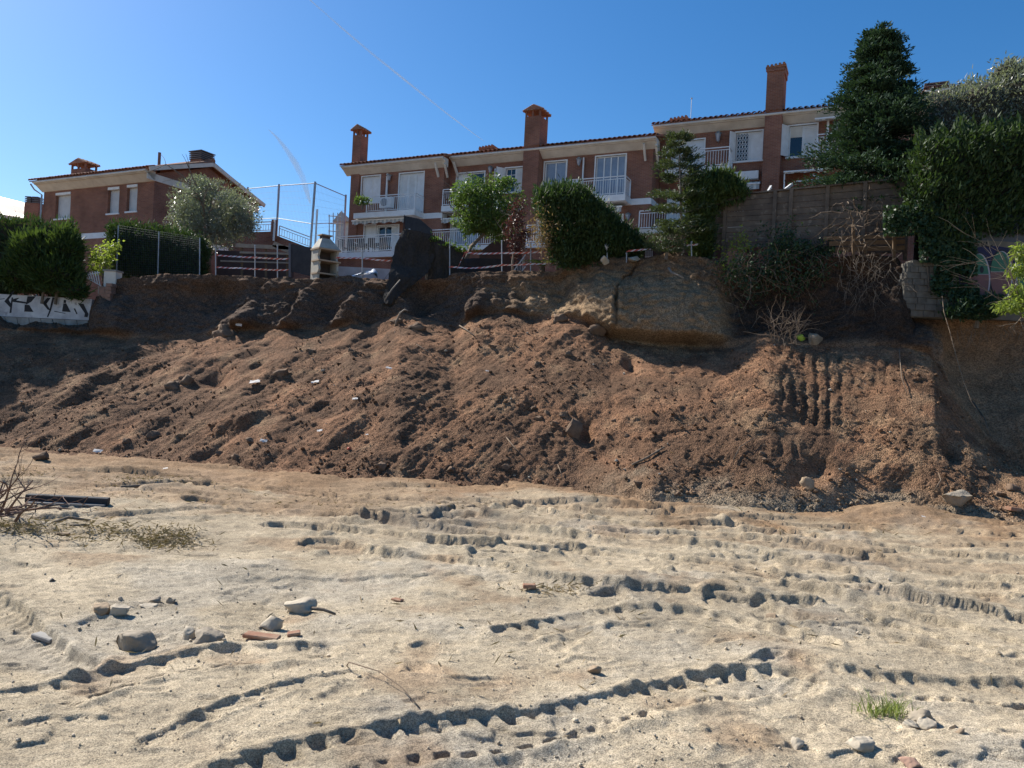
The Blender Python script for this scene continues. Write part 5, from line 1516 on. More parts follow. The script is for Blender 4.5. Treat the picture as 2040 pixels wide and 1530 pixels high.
# balcony and terrace plants
for (x, y, d, hs_, lab, nm) in ((723, 402, 43.6, 0.4, 'small plants growing in the brick balcony planter', 'planter_plants'), (1606, 312, 38.4, 0.35, 'dark potted plants under the open window of the right house', 'window_plants')):
    hedge(nm, lab, 'plant', [E(x - 8, y - 2, d, 8, 8, 0.2), E(x + 6, y - 2, d, 8, 8, 0.2)], 500, L_IVY if 'dark' in lab else L_ALM, int(x), L=0.16, W=0.05, up=1.0, corek=False, stems=1)
# cycad
cy = lip_at(1080, 0.2); cy = P(1080, 543, 26.3)
t_ = thing('cycad', 'small cycad palm with arching fronds beside the red shrub', 'palm', cy)
mb = MB(); mb.tube([cy - Vector((0, 0, .15)), cy + Vector((0, 0, .22))], [0.12, 0.09], 8); mb.build('trunk', BARK, t_)
rng_ = np.random.default_rng(41)
for k in range(14):
    az = 6.283 * k / 14; ln = rng_.uniform(0.55, 0.75); cl = Cloud()
    dd = np.array((math.cos(az), math.sin(az) * 0.8, 0.0))
    us = np.linspace(0.1, 1, 16)
    spine = np.array(cy) + np.array((0, 0, .2)) + dd * (us[:, None] * ln) + np.array((0, 0, 1)) * (0.95 * us - 0.75 * us ** 2)[:, None] * ln
    side = np.cross(dd, (0, 0, 1))
    for sg in (-1, 1):
        cl.add(*leaf_quads(spine + side * sg * 0.06, np.repeat((side * sg + dd * 0.6)[None], 16, 0), 0.16, 0.022, rng_))
    cl.build('frond', L_ALM, t_)

for k, (x, ty, d, r) in enumerate(((-78, 342, 28.6, 1.3), (-195, 285, 28.6, 1.6), (-320, 245, 28.8, 1.7))):
    conifer('tall_cypress', ['nearest', 'middle', 'farthest'][k] + ' of the tall dark conifers beyond the left edge, shading the slope', P(x, 620, d), P(x + 6, ty, d), r, 22, 610 + k, L_FIR, 0.22, 0.09, tuft=20, trunk_r=0.18, profile=lambda u: (1 - u) ** 0.55, per=(9, 12), h0=0.05, droop=0.0)

# ------------------------------------------------------------------ walls, fences and things along the cliff edge
RNG = random.Random(5)
PAINT_W = mat('white_wall_paint', (0.62, 0.61, 0.60), 0.9, (0.40, 0.39, 0.40), 2.2, col3=(0.30, 0.29, 0.30), scale3=5, f3=0.62)
SPRAY = mat('black_spray_paint', (0.012, 0.012, 0.016), 0.6)
OLDBRICK = mat('old_brick', (0.30, 0.17, 0.12), 0.95, (0.20, 0.13, 0.10), 5, bump=0.4)
BOARD = mat('weathered_board', (0.155, 0.12, 0.09), 0.9, (0.085, 0.068, 0.055), 2.6, bump=0.3, bscale=18, col3=(0.21, 0.17, 0.13), scale3=7, f3=0.58)
STONE = mat('wall_stone', (0.165, 0.15, 0.125), 0.95, (0.095, 0.085, 0.07), 4, bump=0.5, bscale=22)
WOOD = mat('brown_timber', (0.17, 0.11, 0.06), 0.85, (0.10, 0.065, 0.04), 4)
BRUSH = mat('brushwood_screen', (0.045, 0.038, 0.032), 0.95, (0.022, 0.02, 0.02), 14, bump=0.5, bscale=60)
RED_T = mat('red_tape', (0.42, 0.09, 0.06), 0.5); WHT_T = mat('white_tape', (0.55, 0.53, 0.52), 0.5)
STEEL_D = mat('dark_rebar', (0.10, 0.09, 0.085), 0.7, (0.16, 0.11, 0.08), 10)

def strip(name, label, cat, pts, w, depth, m, thick=0.003, kind=None): pass
# ---- white graffiti wall, left
def dw(x): return np.interp(x, [-700, 0, 200], [28.9, 28.05, 27.8])
gw = thing('graffiti_wall', 'low white rendered wall with black angular graffiti at the left', 'wall', P(90, 640, float(dw(90))))
tl, tr_, bl, br_ = P(-520, 556, dw(-520)), P(183, 596, dw(183)), P(-520, 606, dw(-520)), P(178, 638, dw(178))
back_ = Vector((0, 0.24, 0))
m = MB(); m.hexa([bl, br_, br_ + back_, bl + back_, tl, tr_, tr_ + back_, tl + back_]); m.build('painted_panel', PAINT_W, gw)
bl2, br2 = P(-520, 640, dw(-520)), P(186, 672, dw(186))
dn = Vector((0, -0.03, -0.003))
nb = 30
for row in range(2):
    for k in range(nb):
        a, b = (k + 0.5 * (row % 2)) / nb, (k + 0.94 + 0.5 * (row % 2)) / nb
        if b > 1: continue
        t0_, t1_ = row / 2 + 0.02, row / 2 + 0.47
        m = MB()
        q_ = [lerp(lerp(bl, br_, u), lerp(bl2, br2, u), v) + dn * (1 + RNG.random() * 0.8) for u, v in ((a, t1_), (b, t1_), (b, t0_), (a, t0_))]
        m.hexa([q_[0], q_[1], q_[1] + back_, q_[0] + back_, q_[3], q_[2], q_[2] + back_, q_[3] + back_])
        m.build('footing_block', CONC, gw)
for poly in ([(55, 1150), (165, 1020), (192, 1020), (112, 1130), (152, 1200), (132, 1228)], [(148, 1100), (168, 1100), (146, 1295), (120, 1300)], [(165, 1130), (332, 1158), (332, 1180), (160, 1156)],
             [(350, 1085), (458, 1085), (395, 1158), (328, 1190)], [(314, 1190), (372, 1196), (426, 1284), (308, 1280)], [(538, 1172), (600, 1104), (645, 1104), (592, 1180), (640, 1262), (606, 1256)],
             [(664, 1100), (695, 1100), (650, 1262), (612, 1350), (596, 1348), (630, 1255)], [(806, 1176), (842, 1176), (898, 1286), (788, 1278)], [(812, 1130), (840, 1136), (836, 1172), (806, 1170)],
             [(990, 1172), (1062, 1182), (1124, 1312), (1112, 1352), (1070, 1346), (1078, 1302)], [(160, 1120), (238, 1104), (240, 1112), (190, 1148)], [(935, 1240), (955, 1240), (985, 1310), (970, 1312)], [(-40, 1122), (60, 1112), (60, 1120), (-40, 1130)], [(690, 1270), (830, 1300), (830, 1306), (690, 1280)]):
    m = MB(); pts = []
    for zx, zy in poly:
        x, y = zx / 6.375, 420 + zy / 6.375
        pts.append(P(x, y, float(dw(x)) - 0.006))
    m.prism(pts, (0, -0.004, 0)); m.build('graffiti', SPRAY, gw)
# brick pillar at its end, courses one by one, and the gate post
pl = thing('brick_pillar', 'crumbling brick pillar ending the white graffiti wall', 'pillar', P(195, 665, 27.6))
bw, bh = 0.225, 0.118
p0 = P(184, 668, 27.62)
for r in range(15):
    for k in range(2):
        if r == 14 and k == 0: continue
        x = p0.x + 0.03 * r * 0.35 + (k + (0.0 if r % 2 else 0.08)) * (bw + 0.012) + RNG.uniform(-.008, .008)
        m = MB(); m.box(x, x + bw, 27.62 + RNG.uniform(-.015, .015), 27.95, p0.z + r * (bh + 0.012), p0.z + r * (bh + 0.012) + bh); m.build('brick', OLDBRICK, pl)
m = MB(); m.box(p0.x + 0.1, p0.x + 0.46, 27.66, 27.92, p0.z, p0.z + 14 * (bh + 0.012)); m.build('mortar_core', CONC, pl)
gp = thing('gate_post', 'squat beige concrete gate post beside the left brick pillar', 'post', P(218, 588, 28.0))
a, b = P(205, 590, 28.0), P(231, 541, 28.0)
m = MB(); m.box(a.x, b.x, 28.0, 28.45, a.z - 0.1, b.z); m.build('shaft', PLASTER, gp)
m = MB(); m.box(a.x - 0.03, b.x + 0.03, 27.96, 28.49, b.z + 0.001, b.z + 0.06); m.build('cap', CONC, gp)
gt = thing('slatted_gate', 'fallen white slatted gate panel below the trailing vine', 'gate', P(186, 570, 28.2))
for k in range(6):
    x = 169 + k * 5
    m = MB(); m.beam(P(x, 543 - 0.6 * k, 28.2), P(x + 5.5, 552 + 3.5 * k, 28.2), 0.035, 0.02, up=(0, 1, 0)); m.build('slat', WHITE, gt)
m = MB(); m.beam(P(167, 548, 28.23), P(199, 543, 28.23), 0.03, 0.03); m.beam(P(172, 553, 28.23), P(202, 570, 28.23), 0.03, 0.03); m.build('rail', WHITE, gt)

# ---- barrier posts and red and white tape
posts = [(508, 489, 552, 28.0), (553, 489, 556, 27.8), (722, 503, 552, 27.4), (816, 457, 556, 27.1), (896, 478, 552, 26.7), (1000, 480, 546, 26.3), (1057, 486, 546, 26.1), (1248, 505, 519, 24.6), (1378, 482, 515, 24.2), (430, 495, 549, 28.2)]
for i, (x, y0, y1, d) in enumerate(posts):
    o = thing('fence_post', ['left thin post behind the tapes below the olive tree', 'right thin post behind the tapes, next to the black panel', 'thin post right of the white barbecue', 'tall thin post in front of the torn brushwood screen', 'thin post at the right end of the brushwood fence', 'thin post just left of the red shrub', 'thin post just right of the red shrub', 'short post stub right of the wedge hedge', 'thin post right of the young conifer trunk', 'thin post at the olive tree trunk'][i], 'post', P(x, y1, d), 0, 'thin posts along the cliff edge')
    m = MB(); m.tube([P(x, y1 + 6, d), P(x + RNG.uniform(-1, 1), y0, d)], 0.022, 6); m.build('shaft', GALV, o)
    m = MB(); m.tube([P(x, y0 + 1, d), P(x, y0 - 1.2, d)], 0.034, 6); m.build('cap', GALV, o)
def tape(label, pts, w=0.06, seg=0.2, twist=0.0):
    """barrier tape between pixel points with depth; alternating red and white lengths, one face each"""
    path = [P(*q_) for q_ in pts]
    fine = []
    for a, b in zip(path[:-1], path[1:]):
        L = (b - a).length; n = max(2, int(L / 0.07))
        for k in range(n):
            t = k / n; fine.append(lerp(a, b, t) + Vector((0, 0, -0.05 * L * 0.5 * 4 * t * (1 - t) * 0.4)))
    fine.append(path[-1])
    m = MB(); L = 0
    for k in range(len(fine) - 1):
        a, b = fine[k], fine[k + 1]
        ang0, ang1 = twist * math.sin(L * 2.2), twist * math.sin((L + (b - a).length) * 2.2)
        u0 = Vector((0, math.sin(ang0), math.cos(ang0))) * w / 2; u1 = Vector((0, math.sin(ang1), math.cos(ang1))) * w / 2
        s_ = 0.06                                     # slanted stripes
        e_ = (b - a).normalized() * s_
        m.face([a - u0 - e_, b - u1 - e_, b + u1 + e_, a + u0 + e_], int(L / (seg * 0.5)) % 2)
        L += (b - a).length
    o = m.build('barrier_tape', [RED_T, WHT_T], None, origin=path[0])
    props(o, label, 'tape', 'red and white barrier tapes')
tape('upper red and white tape strand left of the black panel', [(430, 508, 28.2), (470, 511, 28.0), (510, 513, 27.9), (574, 516, 27.7)], twist=0.4)
tape('lower red and white tape strand left of the black panel', [(430, 532, 28.2), (478, 534, 28.0), (512, 536, 27.9), (574, 538, 27.7)], twist=0.5)
tape('red and white tape stretched right of the white barbecue', [(670, 513, 27.5), (722, 514, 27.4), (780, 520, 27.2)], twist=0.3)
tape('upper red and white tape behind the red shrub', [(926, 502, 26.8), (945, 505, 26.7), (1000, 504, 26.3), (1057, 503, 26.1), (1108, 500, 26.0)], twist=0.3)
tape('lower sagging red and white tape in front of the red shrub', [(896, 531, 26.6), (930, 534, 26.5), (960, 533, 26.4), (1000, 528, 26.25), (1057, 526, 26.05), (1110, 524, 25.9)], twist=0.6)
tape('tape strand looping down from the almond tree trunk', [(926, 504, 26.8), (918, 520, 26.7), (912, 534, 26.6)], w=0.06)
tape('red and white tape right of the wedge hedge, under the young pine', [(1250, 500, 24.6), (1310, 493, 24.4), (1378, 488, 24.2), (1400, 486, 24.2)], twist=0.3)

# ---- black panel and barbecue
bpn = thing('black_panel', 'flat black sheet panel standing left of the white barbecue', 'panel', P(600, 553, 28.6))
m = MB(); q_ = [P(580, 541, 28.6), P(626, 552, 28.0), P(626, 494, 28.0), P(580, 486, 28.6)]
bk = Vector((0.02, 0.05, 0)); m.hexa([q_[0], q_[1], q_[1] + bk, q_[0] + bk, q_[3], q_[2], q_[2] + bk, q_[3] + bk]); m.build('sheet', BLACK, bpn)
m = MB(); m.beam(P(577.5, 552, 28.63), P(577.5, 485, 28.63), 0.08, 0.08, up=(0, 1, 0)); m.build('frame_post', mat('grey_frame', (0.10, 0.11, 0.13), 0.6), bpn)
BBW = mat('cream_cast_concrete', (0.46, 0.43, 0.36), 0.9, (0.32, 0.30, 0.26), 3.5, bump=0.3); BBK = mat('sooty_firebrick', (0.06, 0.045, 0.038), 0.95, (0.11, 0.075, 0.06), 5)
bo = P(645, 560, 27.7)
bq = thing('barbecue', 'white cast concrete garden barbecue with a hood on the cliff edge', 'barbecue', bo, math.radians(38))
XM = Matrix.Translation(bo) @ Matrix.Rotation(math.radians(40), 4, 'Z')
def side_panel(x):
    m = MB(XM); pr = []
    for z, y in ((0, -0.26), (0.20, -0.30), (0.22, -0.26), (0.38, -0.36), (0.55, -0.30), (0.66, -0.36), (0.68, -0.30), (0.86, -0.22), (1.02, -0.30), (1.10, -0.34)): pr.append((x, y, z))
    pr += [(x, 0.28, 1.10), (x, 0.28, 0)]
    m.prism(pr, (0.08, 0, 0)); return m.build('side_panel', BBW, bq)
side_panel(-0.40); side_panel(0.32)
m = MB(XM); m.box(-0.319, 0.319, 0.20, 0.28, 0, 1.099); m.build('back_panel', BBK, bq)
for z, yy in ((0.21, -0.33), (0.67, -0.42), (1.101, -0.40)):
    m = MB(XM); m.box(-0.44, 0.44, yy, 0.199 if z < 1 else 0.30, z, z + 0.055); m.build('shelf', mat('tan_ledge', (0.36, 0.27, 0.19), 0.9), bq)
m = MB(XM); m.hexa([(-0.42, -0.38, 1.157), (0.42, -0.38, 1.157), (0.42, 0.28, 1.157), (-0.42, 0.28, 1.157), (-0.17, -0.06, 1.56), (0.17, -0.06, 1.56), (0.17, 0.22, 1.56), (-0.17, 0.22, 1.56)])
m.build('hood', BBW, bq)
m = MB(XM); m.box(-0.15, 0.15, -0.05, 0.20, 1.561, 1.66); m.build('flue', BBK, bq)
m = MB(XM); m.box(-0.22, 0.22, -0.11, 0.26, 1.661, 1.70); m.build('flue_cap', mat('tan_ledge', (0.36, 0.27, 0.19), 0.9), bq)
# white block under a curled silver sheet
tp = thing('silver_tarpaulin', 'crumpled silver and black tarpaulin at the foot of the terrace wall', 'tarpaulin', P(715, 553, 27.3))
nx, ny = 26, 8
V_ = []
rg_ = np.random.default_rng(3)
for j in range(ny):
    for i in range(nx):
        u, v = i / (nx - 1), j / (ny - 1)
        x = 688 + 64 * u; ytop = np.interp(u, [0, .3, .75, .9, 1], [552, 547, 538, 535, 541]); y = lerp(ytop, ytop + np.interp(u, [0, .5, .8, 1], [2, 5, 9, 14]), v)
        V_.append(tuple(P(x, y, 27.35 - 0.25 * v + 0.06 * math.sin(9 * u + 5 * v) + rg_.normal() * 0.02)))
mesh_np('sheet', np.array(V_), grid_faces(ny, nx), mat('silver_foil', (0.55, 0.57, 0.60), 0.35, (0.03, 0.03, 0.035), 5, contrast=(0.45, 0.55), metal=0.3), tp)
gwf = MB(); a, b = P(668, 553, 28.4), P(782, 536, 28.4)
gwf.box(a.x, b.x, 28.4, 28.6, a.z - 0.3, b.z)
props(gwf.build('low_garden_wall', mat('grey_white_render', (0.48, 0.49, 0.52), 0.9, (0.36, 0.36, 0.38), 2), None, origin=(a.x, 28.4, a.z)), 'low pale rendered wall behind the silver tarpaulin', 'wall')

# ---- brushwood screen, torn and hanging over the edge
def sheet(name, label, cat, rows_l, rows_r, ncol, m, seed, bulge=0.08, extra=None, wob=0.02):
    """a hanging cloth between a left and a right edge, each a list of (px, py, depth)"""
    n = len(rows_l); V_ = []
    fine = 5
    L_, R_ = [], []
    for k in range(n - 1):
        for j in range(fine):
            t = j / fine; L_.append(lerp(P(*rows_l[k]), P(*rows_l[k + 1]), t)); R_.append(lerp(P(*rows_r[k]), P(*rows_r[k + 1]), t))
    L_.append(P(*rows_l[-1])); R_.append(P(*rows_r[-1]))
    rg = np.random.default_rng(seed)
    for a, b in zip(L_, R_):
        for i in range(ncol):
            u = i / (ncol - 1); V_.append(np.array(lerp(a, b, u)) + np.array((0, -bulge * math.sin(math.pi * u), 0)))
    V_ = np.array(V_); V_[:, 1] += 0.12 * noise(V_, 1.8, seed) * 1.0; V_ += rg.normal(size=V_.shape) * wob * np.array((1, .6, .5))
    base = tuple(P(*rows_l[-1]))
    f = grid_faces(len(L_), ncol)
    Vb = V_ + np.array((0, 0.03, 0)); f2 = f[:, ::-1] + len(V_)
    o = thing(name, label, cat, base)
    mesh_np('screen', np.concatenate([V_, Vb]), np.concatenate([f, f2]), m, o)
    if extra:
        mb = MB()
        for k in range(extra):
            i = rg.integers(0, len(V_)); a = Vector(V_[i]) + Vector((0, -0.02, 0)); d = Vector((rg.normal() * 0.10, -0.03, -0.35 + rg.normal() * 0.2))
            mb.tube([a, a + d * 0.5, a + d], 0.006, 3, cap=False)
        mb.build('loose_stick', TWIGD, o, kind='stuff')
    return o
def drape(x, y): return (x, y, slope_px(x, y)[0].y - 0.22)
sheet('brushwood_screen', 'torn dark brushwood screen hanging down over the cliff edge', 'screen',
      [(803, 455, 27.0), (790, 485, 26.9), (779, 520, 26.6), (773, 550, 26.2), drape(768, 580), drape(760, 603)],
      [(868, 470, 27.2), (868, 505, 27.1), (856, 540, 26.9), (836, 556, 26.5), drape(806, 580), drape(778, 606)], 18, BRUSH, 51, extra=260)
sheet('brushwood_fence', 'sagging dark brushwood fence panel left of the almond tree', 'fence',
      [(848, 466, 27.25), (848, 510, 27.2), (846, 562, 27.1)], [(925, 500, 26.95), (925, 525, 26.9), (925, 556, 26.85)], 22, BRUSH, 52, extra=140)
sheet('dark_screen', 'low black garden screen behind the drooping tape and almond trunk', 'screen',
      [(905, 515, 27.9), (905, 535, 27.9), (905, 560, 27.9)], [(1000, 516, 27.7), (1000, 535, 27.7), (1000, 560, 27.7)], 16, BLACK, 53, wob=0.006)
st = thing('stair_side_wall', 'dark sloping wall of the garden stair behind the almond tree', 'wall', P(985, 548, 31))
m = MB(); m.prism([P(955, 503, 31), P(1000, 466, 31), P(1040, 466, 31), P(1040, 556, 31), P(955, 556, 31)], (0, 0.3, 0)); m.build('panel', mat('dark_brown_render', (0.07, 0.045, 0.04), 0.9, (0.10, 0.06, 0.05), 3), st)
cv = hedge('creeper', 'green creeper growing along the top of the sagging brushwood fence', 'creeper', [E(868, 478, 27.1, 12, 6, .15), E(895, 488, 27, 14, 5, .15), E(918, 497, 26.9, 12, 6, .15)], 420, L_ALM, 54, L=0.09, W=0.05, corek=False, stems=1)
sr = thing('stair_railing', 'sloping white stair railing below the red shrub', 'railing', P(1030, 548, 28.2))
for a_, b_ in (((1021, 543), (1047, 507)), ((1021, 562), (1047, 531))):
    m = MB(); m.beam(P(a_[0], a_[1], 28.2), P(b_[0], b_[1], 28.2), 0.04, 0.04); m.build('rail', WHITE, sr)
for k in range(1, 8):
    t = k / 8; m = MB(); m.beam(P(lerp(1021, 1047, t), lerp(543, 507, t), 28.2), P(lerp(1021, 1047, t), lerp(562, 531, t), 28.2), 0.018, 0.018, up=(0, 1, 0)); m.build('baluster', WHITE, sr)
# black sun screen on the left terrace
ss_ = thing('sun_screen', 'black sun screen standing on the left terrace beside the awning', 'screen', HM @ Vector((FA(810, 500, tA - 2.0)[0], tA - 2.0, floorA)), -HA)
m = MB(HM); pts = [(FA(x, y, tA - 2.0)) for x, y in ((806, 430), (836, 436), (860, 457), (862, 497), (806, 499))]
m.prism([(s, tA - 2.0, max(h, floorA)) for s, h in pts], (0, 0.04, 0)); m.build('cloth', BLACK, ss_)
m = MB(HM); m.beam((pts[0][0], tA - 2.03, floorA), (pts[0][0], tA - 2.03, pts[0][1] + 0.05), 0.04, 0.04, up=(0, 1, 0)); m.build('post', DARKM, ss_)
# terrace furniture
def chair(px, label):
    s, _ = FA(px, 500, tA - 1.7)
    o = thing('patio_chair', label, 'chair', HM @ Vector((s, tA - 1.7, floorA)), -HA, 'black chairs on the left terrace')
    m = MB(HM); m.box(s - .24, s + .24, tA - 1.94, tA - 1.46, floorA + .42, floorA + .46); m.build('seat', DARKM, o)
    m = MB(HM); m.box(s - .24, s + .24, tA - 1.99, tA - 1.95, floorA + .47, floorA + .92); m.build('backrest', DARKM, o)
    for dx in (-.22, .22):
        for dy in (-1.92, -1.48):
            m = MB(HM); m.beam((s + dx, tA + dy, floorA), (s + dx, tA + dy, floorA + .419), .03, .03, up=(0, 1, 0)); m.build('leg', DARKM, o)
for k, px in enumerate((684, 703, 724, 744, 768)):
    chair(px, ['leftmost', 'second from left', 'middle', 'fourth from left', 'rightmost'][k] + ' black patio chair behind the left terrace railing')
s, _ = FA(730, 500, tA - 1.0)
tb_ = thing('patio_table', 'long dark patio table behind the terrace chairs', 'table', HM @ Vector((s, tA - 1.0, floorA)), -HA)
m = MB(HM); m.box(s - 1.3, s + 1.3, tA - 1.3, tA - .6, floorA + .72, floorA + .76); m.build('top', DARKM, tb_)
for dx in (-1.2, 1.2):
    m = MB(HM); m.box(s + dx - .04, s + dx + .04, tA - 1.2, tA - .7, floorA, floorA + .719); m.build('leg', DARKM, tb_)

# ---- ball court fence and ramp wall between the houses
cf = thing('ball_court_fence', 'tall ball court fence of wire netting on slim posts between the houses', 'fence', P(620, 490, 46))
fp = [((494, 373), (490, 478), 54), ((556, 367), (549, 478), 49), ((628, 362), (616, 500), 45), ((689, 388), (684, 478), 52)]
for (a, b, d) in fp:
    m = MB(); m.tube([P(b[0], b[1] + 25, d), P(a[0], a[1], d)], 0.07, 8); m.build('post', GALV, cf)
for (p_, q_) in zip(fp[:-1], fp[1:]):
    a, b, c, d = P(*p_[1], p_[2]), P(*q_[1], q_[2]), P(q_[0][0], q_[0][1] + 3, q_[2]), P(p_[0][0], p_[0][1] + 3, p_[2])
    mesh_panel(cf, (a, b, c, d), 26, 9, 0.004, mat('netting_wire', (0.16, 0.17, 0.19), 0.7), name='netting')
    m = MB(); m.tube([d, c], 0.03, 5); m.tube([lerp(a, d, .4), lerp(b, c, .4)], 0.025, 5); m.build('crossbar', GALV, cf)
lp = thing('lamp_pole', 'short slim pole in front of the ball court netting', 'pole', P(627, 500, 44.5)); m = MB(); m.tube([P(627, 510, 44.5), P(632, 417, 44.5)], 0.06, 8); m.build('shaft', WHITE, lp)
rw = thing('ramp_wall', 'brown brick ramp wall sloping down beside the ball court fence', 'wall', P(540, 545, 38))
m = MB(); top_ = [(455, 464), (541, 461), (553, 470), (640, 503)]
m.prism([P(*q_, 38) for q_ in top_] + [P(640, 575, 38), P(455, 575, 38)], (0, 0.3, 0)); m.build('wall', BRICK, rw)
m = MB(); a, b = P(540.5, 461, 37.9), P(552, 438, 37.9); m.box(a.x, b.x, 37.85, 37.999, a.z - 0.4, b.z); m.build('pillar', BRICK, rw)
balustrade(rw, [P(497, 463.2, 38.1), P(540, 461.4, 38.1)], 0.5, 0.13, 'railing', WHITE, None)
balustrade(rw, [P(556, 471.5, 38.1), P(618, 494.5, 38.1)], 0.55, 0.13, 'railing', WHITE, None)
m = MB(); m.tube([P(545, 480, 37.8), P(548, 438, 37.8)], 0.05, 6); m.build('pipe', WHITE, rw)
pg = thing('pergola_beams', 'pale wooden beams of a low shelter left of the black panel', 'pergola', P(520, 545, 31))
for (x0, y0, x1, y1, w) in ((470, 489, 577, 494, .16), (478, 503, 575, 506, .08), (440, 520, 575, 524, .06), (545, 486, 578, 500, .22)):
    m = MB(); m.beam(P(x0, y0, 31), P(x1, y1, 31), 0.1, w); m.build('beam', mat('pale_timber', (0.34, 0.27, 0.20), 0.9, (0.24, 0.19, 0.15), 4), pg)
for x in (482, 530, 572):
    m = MB(); m.beam(P(x, 560, 31.1), P(x, 492, 31.1), .08, .08, up=(0, 1, 0)); m.build('post', WOOD, pg)
m = MB(); a, b = P(430, 560, 32.2), P(585, 506, 32.2); m.box(a.x, b.x, 32.2, 32.4, a.z, b.z); m.build('back_wall', mat('dark_brown_render', (0.07, 0.045, 0.04), 0.9), pg)
dh = thing('distant_building', 'pale distant building with a pitched roof seen behind the court netting', 'building', P(680, 470, 80))
m = MB(); m.box(P(668, 470, 80).x, P(700, 470, 80).x, 80, 88, 8, P(680, 440, 80).z); m.build('wall', PLASTER, dh)
m = MB(); m.prism([P(662, 441, 79.5), P(680, 420, 79.5), P(702, 441, 79.5)], (0, 9, 0)); m.build('roof', mat('pale_roof', (0.5, 0.42, 0.36), 0.9), dh)
sc = thing('scaffold', 'small pale scaffold tower beside the left row house', 'scaffold', P(665, 470, 70))
for x in (656, 664, 673, 681):
    m = MB(); m.tube([P(x, 480, 70), P(x, 420 + (x % 3) * 4, 70)], 0.05, 5); m.build('upright', GALV, sc)
for y in (430, 445, 460):
    m = MB(); m.tube([P(654, y, 70.1), P(683, y + 2, 70.1)], 0.045, 5); m.build('ledger', GALV, sc)

# ---- board wall on the right: planks one by one between posts
wl = thing('board_wall', 'weathered wall of horizontal planks between posts above the right bank', 'wall', P(1560, 490, 23.8))
A0, A1 = P(1424, 440, 24.9), P(1812, 440, 22.7)
A0.z = A1.z = 0
topz = P(1424, 393, 24.9).z
top2 = P(1640, 374, 23.7).z
n_b = 10; bz0 = P(1450, 494, 24.7).z
px_posts = [1424, 1542, 1574, 1646, 1720, 1806]
def wp(px):
    a, _ = ray(px, 440); dx, dy = A1.x - A0.x, A1.y - A0.y
    k = (A0.y * a - A0.x) / (dx - dy * a); return A0 + Vector((dx * k, dy * k, 0))
nrm = Vector((A1.y - A0.y, -(A1.x - A0.x), 0)).normalized()
if nrm.y > 0: nrm = -nrm
tops = lambda px: lerp(topz, top2, (px - 1424) / (1640 - 1424))
for a_, b_ in zip(px_posts[:-1], px_posts[1:]):
    pa_, pb_ = wp(a_), wp(b_)
    ta, tb = tops(a_), tops(b_)
    bot = bz0 - 0.35 * (a_ - 1424) / 380
    for k in range(n_b):
        z0a, z1a = lerp(bot, ta, k / n_b), lerp(bot, ta, (k + 1) / n_b) - 0.014
        z0b, z1b = lerp(bot, tb, k / n_b), lerp(bot, tb, (k + 1) / n_b) - 0.014
        o_ = nrm * RNG.uniform(0, 0.035); bk = -nrm * 0.045
        p1, p2 = pa_ + o_, pb_ + o_
        m = MB(); zz = lambda p_, z: Vector((p_.x, p_.y, z + RNG.uniform(-.004, .004)))
        m.hexa([zz(p1, z0a), zz(p2, z0b), zz(p2 + bk, z0b), zz(p1 + bk, z0a), zz(p1, z1a), zz(p2, z1b), zz(p2 + bk, z1b), zz(p1 + bk, z1a)])
        m.build('plank', BOARD, wl)
for px in px_posts + [1444]:
    q_ = wp(px) + nrm * 0.07; m = MB(); m.beam(Vector((q_.x, q_.y, bz0 - 0.5)), Vector((q_.x, q_.y, tops(px) + 0.03)), 0.11, 0.08, up=tuple(nrm)); m.build('post', BOARD, wl)
m = MB(); q1, q2 = wp(1424) + nrm * 0.02, wp(1806) + nrm * 0.02; m.beam(Vector((q1.x, q1.y, tops(1424) + 0.02)), Vector((q2.x, q2.y, tops(1806) + 0.02)), 0.12, 0.05); m.build('capping', BOARD, wl)
ts_ = thing('timber_shoring', 'brown shoring planks under the right end of the board wall', 'shoring', P(1730, 500, 22.6))
for k, (y0, y1) in enumerate(((467, 474), (477, 486), (489, 498))):
    m = MB(); m.hexa([P(1640 + 12 * k, y1 + 4, 22.9), P(1803, y1, 22.2), P(1803, y1, 22.26), P(1640 + 12 * k, y1 + 4, 22.96), P(1640 + 12 * k, y0 + 4, 22.9), P(1803, y0, 22.2), P(1803, y0, 22.26), P(1640 + 12 * k, y0 + 4, 22.96)]); m.build('plank', WOOD, ts_)
for x in (1700, 1781):
    m = MB(); m.beam(P(x, 520, 22.15 + (1781 - x) * .004), P(x, 446, 22.15 + (1781 - x) * .004), .08, .06, up=(0, 1, 0)); m.build('post', WOOD, ts_)
def stub_bar(px0, py0, px1, py1, label):
    m = MB(); m.beam(P(px0, py0, 24.6), P(px1, py1, 24.9), 0.06, 0.09); o = m.build('leaning_board', WHITE, None, origin=tuple(P(px0, py0, 24.6))); props(o, label, 'board')
stub_bar(1564, 378, 1578, 367, 'right white board end leaning on top of the plank wall')
stub_bar(1530, 382, 1536, 372, 'left pale board end poking above the plank wall')

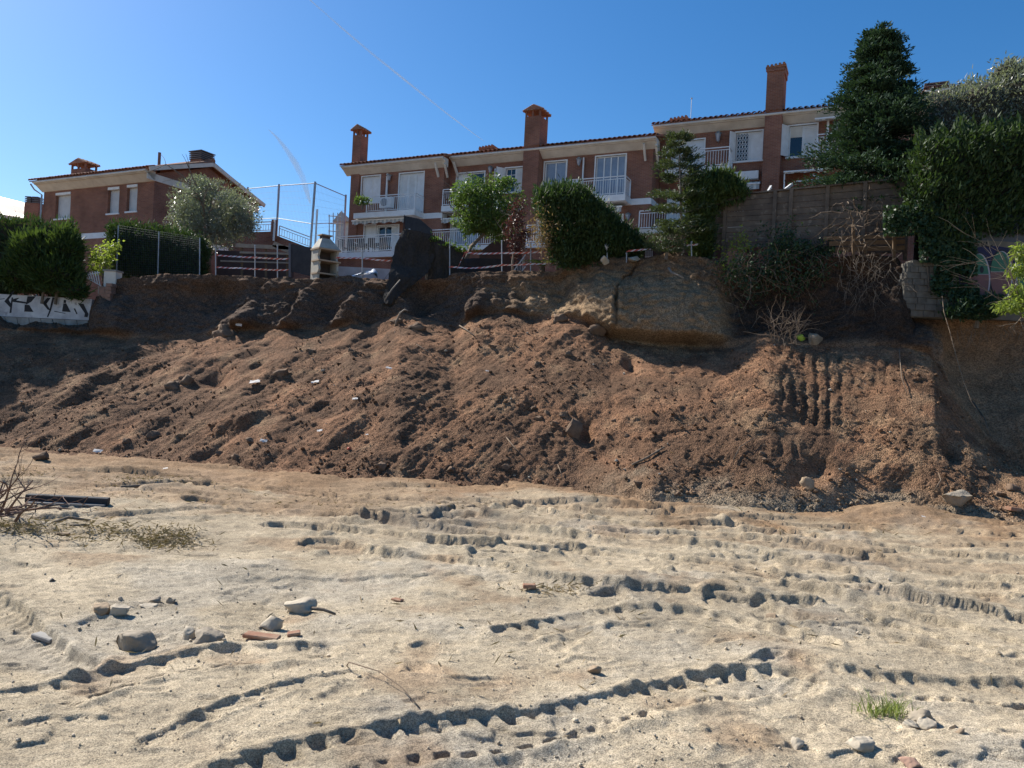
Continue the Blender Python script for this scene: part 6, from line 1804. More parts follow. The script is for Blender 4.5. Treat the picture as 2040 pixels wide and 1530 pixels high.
# ---- stone wall stub and painted wall at the right
sw = thing('stone_wall', 'broken grey block wall stub left of the painted wall', 'wall', P(1850, 625, 21.5))
z0_ = P(1850, 632, 21.5).z; zt_ = P(1850, 519, 21.5).z
rowh = (zt_ - z0_) / 9
for r in range(9):
    z = z0_ + r * rowh
    xl = 1800 + (0 if r < 6 else (r - 5) * 5) + RNG.uniform(-2, 2) + (2 if r % 2 else 0)
    x = xl
    while x < 1905:
        w = RNG.uniform(16, 30); x1 = min(x + w, 1908)
        d = 21.5 - (x - 1800) * 0.0012
        a, b = P(x, 560, d), P(x1 - 0.8, 560, d)
        o_ = RNG.uniform(-0.025, 0.005)
        m = MB(); e = 0.005
        m.hexa([(a.x + e, d + o_, z + e), (b.x - e, d + o_, z + e), (b.x, d + .4, z), (a.x, d + .4, z), (a.x + e, d + o_, z + rowh - 0.004), (b.x - e, d + o_ + RNG.uniform(0, .02), z + rowh - 0.006), (b.x, d + .4, z + rowh - .004), (a.x, d + .4, z + rowh - .004)])
        m.build('stone', STONE, sw); x = x1
m = MB(); a, b = P(1806, 560, 21.53), P(1907, 560, 21.45); m.box(a.x, b.x, 21.515, 21.86, z0_ - 0.02, zt_ - rowh * 0.4); m.build('mortar_core', STONE, sw)
m = MB(); a, b = P(1837, 515, 21.6), P(1845, 500, 21.6); m.box(a.x, b.x, 21.55, 21.75, zt_ - .1, b.z); m.build('broken_top', STONE, sw)
pw = thing('painted_wall', 'wall painted with green and pink bubble graffiti at the right edge', 'wall', P(1980, 610, 21.4))
GREEN = mat('green_spray', (0.035, 0.12, 0.09), 0.8, (0.05, 0.14, 0.08), 3); PINK = mat('pink_spray', (0.18, 0.085, 0.085), 0.8, (0.14, 0.075, 0.07), 3); LILAC = mat('pale_spray', (0.32, 0.29, 0.32), 0.8); NAVY = mat('navy_spray', (0.015, 0.015, 0.05), 0.7)
CWALL = mat('cement_render', (0.16, 0.14, 0.11), 0.95, (0.11, 0.095, 0.075), 2)
a, b = P(1906, 560, 21.4), P(2500, 560, 21.4)
m = MB(); m.box(a.x, b.x, 21.4, 21.7, z0_ + 0.02, P(1980, 480, 21.4).z); m.build('wall', CWALL, pw)
m = MB(); m.box(a.x + .1, b.x, 21.45, 21.6, P(1980, 480, 21.4).z + .002, P(1980, 425, 21.4).z); m.build('sheet_fence', mat('grey_sheet', (0.07, 0.075, 0.085), 0.7), pw)
def ell(cx, cy, rx, ry, m_, off, y_clip=None, half=None):
    mb = MB(); pts = []
    for k in range(36):
        an = 2 * math.pi * k / 36; x, y = cx + rx * math.cos(an), cy + ry * math.sin(an)
        if half == 'top': y = min(y, y_clip)
        if half == 'bot': y = max(y, y_clip)
        q_ = P(x, y, 21.4 - off); pts.append(q_)
    mb.prism(pts[::-1], (0, -0.0015, 0)); mb.build('graffiti', m_, pw)
ell(1975, 552, 95, 62, NAVY, 0.002); ell(1950, 558, 26, 56, SPRAY, 0.004); ell(1995, 550, 26, 53, SPRAY, 0.0045); ell(1886 + 35, 566, 22, 24, NAVY, 0.0035)
ell(1951, 556, 22, 51, LILAC, 0.008); ell(1996, 548, 22, 48, LILAC, 0.0082)
ell(1949, 556, 21, 50, GREEN, 0.011, 546, 'top'); ell(1949, 556, 21, 50, PINK, 0.0112, 547, 'bot')
ell(1994, 548, 21, 47, GREEN, 0.0115, 541, 'top'); ell(1994, 548, 21, 47, PINK, 0.0117, 542, 'bot')
ell(1956, 537, 4, 7, SPRAY, 0.015); ell(1936, 515, 6, 8, SPRAY, 0.0155); ell(2040, 505, 30, 16, NAVY, 0.0035); ell(2044, 555, 22, 46, LILAC, 0.0036); ell(2046, 555, 19, 43, GREEN, 0.007)
m = MB()
for k, q_ in enumerate([[(1940, 487), (1945, 481), (1950, 489), (1946, 491)], [(1955, 482), (1957, 491), (1961, 482)], [(1966, 482), (1964, 490), (1970, 492), (1978, 488)]]):
    m.tube([P(x, y, 21.39) for x, y in q_], 0.012, 4)
m.build('graffiti', SPRAY, pw)

# ---- garden lamp, stones and cable along the edge
gl = thing('garden_lamp', 'small globe garden lamp on a thin stem before the wedge hedge', 'lamp', P(1209, 520, 24.6))
m = MB(); m.tube([P(1210, 524, 24.6), P(1209, 496, 24.6)], 0.018, 6); m.build('stem', GALV, gl)
m = MB(); m.tube([P(1208.5, 497, 24.6), P(1208.5, 493, 24.6), P(1208, 488, 24.6), P(1208, 486, 24.6)], [0.03, 0.07, 0.075, 0.03], 10); m.build('lamp_head', mat('frosted_globe', (0.55, 0.55, 0.56), 0.4), gl)
tail = thing('garden_back_wall', 'dark low garden wall with a barred vent behind the young pine', 'wall', P(1330, 512, 27.5))
a, b = P(1255, 520, 27.5), P(1440, 490, 27.5); m = MB(); m.box(a.x, b.x, 27.5, 27.7, a.z - .5, b.z); m.build('wall', mat('dark_brown_render', (0.07, 0.045, 0.04), 0.9), tail)
m = MB()
for k in range(4): m.beam(P(1287 + 4 * k, 513, 27.45), P(1287 + 4 * k, 496, 27.45), .02, .02, up=(0, 1, 0))
m.beam(P(1285, 497, 27.44), P(1302, 496, 27.44), .02, .02); m.beam(P(1285, 512, 27.44), P(1302, 511, 27.44), .02, .02); m.build('vent_grille', WHITE, tail)

# ---- dead vines, roots and brush on the right part of the cliff
def tangle(name, label, cat, box, n, L, r, seed, d0, d1, dirv, m_, wig=0.5, leaf=None, nleaf=0):
    rg = np.random.default_rng(seed)
    x0, y0, x1, y1 = box
    o = thing(name, label, cat, P((x0 + x1) / 2, y1, d1))
    mb = MB(); pts = []
    for k in range(n):
        p_ = P(rg.uniform(x0, x1), rg.uniform(y0, y1), rg.uniform(d0, d1)); d = Vector(dirv) + Vector(rg.normal(size=3)) * 0.7; d.normalize()
        path = [p_]; ln = L * rg.uniform(0.5, 1.4); ns = 6
        for j in range(ns):
            d = (d + Vector(rg.normal(size=3)) * wig * 0.5 + Vector((0, 0, -0.06))).normalized(); p_ = p_ + d * ln / ns; path.append(p_); pts.append(tuple(p_))
        r_ = r * rg.uniform(0.5, 1.5); mb.tube(path, [r_ * (1 - 0.7 * j / ns) for j in range(ns + 1)], 4, cap=False)
    mb.build('branch', m_, o, kind='stuff')
    if leaf is not None:
        P_ = np.array(pts); c_ = P_[rg.integers(0, len(P_), nleaf)] + rg.normal(size=(nleaf, 3)) * 0.1
        cl = Cloud(); cl.add(*leaf_quads(c_, rg.normal(size=(nleaf, 3)), 0.10, 0.055, rg)); cl.build('foliage', leaf, o)
    return o
tangle('dead_vine', 'pale twisted dead vine draped over the right end of the plank wall', 'vine', (1665, 395, 1765, 500), 60, 0.9, 0.016, 61, 22.2, 22.5, (0, -0.05, -0.6), TWIG, 0.9)
tangle('root_tangle', 'thin dark roots hanging from the hollow under the shoring planks', 'roots', (1670, 500, 1800, 590), 90, 1.0, 0.007, 62, 21.4, 22.0, (0, -0.05, -1), BARK, 0.8)
tangle('brush_tangle', 'dark brush and dry twigs spilling over the bank below the plank wall', 'brush', (1450, 500, 1640, 560), 190, 0.9, 0.009, 63, 22.6, 23.4, (0.1, -0.25, -0.5), TWIG, 0.5, L_IVY, 2600)
tangle('bramble', 'leafy dark bramble growing along the foot of the plank wall', 'bramble', (1540, 485, 1650, 525), 60, 0.7, 0.008, 64, 23.0, 23.5, (0, -0.2, 0.3), BARK, 0.6, L_IVY, 2600)
tangle('dry_stalks', 'bundle of pale dry stalks standing against the lit earth heap', 'stalks', (1535, 640, 1595, 690), 70, 0.75, 0.009, 65, 20.9, 21.4, (0.05, -0.1, 0.8), TWIG, 0.3)
tangle('weed_clump', 'yellow green weed clump hanging on the bank left of the plank wall', 'weed', (1445, 470, 1482, 535), 30, 0.5, 0.008, 66, 23.6, 23.9, (0, -0.2, 0.4), BARK, 0.4, L_YEL, 500)
tangle('edge_roots', 'fine roots fringing the broken edge beside the brushwood screen', 'roots', (700, 556, 770, 580), 50, 0.5, 0.007, 67, 26.3, 26.7, (0, -0.2, -0.8), TWIG, 0.5)
tangle('lip_roots', 'fine roots dangling from the soil lip under the red shrub', 'roots', (905, 548, 1010, 556), 45, 0.3, 0.006, 68, 25.9, 26.1, (0, -0.3, -0.7), TWIG, 0.6)
tangle('bank_roots', 'dry roots dangling from the right bank under the overhanging grass', 'roots', (1900, 640, 2040, 670), 60, 0.5, 0.007, 69, 20.8, 21.2, (0, -0.2, -0.9), TWIG, 0.4)
tangle('cliff_twigs', 'thin twigs sticking out of the shaded cliff right of the cracked block', 'twigs', (1430, 560, 1640, 640), 40, 0.7, 0.008, 70, 22.4, 23.2, (0.3, -0.3, -0.5), TWIG, 0.25)
def stick(name, label, cat, pts, r, m_=None, group=None):
    m = MB(); n = len(pts); m.tube([Vector(q_) for q_ in pts], [r * (1 - 0.4 * k / (n - 1)) for k in range(n)], 6)
    o = m.build(name, m_ or TWIG, None, smooth=True, origin=tuple(pts[0])); return props(o, label, cat, group)
stick('pale_root', 'thick pale root sticking out of the cliff under the young pine', 'root', [P(1332, 534, 23.2), P(1338, 543, 23.0), P(1350, 548, 22.8), P(1362, 554, 22.7)], 0.04, BARKL)
stick('bent_root', 'curved pale root end rising from the slope top under the torn screen', 'root', [P(788, 652, 25.0), P(790, 640, 24.9), P(797, 624, 24.9), P(806, 617, 24.9), P(813, 619, 24.9)], 0.045, BARKL)
a_ = [(1877, 590, 21.0), (1880, 620, 20.6), (1892, 660, 20.3), (1905, 710, 19.9), (1920, 760, 19.5), (1935, 800, 19.2), (1958, 835, 18.8), (1975, 868, 18.4)]
stick('trailing_root', 'long thin root trailing down the right bank from the ivy', 'root', [P(*q_) for q_ in a_], 0.010, TWIG)
stick('fallen_pole', 'thin pale pole leaning against the cliff under the torn brushwood screen', 'pole', [P(797, 558, 25.9), P(782, 575, 25.6), P(766, 598, 25.4)], 0.03, BARKL)
hedge('edge_weeds', 'low weeds on the cliff lip under the young pine', 'weeds', [E(1310, 485, 24.0, 26, 12, .3), E(1345, 470, 24.1, 26, 16, .3), E(1330, 492, 24, 40, 10, .3)], 1500, L_YPINE, 71, L=.12, W=.03, corek=False, stems=1, gap=.2)

# ------------------------------------------------------------------ stones, debris and plants on the slope and the sand
ROCK_G = mat('grey_concrete_rubble', (0.34, 0.285, 0.215), 0.95, (0.23, 0.19, 0.14), 5, bump=0.9, bscale=22)
ROCK_W = mat('white_stone', (0.48, 0.41, 0.31), 0.95, (0.33, 0.28, 0.21), 6, bump=0.8, bscale=22)
ROCK_T = mat('tan_stone', (0.36, 0.27, 0.18), 0.95, (0.25, 0.18, 0.115), 6, bump=0.9, bscale=22)
ROCK_B = mat('brown_clod', (0.19, 0.125, 0.08), 0.98, (0.12, 0.08, 0.055), 8, bump=0.7, bscale=30)
BRK = mat('broken_brick', (0.27, 0.125, 0.075), 0.95, (0.33, 0.22, 0.145), 9, bump=0.5)
_ico = {}
def ico(sub):
    if sub not in _ico:
        bm = bmesh.new(); bmesh.ops.create_icosphere(bm, subdivisions=sub, radius=1.0)
        _ico[sub] = (np.array([v.co[:] for v in bm.verts]), np.array([[v.index for v in f.verts] for f in bm.faces])); bm.free()
    return _ico[sub]
def rock_shape(seed, sub=3, planes=14, rough=0.16):
    rg = np.random.default_rng(seed); v, f = ico(sub); v = v.copy()
    for k in range(planes):
        n = unit(1, rg)[0]; d = rg.uniform(0.34, 0.72); e = v @ n - d; v = v - np.where(e > 0, e, 0)[:, None] * n
    v = v * (1 + rough * fbm(v + seed * 3.7, 2.2, 3, 900)[:, None])
    return v, f
def rock(name, label, px, py, w, h, m_, seed, rough=0.2, dep=None, sink=0.42, rot=None, group=None, cat='stone', sub=3, pos=None, scale_d=0.8):
    """stone sitting at a pixel on the sand (py = its base); w, h in photo pixels"""
    g = on_ground(px, py) if pos is None else pos
    s = g.y / F_PX
    v, f = rock_shape(seed, sub, rough=rough)
    a = rot if rot is not None else (seed * 1.7) % 6.28
    c_, s_ = math.cos(a), math.sin(a)
    v = v @ np.array(((c_, s_, 0), (-s_, c_, 0), (0, 0, 1)))
    v = v / np.abs(v).max(0)
    v = v * np.array((w * s / 2, w * s / 2 * scale_d, h * s * 0.62))
    v[:, 2] += h * s * (0.62 - sink)
    o = mesh_np(name, v + np.array(g), f, m_, None, origin=tuple(g))
    return props(o, label, cat, group)
rock('concrete_lump', 'big grey concrete lump half buried in the sand at the left', 268, 1277, 98, 42, ROCK_G, 1, rot=0.3)
rock('concrete_lump', 'rounded grey concrete lump right of the biggest left lump', 420, 1274, 66, 30, ROCK_G, 2, rot=1.0)
rock('stone', 'small pinkish white stone leaning on the second concrete lump', 380, 1268, 34, 26, ROCK_W, 3)
rock('stone', 'flat beige slab tilted on the rubble at the left', 204, 1222, 46, 24, ROCK_T, 4)
rock('stone', 'pale grey stone beside the tilted beige slab', 236, 1225, 44, 24, ROCK_W, 5)
rock('stone', 'small bright white pointed shard above the beige slab', 240, 1194, 15, 16, ROCK_W, 6)
rock('stone', 'flat grey stone in the small rubble row at the left', 306, 1194, 32, 15, ROCK_G, 7)
rock('stone', 'low pale stone at the front of the small rubble row', 294, 1207, 42, 12, ROCK_W, 8)
rock('stone', 'grey wedge stone at the right end of the rubble row', 343, 1198, 26, 15, ROCK_G, 9)
rock('stone', 'white lump behind the dark stick in the left sand', 598, 1212, 66, 36, ROCK_W, 10, rot=0.5)
rock('stone', 'pale crumbly lump in front of the white lump', 540, 1242, 52, 36, ROCK_W, 11)
rock('stone', 'round pale stone alone in the middle of the sand', 1182, 1334, 32, 24, ROCK_T, 12)
rock('boulder', 'grey angular boulder beside the green grass tuft at the right', 1838, 1432, 66, 44, ROCK_G, 13, rot=0.6)
rock('stone', 'pale stone in front of the angular boulder', 1850, 1446, 44, 22, ROCK_W, 14)
rock('stone', 'grey stone at the right of the boulder group', 1902, 1456, 26, 16, ROCK_G, 15)
rock('stone', 'small tan stone nearest the camera in the boulder group', 1912, 1466, 20, 11, ROCK_T, 16)
rock('stone', 'flat white stone under the grass tuft', 1812, 1440, 40, 12, ROCK_W, 17)
rock('stone', 'small white stone alone at the lower right', 1590, 1474, 26, 20, ROCK_W, 18)
rock('stone', 'long flat pale stone at the lower right', 1712, 1480, 58, 24, ROCK_W, 19, rot=0.1)
rock('stone', 'reddish crumbly stone at the bottom right', 1818, 1512, 46, 18, mat('reddish_stone', (0.40, 0.24, 0.17), .95, (.3, .2, .14), 6, bump=.5), 20)
rock('stone', 'dark pebble on the gravel at the far left', 104, 1163, 14, 8, mat('dark_pebble', (0.05, 0.05, 0.05), .7), 21)
rock('stone', 'tan lump of earth on the track bank at the right', 1540, 1226, 30, 22, ROCK_T, 22)
rock('clod', 'dark earth clod standing on the sand left of the slope foot', 86, 920, 34, 22, ROCK_B, 23)
rock('boulder', 'broken concrete block at the foot of the slope on the right', 1908, 1004, 66, 46, ROCK_G, 24, pos=slope_px(1908, 1002)[0])
rock('boulder', 'smaller concrete block below the right broken block', 1924, 1034, 36, 28, ROCK_G, 25)
rock('boulder', 'tan boulder lodged at the foot of the slope in the middle right', 1612, 975, 38, 28, ROCK_T, 26, pos=slope_px(1612, 973)[0])
rock('boulder', 'big brown boulder casting a dark shadow in the middle of the slope', 1150, 868, 36, 44, ROCK_B, 27, pos=slope_px(1145, 868)[0])
rock('boulder', 'brown boulder below the cracked block', 1192, 668, 46, 40, ROCK_B, 28, pos=slope_px(1190, 668)[0])
rock('boulder', 'tan boulder beside the dry stalks on the slope top', 1622, 684, 38, 32, ROCK_T, 29, pos=slope_px(1622, 682)[0])
rock('stone', 'pale rubble stone beside the garden lamp', 1203, 520, 22, 18, ROCK_W, 30, pos=P(1203, 521, 24.5))
rock('stone', 'pale broken stones on the cliff lip right of the garden lamp', 1262, 516, 30, 12, ROCK_W, 31, pos=P(1262, 519, 24.4))
rng = np.random.default_rng(9)
for k, (x, y, w) in enumerate(((830, 652, 46), (790, 640, 30), (450, 668, 60), (1110, 640, 40), (620, 700, 26), (345, 768, 34), (375, 760, 40), (560, 745, 40), (1062, 815, 20), (1090, 822, 16), (1075, 835, 22), (1125, 828, 24), (1105, 846, 20), (1130, 858, 18), (1095, 862, 16), (1250, 870, 14), (1225, 838, 14), (1070, 725, 16), (1135, 706, 20), (1400, 745, 16), (980, 690, 18), (700, 700, 20), (250, 880, 24), (310, 868, 30), (500, 880, 24), (440, 905, 20), (470, 912, 26), (1310, 900, 16), (1180, 900, 18), (1520, 905, 16), (1525, 917, 18), (1990, 985, 40), (2020, 975, 30), (1700, 1008, 22), (1350, 985, 18), (1010, 930, 20), (900, 935, 26), (760, 930, 30), (1450, 965, 20), (1270, 965, 22))):
    q_, n_ = slope_px(x, y)
    rock('earth_clod', 'rough brown clod lying on the loose earth slope', x, y, w, w * 0.6, ROCK_B, 100 + k, pos=q_, group='larger clods on the slope', cat='clod', sub=3, rough=0.5, sink=0.62)
# bricks, tiles, wood
def slab_on(name, label, cat, px, py, w, h, th, m_, ang, tilt=0.1, group=None, pos=None, roll=0.0):
    g = on_ground(px, py) if pos is None else pos
    s = g.y / F_PX
    m = MB(); L, D_, t = w * s / 2, h * s / 2, th
    m.hexa([(-L, -D_, 0), (L, -D_ * .9, 0), (L * .96, D_, 0), (-L * .98, D_ * 1.05, 0), (-L, -D_, t), (L, -D_ * .92, t * .95), (L * .96, D_, t), (-L * .98, D_, t * .97)])
    R = Matrix.Translation(g + Vector((0, 0, 0.01))) @ Euler((roll, tilt, ang)).to_matrix().to_4x4()
    o = m.build(name, m_, None, local=True); o.matrix_basis = R
    bv = o.modifiers.new('bevel', 'BEVEL'); bv.width = min(0.008, th * .3); bv.segments = 1
    return props(o, label, cat, group)
slab_on('roof_tile_shard', 'long red roof tile shard lying in the left sand', 'tile', 522, 1266, 72, 26, 0.035, BRK, -0.1, 0.05)
slab_on('roof_tile_shard', 'small red brick piece right of the long tile shard', 'tile', 586, 1258, 26, 20, 0.03, BRK, 0.3, -0.1)
slab_on('stone_strip', 'grey flat bar of stone at the far left', 'stone', 90, 1252, 52, 22, 0.04, CONC, -0.35, 0.08)
slab_on('brick', 'brown brick half sunk in the dark dirt patch', 'brick', 1054, 1180, 26, 14, 0.05, BRK, 0.1, 0.0)
slab_on('tile_piece', 'small reddish tile piece on the gravel in the middle', 'tile', 792, 1194, 24, 14, 0.02, BRK, -0.5, 0.0)
slab_on('brick', 'broken brick in the earth at the right edge', 'brick', 2020, 1020, 30, 16, 0.08, BRK, 0.3, 0.1, pos=slope_px(2018, 1018)[0])
slab_on('short_board', 'short dark board near the cut grass at the left', 'board', 124, 1076, 28, 10, 0.04, WOOD, 0.0, 0.0)
bm_g = on_ground(134, 1016)
bm_t = thing('black_beam', 'long black plastic beam lying on the sand at the left', 'beam', bm_g)
a, b = on_ground(52, 1014), on_ground(216, 1016)
m = MB(); m.beam(a + Vector((0, 0, .07)), b + Vector((0, 0, .06)), 0.16, 0.13); o = m.build('beam', BLACK, bm_t); o.modifiers.new('bevel', 'BEVEL').width = 0.012
m = MB(); m.beam(a + Vector((0.1, -.12, .02)), b + Vector((0, -.12, .02)), 0.1, 0.03); m.build('lower_lip', CONC, bm_t)
# sticks on the sand and the slope
stick('twig', 'thin curved dry twig in the lower middle of the sand', 'twig', [on_ground(690, 1340) + Vector((0, 0, .02)), on_ground(694, 1342) + Vector((0, 0, .06)), on_ground(755, 1362) + Vector((0, 0, .06)), on_ground(800, 1395) + Vector((0, 0, .04)), on_ground(836, 1432) + Vector((0, 0, .015))], 0.006)
stick('dark_stick', 'dark stick lying beside the white lump in the left sand', 'stick', [on_ground(620, 1216) + Vector((0, 0, .03)), on_ground(645, 1217) + Vector((0, 0, .04)), on_ground(668, 1222) + Vector((0, 0, .02))], 0.022, BARK)
stick('dark_branch', 'dark bent branch on the sand below the black beam', 'branch', [on_ground(105, 1056) + Vector((0, 0, .02)), on_ground(135, 1047) + Vector((0, 0, .08)), on_ground(178, 1050) + Vector((0, 0, .04))], 0.03, BARK)
stick('pale_stick', 'short pale stick near the cut grass at the left', 'stick', [on_ground(138, 1064) + Vector((0, 0, .03)), on_ground(178, 1064) + Vector((0, 0, .03))], 0.02, BARKL)
stick('dark_branch', 'long dark stick lying before the slope foot at the left', 'branch', [on_ground(240, 978) + Vector((0, 0, .05)), on_ground(290, 974) + Vector((0, 0, .08)), on_ground(330, 973) + Vector((0, 0, .04))], 0.04, BARK)
def sl(x, y, off=0.06):
    q_, n_ = slope_px(x, y); return q_ + n_ * off
for k, (lab, pts, r) in enumerate((('long pale stick on the lower middle slope', [(1262, 930), (1290, 915), (1322, 894)], 0.03), ('curved dry stem on the lower slope left of the rubble', [(1010, 875), (1025, 895), (1045, 915)], 0.015), ('dark stick below the cliff foot left of the middle', [(917, 650), (930, 660), (944, 672)], 0.025),
        ('thin stem sticking out of the right slope', [(1790, 700), (1795, 755), (1805, 790)], 0.014), ('dark branch on the far right slope', [(1935, 800), (1960, 835), (1972, 868)], 0.02), ('bent twig low on the right slope', [(1860, 980), (1872, 960), (1868, 945)], 0.014), ('fine pale stem on the middle right slope', [(1462, 920), (1475, 895), (1502, 875)], 0.012), ('pale twig near the slope foot', [(1110, 930), (1118, 945), (1122, 958)], 0.012), ('thin dark twig on the upper left slope', [(830, 690), (850, 702), (865, 715)], 0.012))):
    stick('slope_stick', lab, 'stick', [sl(*q_) for q_ in pts], r, TWIG if k % 2 else BARK)
# paper and plastic scraps on the slope
PAPER = mat('white_paper', (0.62, 0.60, 0.57), 0.8, (0.45, 0.42, 0.38), 20)
for k, (x, y, s, lab) in enumerate(((630, 764, 22, 'white paper sheet on the upper left slope'), (776, 735, 18, 'white plastic scrap on the middle of the upper slope'), (708, 798, 16, 'pale scrap on the slope below the white sheet'), (528, 882, 20, 'crumpled white bag low on the left slope'), (638, 862, 16, 'pale torn scrap on the lower left slope'), (195, 902, 24, 'white rag at the left slope foot'), (330, 938, 14, 'white scrap on the sand at the left slope foot'), (970, 742, 10, 'tiny pale scrap in the middle of the slope'), (510, 764, 30, 'pale bent strip of plastic on the left slope'), (478, 648, 18, 'white splinters on the slope top at the left'), (732, 868, 8, 'small pale chip on the lower slope'), (1838, 1045, 12, 'white plastic cup in the sand tongue'))):
    q_, n_ = slope_px(x, y) if y < 935 else (on_ground(x, y), Vector((0, -.3, 1)))
    sc_ = s * q_.y / F_PX / 3; nx = 5; rg = np.random.default_rng(400 + k); V_ = []
    e1 = Vector((1, 0.1, 0.15 * (-1) ** k)).normalized(); e2 = n_.cross(e1).normalized()
    for j in range(4):
        for i in range(nx):
            V_.append(np.array(q_ + n_ * (0.05 + 0.25 * sc_ * rg.uniform(0, 1)) + e1 * (i / 2 - 1) * sc_ + e2 * (j / 1.5 - 1) * sc_ * 0.6) + rg.normal(size=3) * 0.05 * sc_)
    o = mesh_np('scrap', np.array(V_), grid_faces(4, nx), PAPER, None, origin=tuple(q_)); props(o, lab, 'litter')
o = rock('red_scrap', 'small red plastic scrap low on the left slope', 694, 895, 8, 6, RED_T, 66, pos=slope_px(694, 895)[0], cat='litter', sub=2)
o = rock('green_bag', 'lime green plastic scrap beside the dry stalks', 1598, 678, 22, 14, mat('lime_plastic', (0.45, 0.55, 0.05), .5), 67, pos=slope_px(1598, 677)[0], cat='litter', sub=2)
# grass tuft beside the boulder, weeds
tuft('grass_tuft', 'fresh green grass tuft beside the angular boulder', on_ground(1762, 1418), 150, 0.15, 0.09, leaf_mat('fresh_grass', (0.10, 0.15, 0.05), (0.24, 0.27, 0.10), .35, .6), 81, 0.004, droop=0.5)
# brush pile at the left edge
rg = np.random.default_rng(82)
bp_ = thing('brush_pile', 'pile of bare brown branches at the left edge of the sand', 'branches', on_ground(15, 1055))
mb = MB(); ends = []
RB = mat('red_brown_twig', (0.20, 0.12, 0.085), .9, (.13, .08, .06), 9)
for k in range(26):
    q_ = on_ground(rg.uniform(-70, 30), rg.uniform(1030, 1062)); branchy(mb, q_, (rg.normal() * 0.7 + 0.15, rg.normal() * 0.5, rg.uniform(0.1, 0.9)), rg.uniform(0.5, 1.0), 0.022, 2, rg, ends, 0.7, 2, 0.4)
mb.build('branch', RB, bp_)
# cut grass and leaf litter: nobody could count it
cl = Cloud()
for (x, y, sx, sy, n) in ((330, 1078, 55, 12, 700), (200, 1068, 90, 14, 420), (40, 1068, 60, 9, 400), (300, 962, 80, 8, 260), (1100, 1176, 55, 9, 160), (30, 945, 60, 8, 160), (900, 1010, 700, 22, 420), (1500, 1050, 420, 26, 260), (500, 985, 420, 22, 300), (1000, 1240, 800, 110, 160)):
    xs, ys = x + rg.normal(size=n) * sx * .7, y + rg.normal(size=n) * sy * .7
    u, v = xs - 1020.0, 765.0 - ys; bb2 = (u * SR + v * CR) / F_PX; d = -EYE / bb2
    gx, gy = (u * CR - v * SR) / F_PX * d, d
    gz = ground_shape(gx, gy) + mound(gx, gy)
    p_ = np.stack([gx, gy, gz + rg.uniform(0.0, 0.06, n)], -1)
    cl.add(*leaf_quads(p_, rg.normal(size=(n, 3)) * np.array((1, 1, .45)), 0.11, 0.016, rg))
o = cl.build('cut_grass', leaf_mat('withered_clippings', (0.13, 0.10, 0.055), (0.28, 0.21, 0.12), .1, .8), None); props(o, 'withered grass clippings scattered on the left sand', 'grass', None, 'stuff')
cl = Cloud(); n = 3600
ii = rg.integers(60, NQ - 60, n); jj = rg.integers(4, 2 + N1 + 20, n)
clump = noise(SV[jj, ii], 0.8, 911) > 0.05
ii, jj = ii[clump], jj[clump]; n = len(ii)
cl.add(*leaf_quads(SV[jj, ii] + SN[jj, ii] * 0.015, rg.normal(size=(n, 3)) * np.array((1, .5, .35)), 0.11, 0.008, rg))
o = cl.build('root_litter', L_DRY, None); props(o, 'dry roots and straw mixed into the earth slope', 'litter', None, 'stuff')

# clods on the slope and pebbles on the sand, beyond counting
def scatter(name, label, pos, nrm_, size, cols, m_, seed, sub=1, flat=0.75, sink=0.3):
    rg = np.random.default_rng(seed); v0, f0 = ico(sub); n = len(pos); nv = len(v0)
    shapes = []
    for k in range(24):
        v = v0 * rg.uniform(0.65, 1.25, (nv, 1)); shapes.append(v * rg.uniform(0.7, 1.2, 3) * np.array((1, 1, flat)))
    S = np.array(shapes)[rg.integers(0, 24, n)]
    a = rg.uniform(0, 6.28, n); ca, sa = np.cos(a)[:, None], np.sin(a)[:, None]
    S = np.stack([S[..., 0] * ca - S[..., 1] * sa, S[..., 0] * sa + S[..., 1] * ca, S[..., 2]], -1) * size[:, None, None]
    V_ = (S + pos[:, None] + (nrm_ * size[:, None] * (1 - sink) * flat)[:, None]).reshape(-1, 3)
    F_ = (f0[None] + (np.arange(n) * nv)[:, None, None]).reshape(-1, 3)
    o = mesh_np(name, V_, F_, m_); set_tint(o, np.repeat(cols, nv, 0)); return props(o, label, None, None, 'stuff')
n = 15000
ii = rg.integers(40, NQ - 40, n); jj = np.concatenate([rg.integers(2, 2 + N1, n // 2), (2 + N1 * rg.uniform(0, 1, n - n // 2) ** 2.2).astype(int)])
pos = SV[jj, ii]
keep = (noise(pos, 0.7, 921) + 0.35 * rg.uniform(-1, 1, n)) > -0.05
ii, jj, pos = ii[keep], jj[keep], pos[keep]; n = len(pos)
size = 0.009 + 0.045 * rg.uniform(0, 1, n) ** 7 + 0.010 * rg.uniform(0, 1, n)
tint = np.zeros((len(slope.data.vertices), 4), np.float32).ravel(); slope.data.attributes['tint'].data.foreach_get('color', tint); tint = tint.reshape(NRW, NQ, 4)[..., :3]
cols = np.clip(tint[jj, ii] * rg.uniform(0.75, 1.35, (n, 1)), 0.02, 0.6)
pale = rg.uniform(0, 1, n) < 0.03; cols[pale] = np.array((0.42, 0.37, 0.30)) * rg.uniform(.7, 1.2, (pale.sum(), 1))
scatter('soil_clods', 'crumbly brown clods strewn over the earth slope', pos, SN[jj, ii], size, cols, soil_mat, 93)
n = 9000
gy = 1 / rg.uniform(1 / 17.5, 1 / 4.6, n); gx = rg.uniform(-0.8, 0.85, n) * gy
gz = ground_shape(gx, gy) + mound(gx, gy); pos = np.stack([gx, gy, gz], -1)
keep = (gy < base_depth(gx) - 0.1) & (noise(pos * np.array((1, 1, 0)), 0.6, 931) + 0.4 * rg.uniform(-1, 1, n) > 0.0)
pos = pos[keep]; n = len(pos)
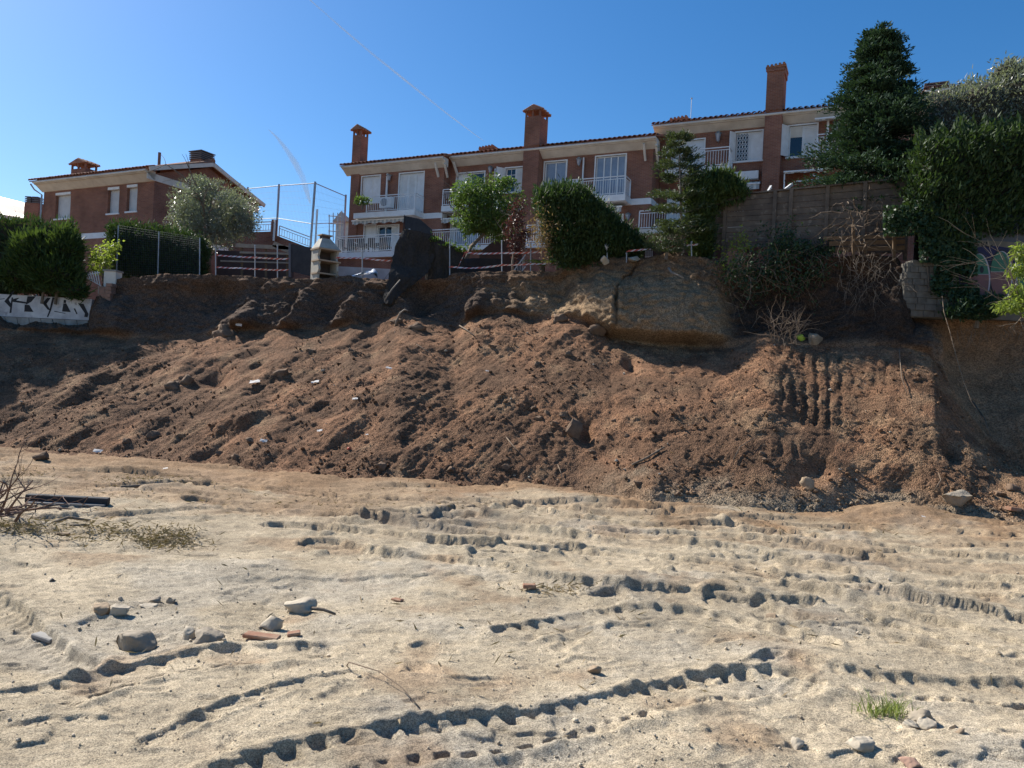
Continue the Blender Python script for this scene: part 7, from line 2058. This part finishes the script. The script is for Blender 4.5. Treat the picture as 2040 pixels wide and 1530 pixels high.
size = 0.003 + 0.007 * rg.uniform(0, 1, n) ** 3 + 0.016 * (rg.uniform(0, 1, n) ** 20)
cols = np.array((0.50, 0.42, 0.31)) * rg.uniform(0.6, 1.4, (n, 1))
near_b = base_depth(pos[:, 0]) - pos[:, 1] < 2.2; cols[near_b] = np.array((0.24, 0.17, 0.11)) * rg.uniform(.6, 1.4, (near_b.sum(), 1)); size[near_b] *= 1.8
scatter('pebbles', 'small pebbles scattered over the sandy ground', pos, np.repeat(np.array([[0, 0, 1.0]]), n, 0), size, np.clip(cols, .03, .7), sand_mat, 94)

# ---- vapour trails high in the sky
VT = bpy.data.materials.new('vapour'); VT.use_nodes = True
nt = VT.node_tree; b_ = nt.nodes['Principled BSDF']; b_.inputs['Base Color'].default_value = (0.9, 0.92, 0.95, 1); b_.inputs['Roughness'].default_value = 1
lw = nt.nodes.new('ShaderNodeLayerWeight'); lw.inputs[0].default_value = 0.35
nz = nt.nodes.new('ShaderNodeTexNoise'); nz.inputs['Scale'].default_value = 0.003; nz.inputs['Detail'].default_value = 3
tcn = nt.nodes.new('ShaderNodeTexCoord'); nt.links.new(tcn.outputs['Object'], nz.inputs['Vector'])
iv_ = nt.nodes.new('ShaderNodeMath'); iv_.operation = 'SUBTRACT'; iv_.inputs[0].default_value = 1.0; nt.links.new(lw.outputs['Facing'], iv_.inputs[1])
pw_ = nt.nodes.new('ShaderNodeMath'); pw_.operation = 'POWER'; pw_.inputs[1].default_value = 2.0; nt.links.new(iv_.outputs[0], pw_.inputs[0])
mu = nt.nodes.new('ShaderNodeMath'); mu.operation = 'MULTIPLY'; nt.links.new(pw_.outputs[0], mu.inputs[0]); nt.links.new(nz.outputs['Fac'], mu.inputs[1])
mu2 = nt.nodes.new('ShaderNodeMath'); mu2.operation = 'MULTIPLY'; mu2.inputs[1].default_value = 0.6; nt.links.new(mu.outputs[0], mu2.inputs[0]); nt.links.new(mu2.outputs[0], b_.inputs['Alpha'])
def trail(label, pts, rs):
    m = MB(); m.tube([P(x, y, 7000) for x, y in pts], rs, 12, cap=False); o = m.build('vapour_trail', VT, None, smooth=True, origin=tuple(P(*pts[0], 7000))); props(o, label, 'vapour trail', 'vapour trails in the sky')
trail('long thin straight vapour trail high above the row houses', [(560, -60), (620, 2), (680, 55), (740, 106), (800, 154), (850, 194), (890, 226), (930, 256), (965, 282)], [6, 8, 10, 12, 12, 11, 9, 6, 2])
trail('short curved vapour trail beside the ball court fence', [(535, 258), (552, 274), (572, 300), (590, 328), (602, 352), (611, 380), (618, 405)], [4, 14, 26, 34, 34, 28, 12])
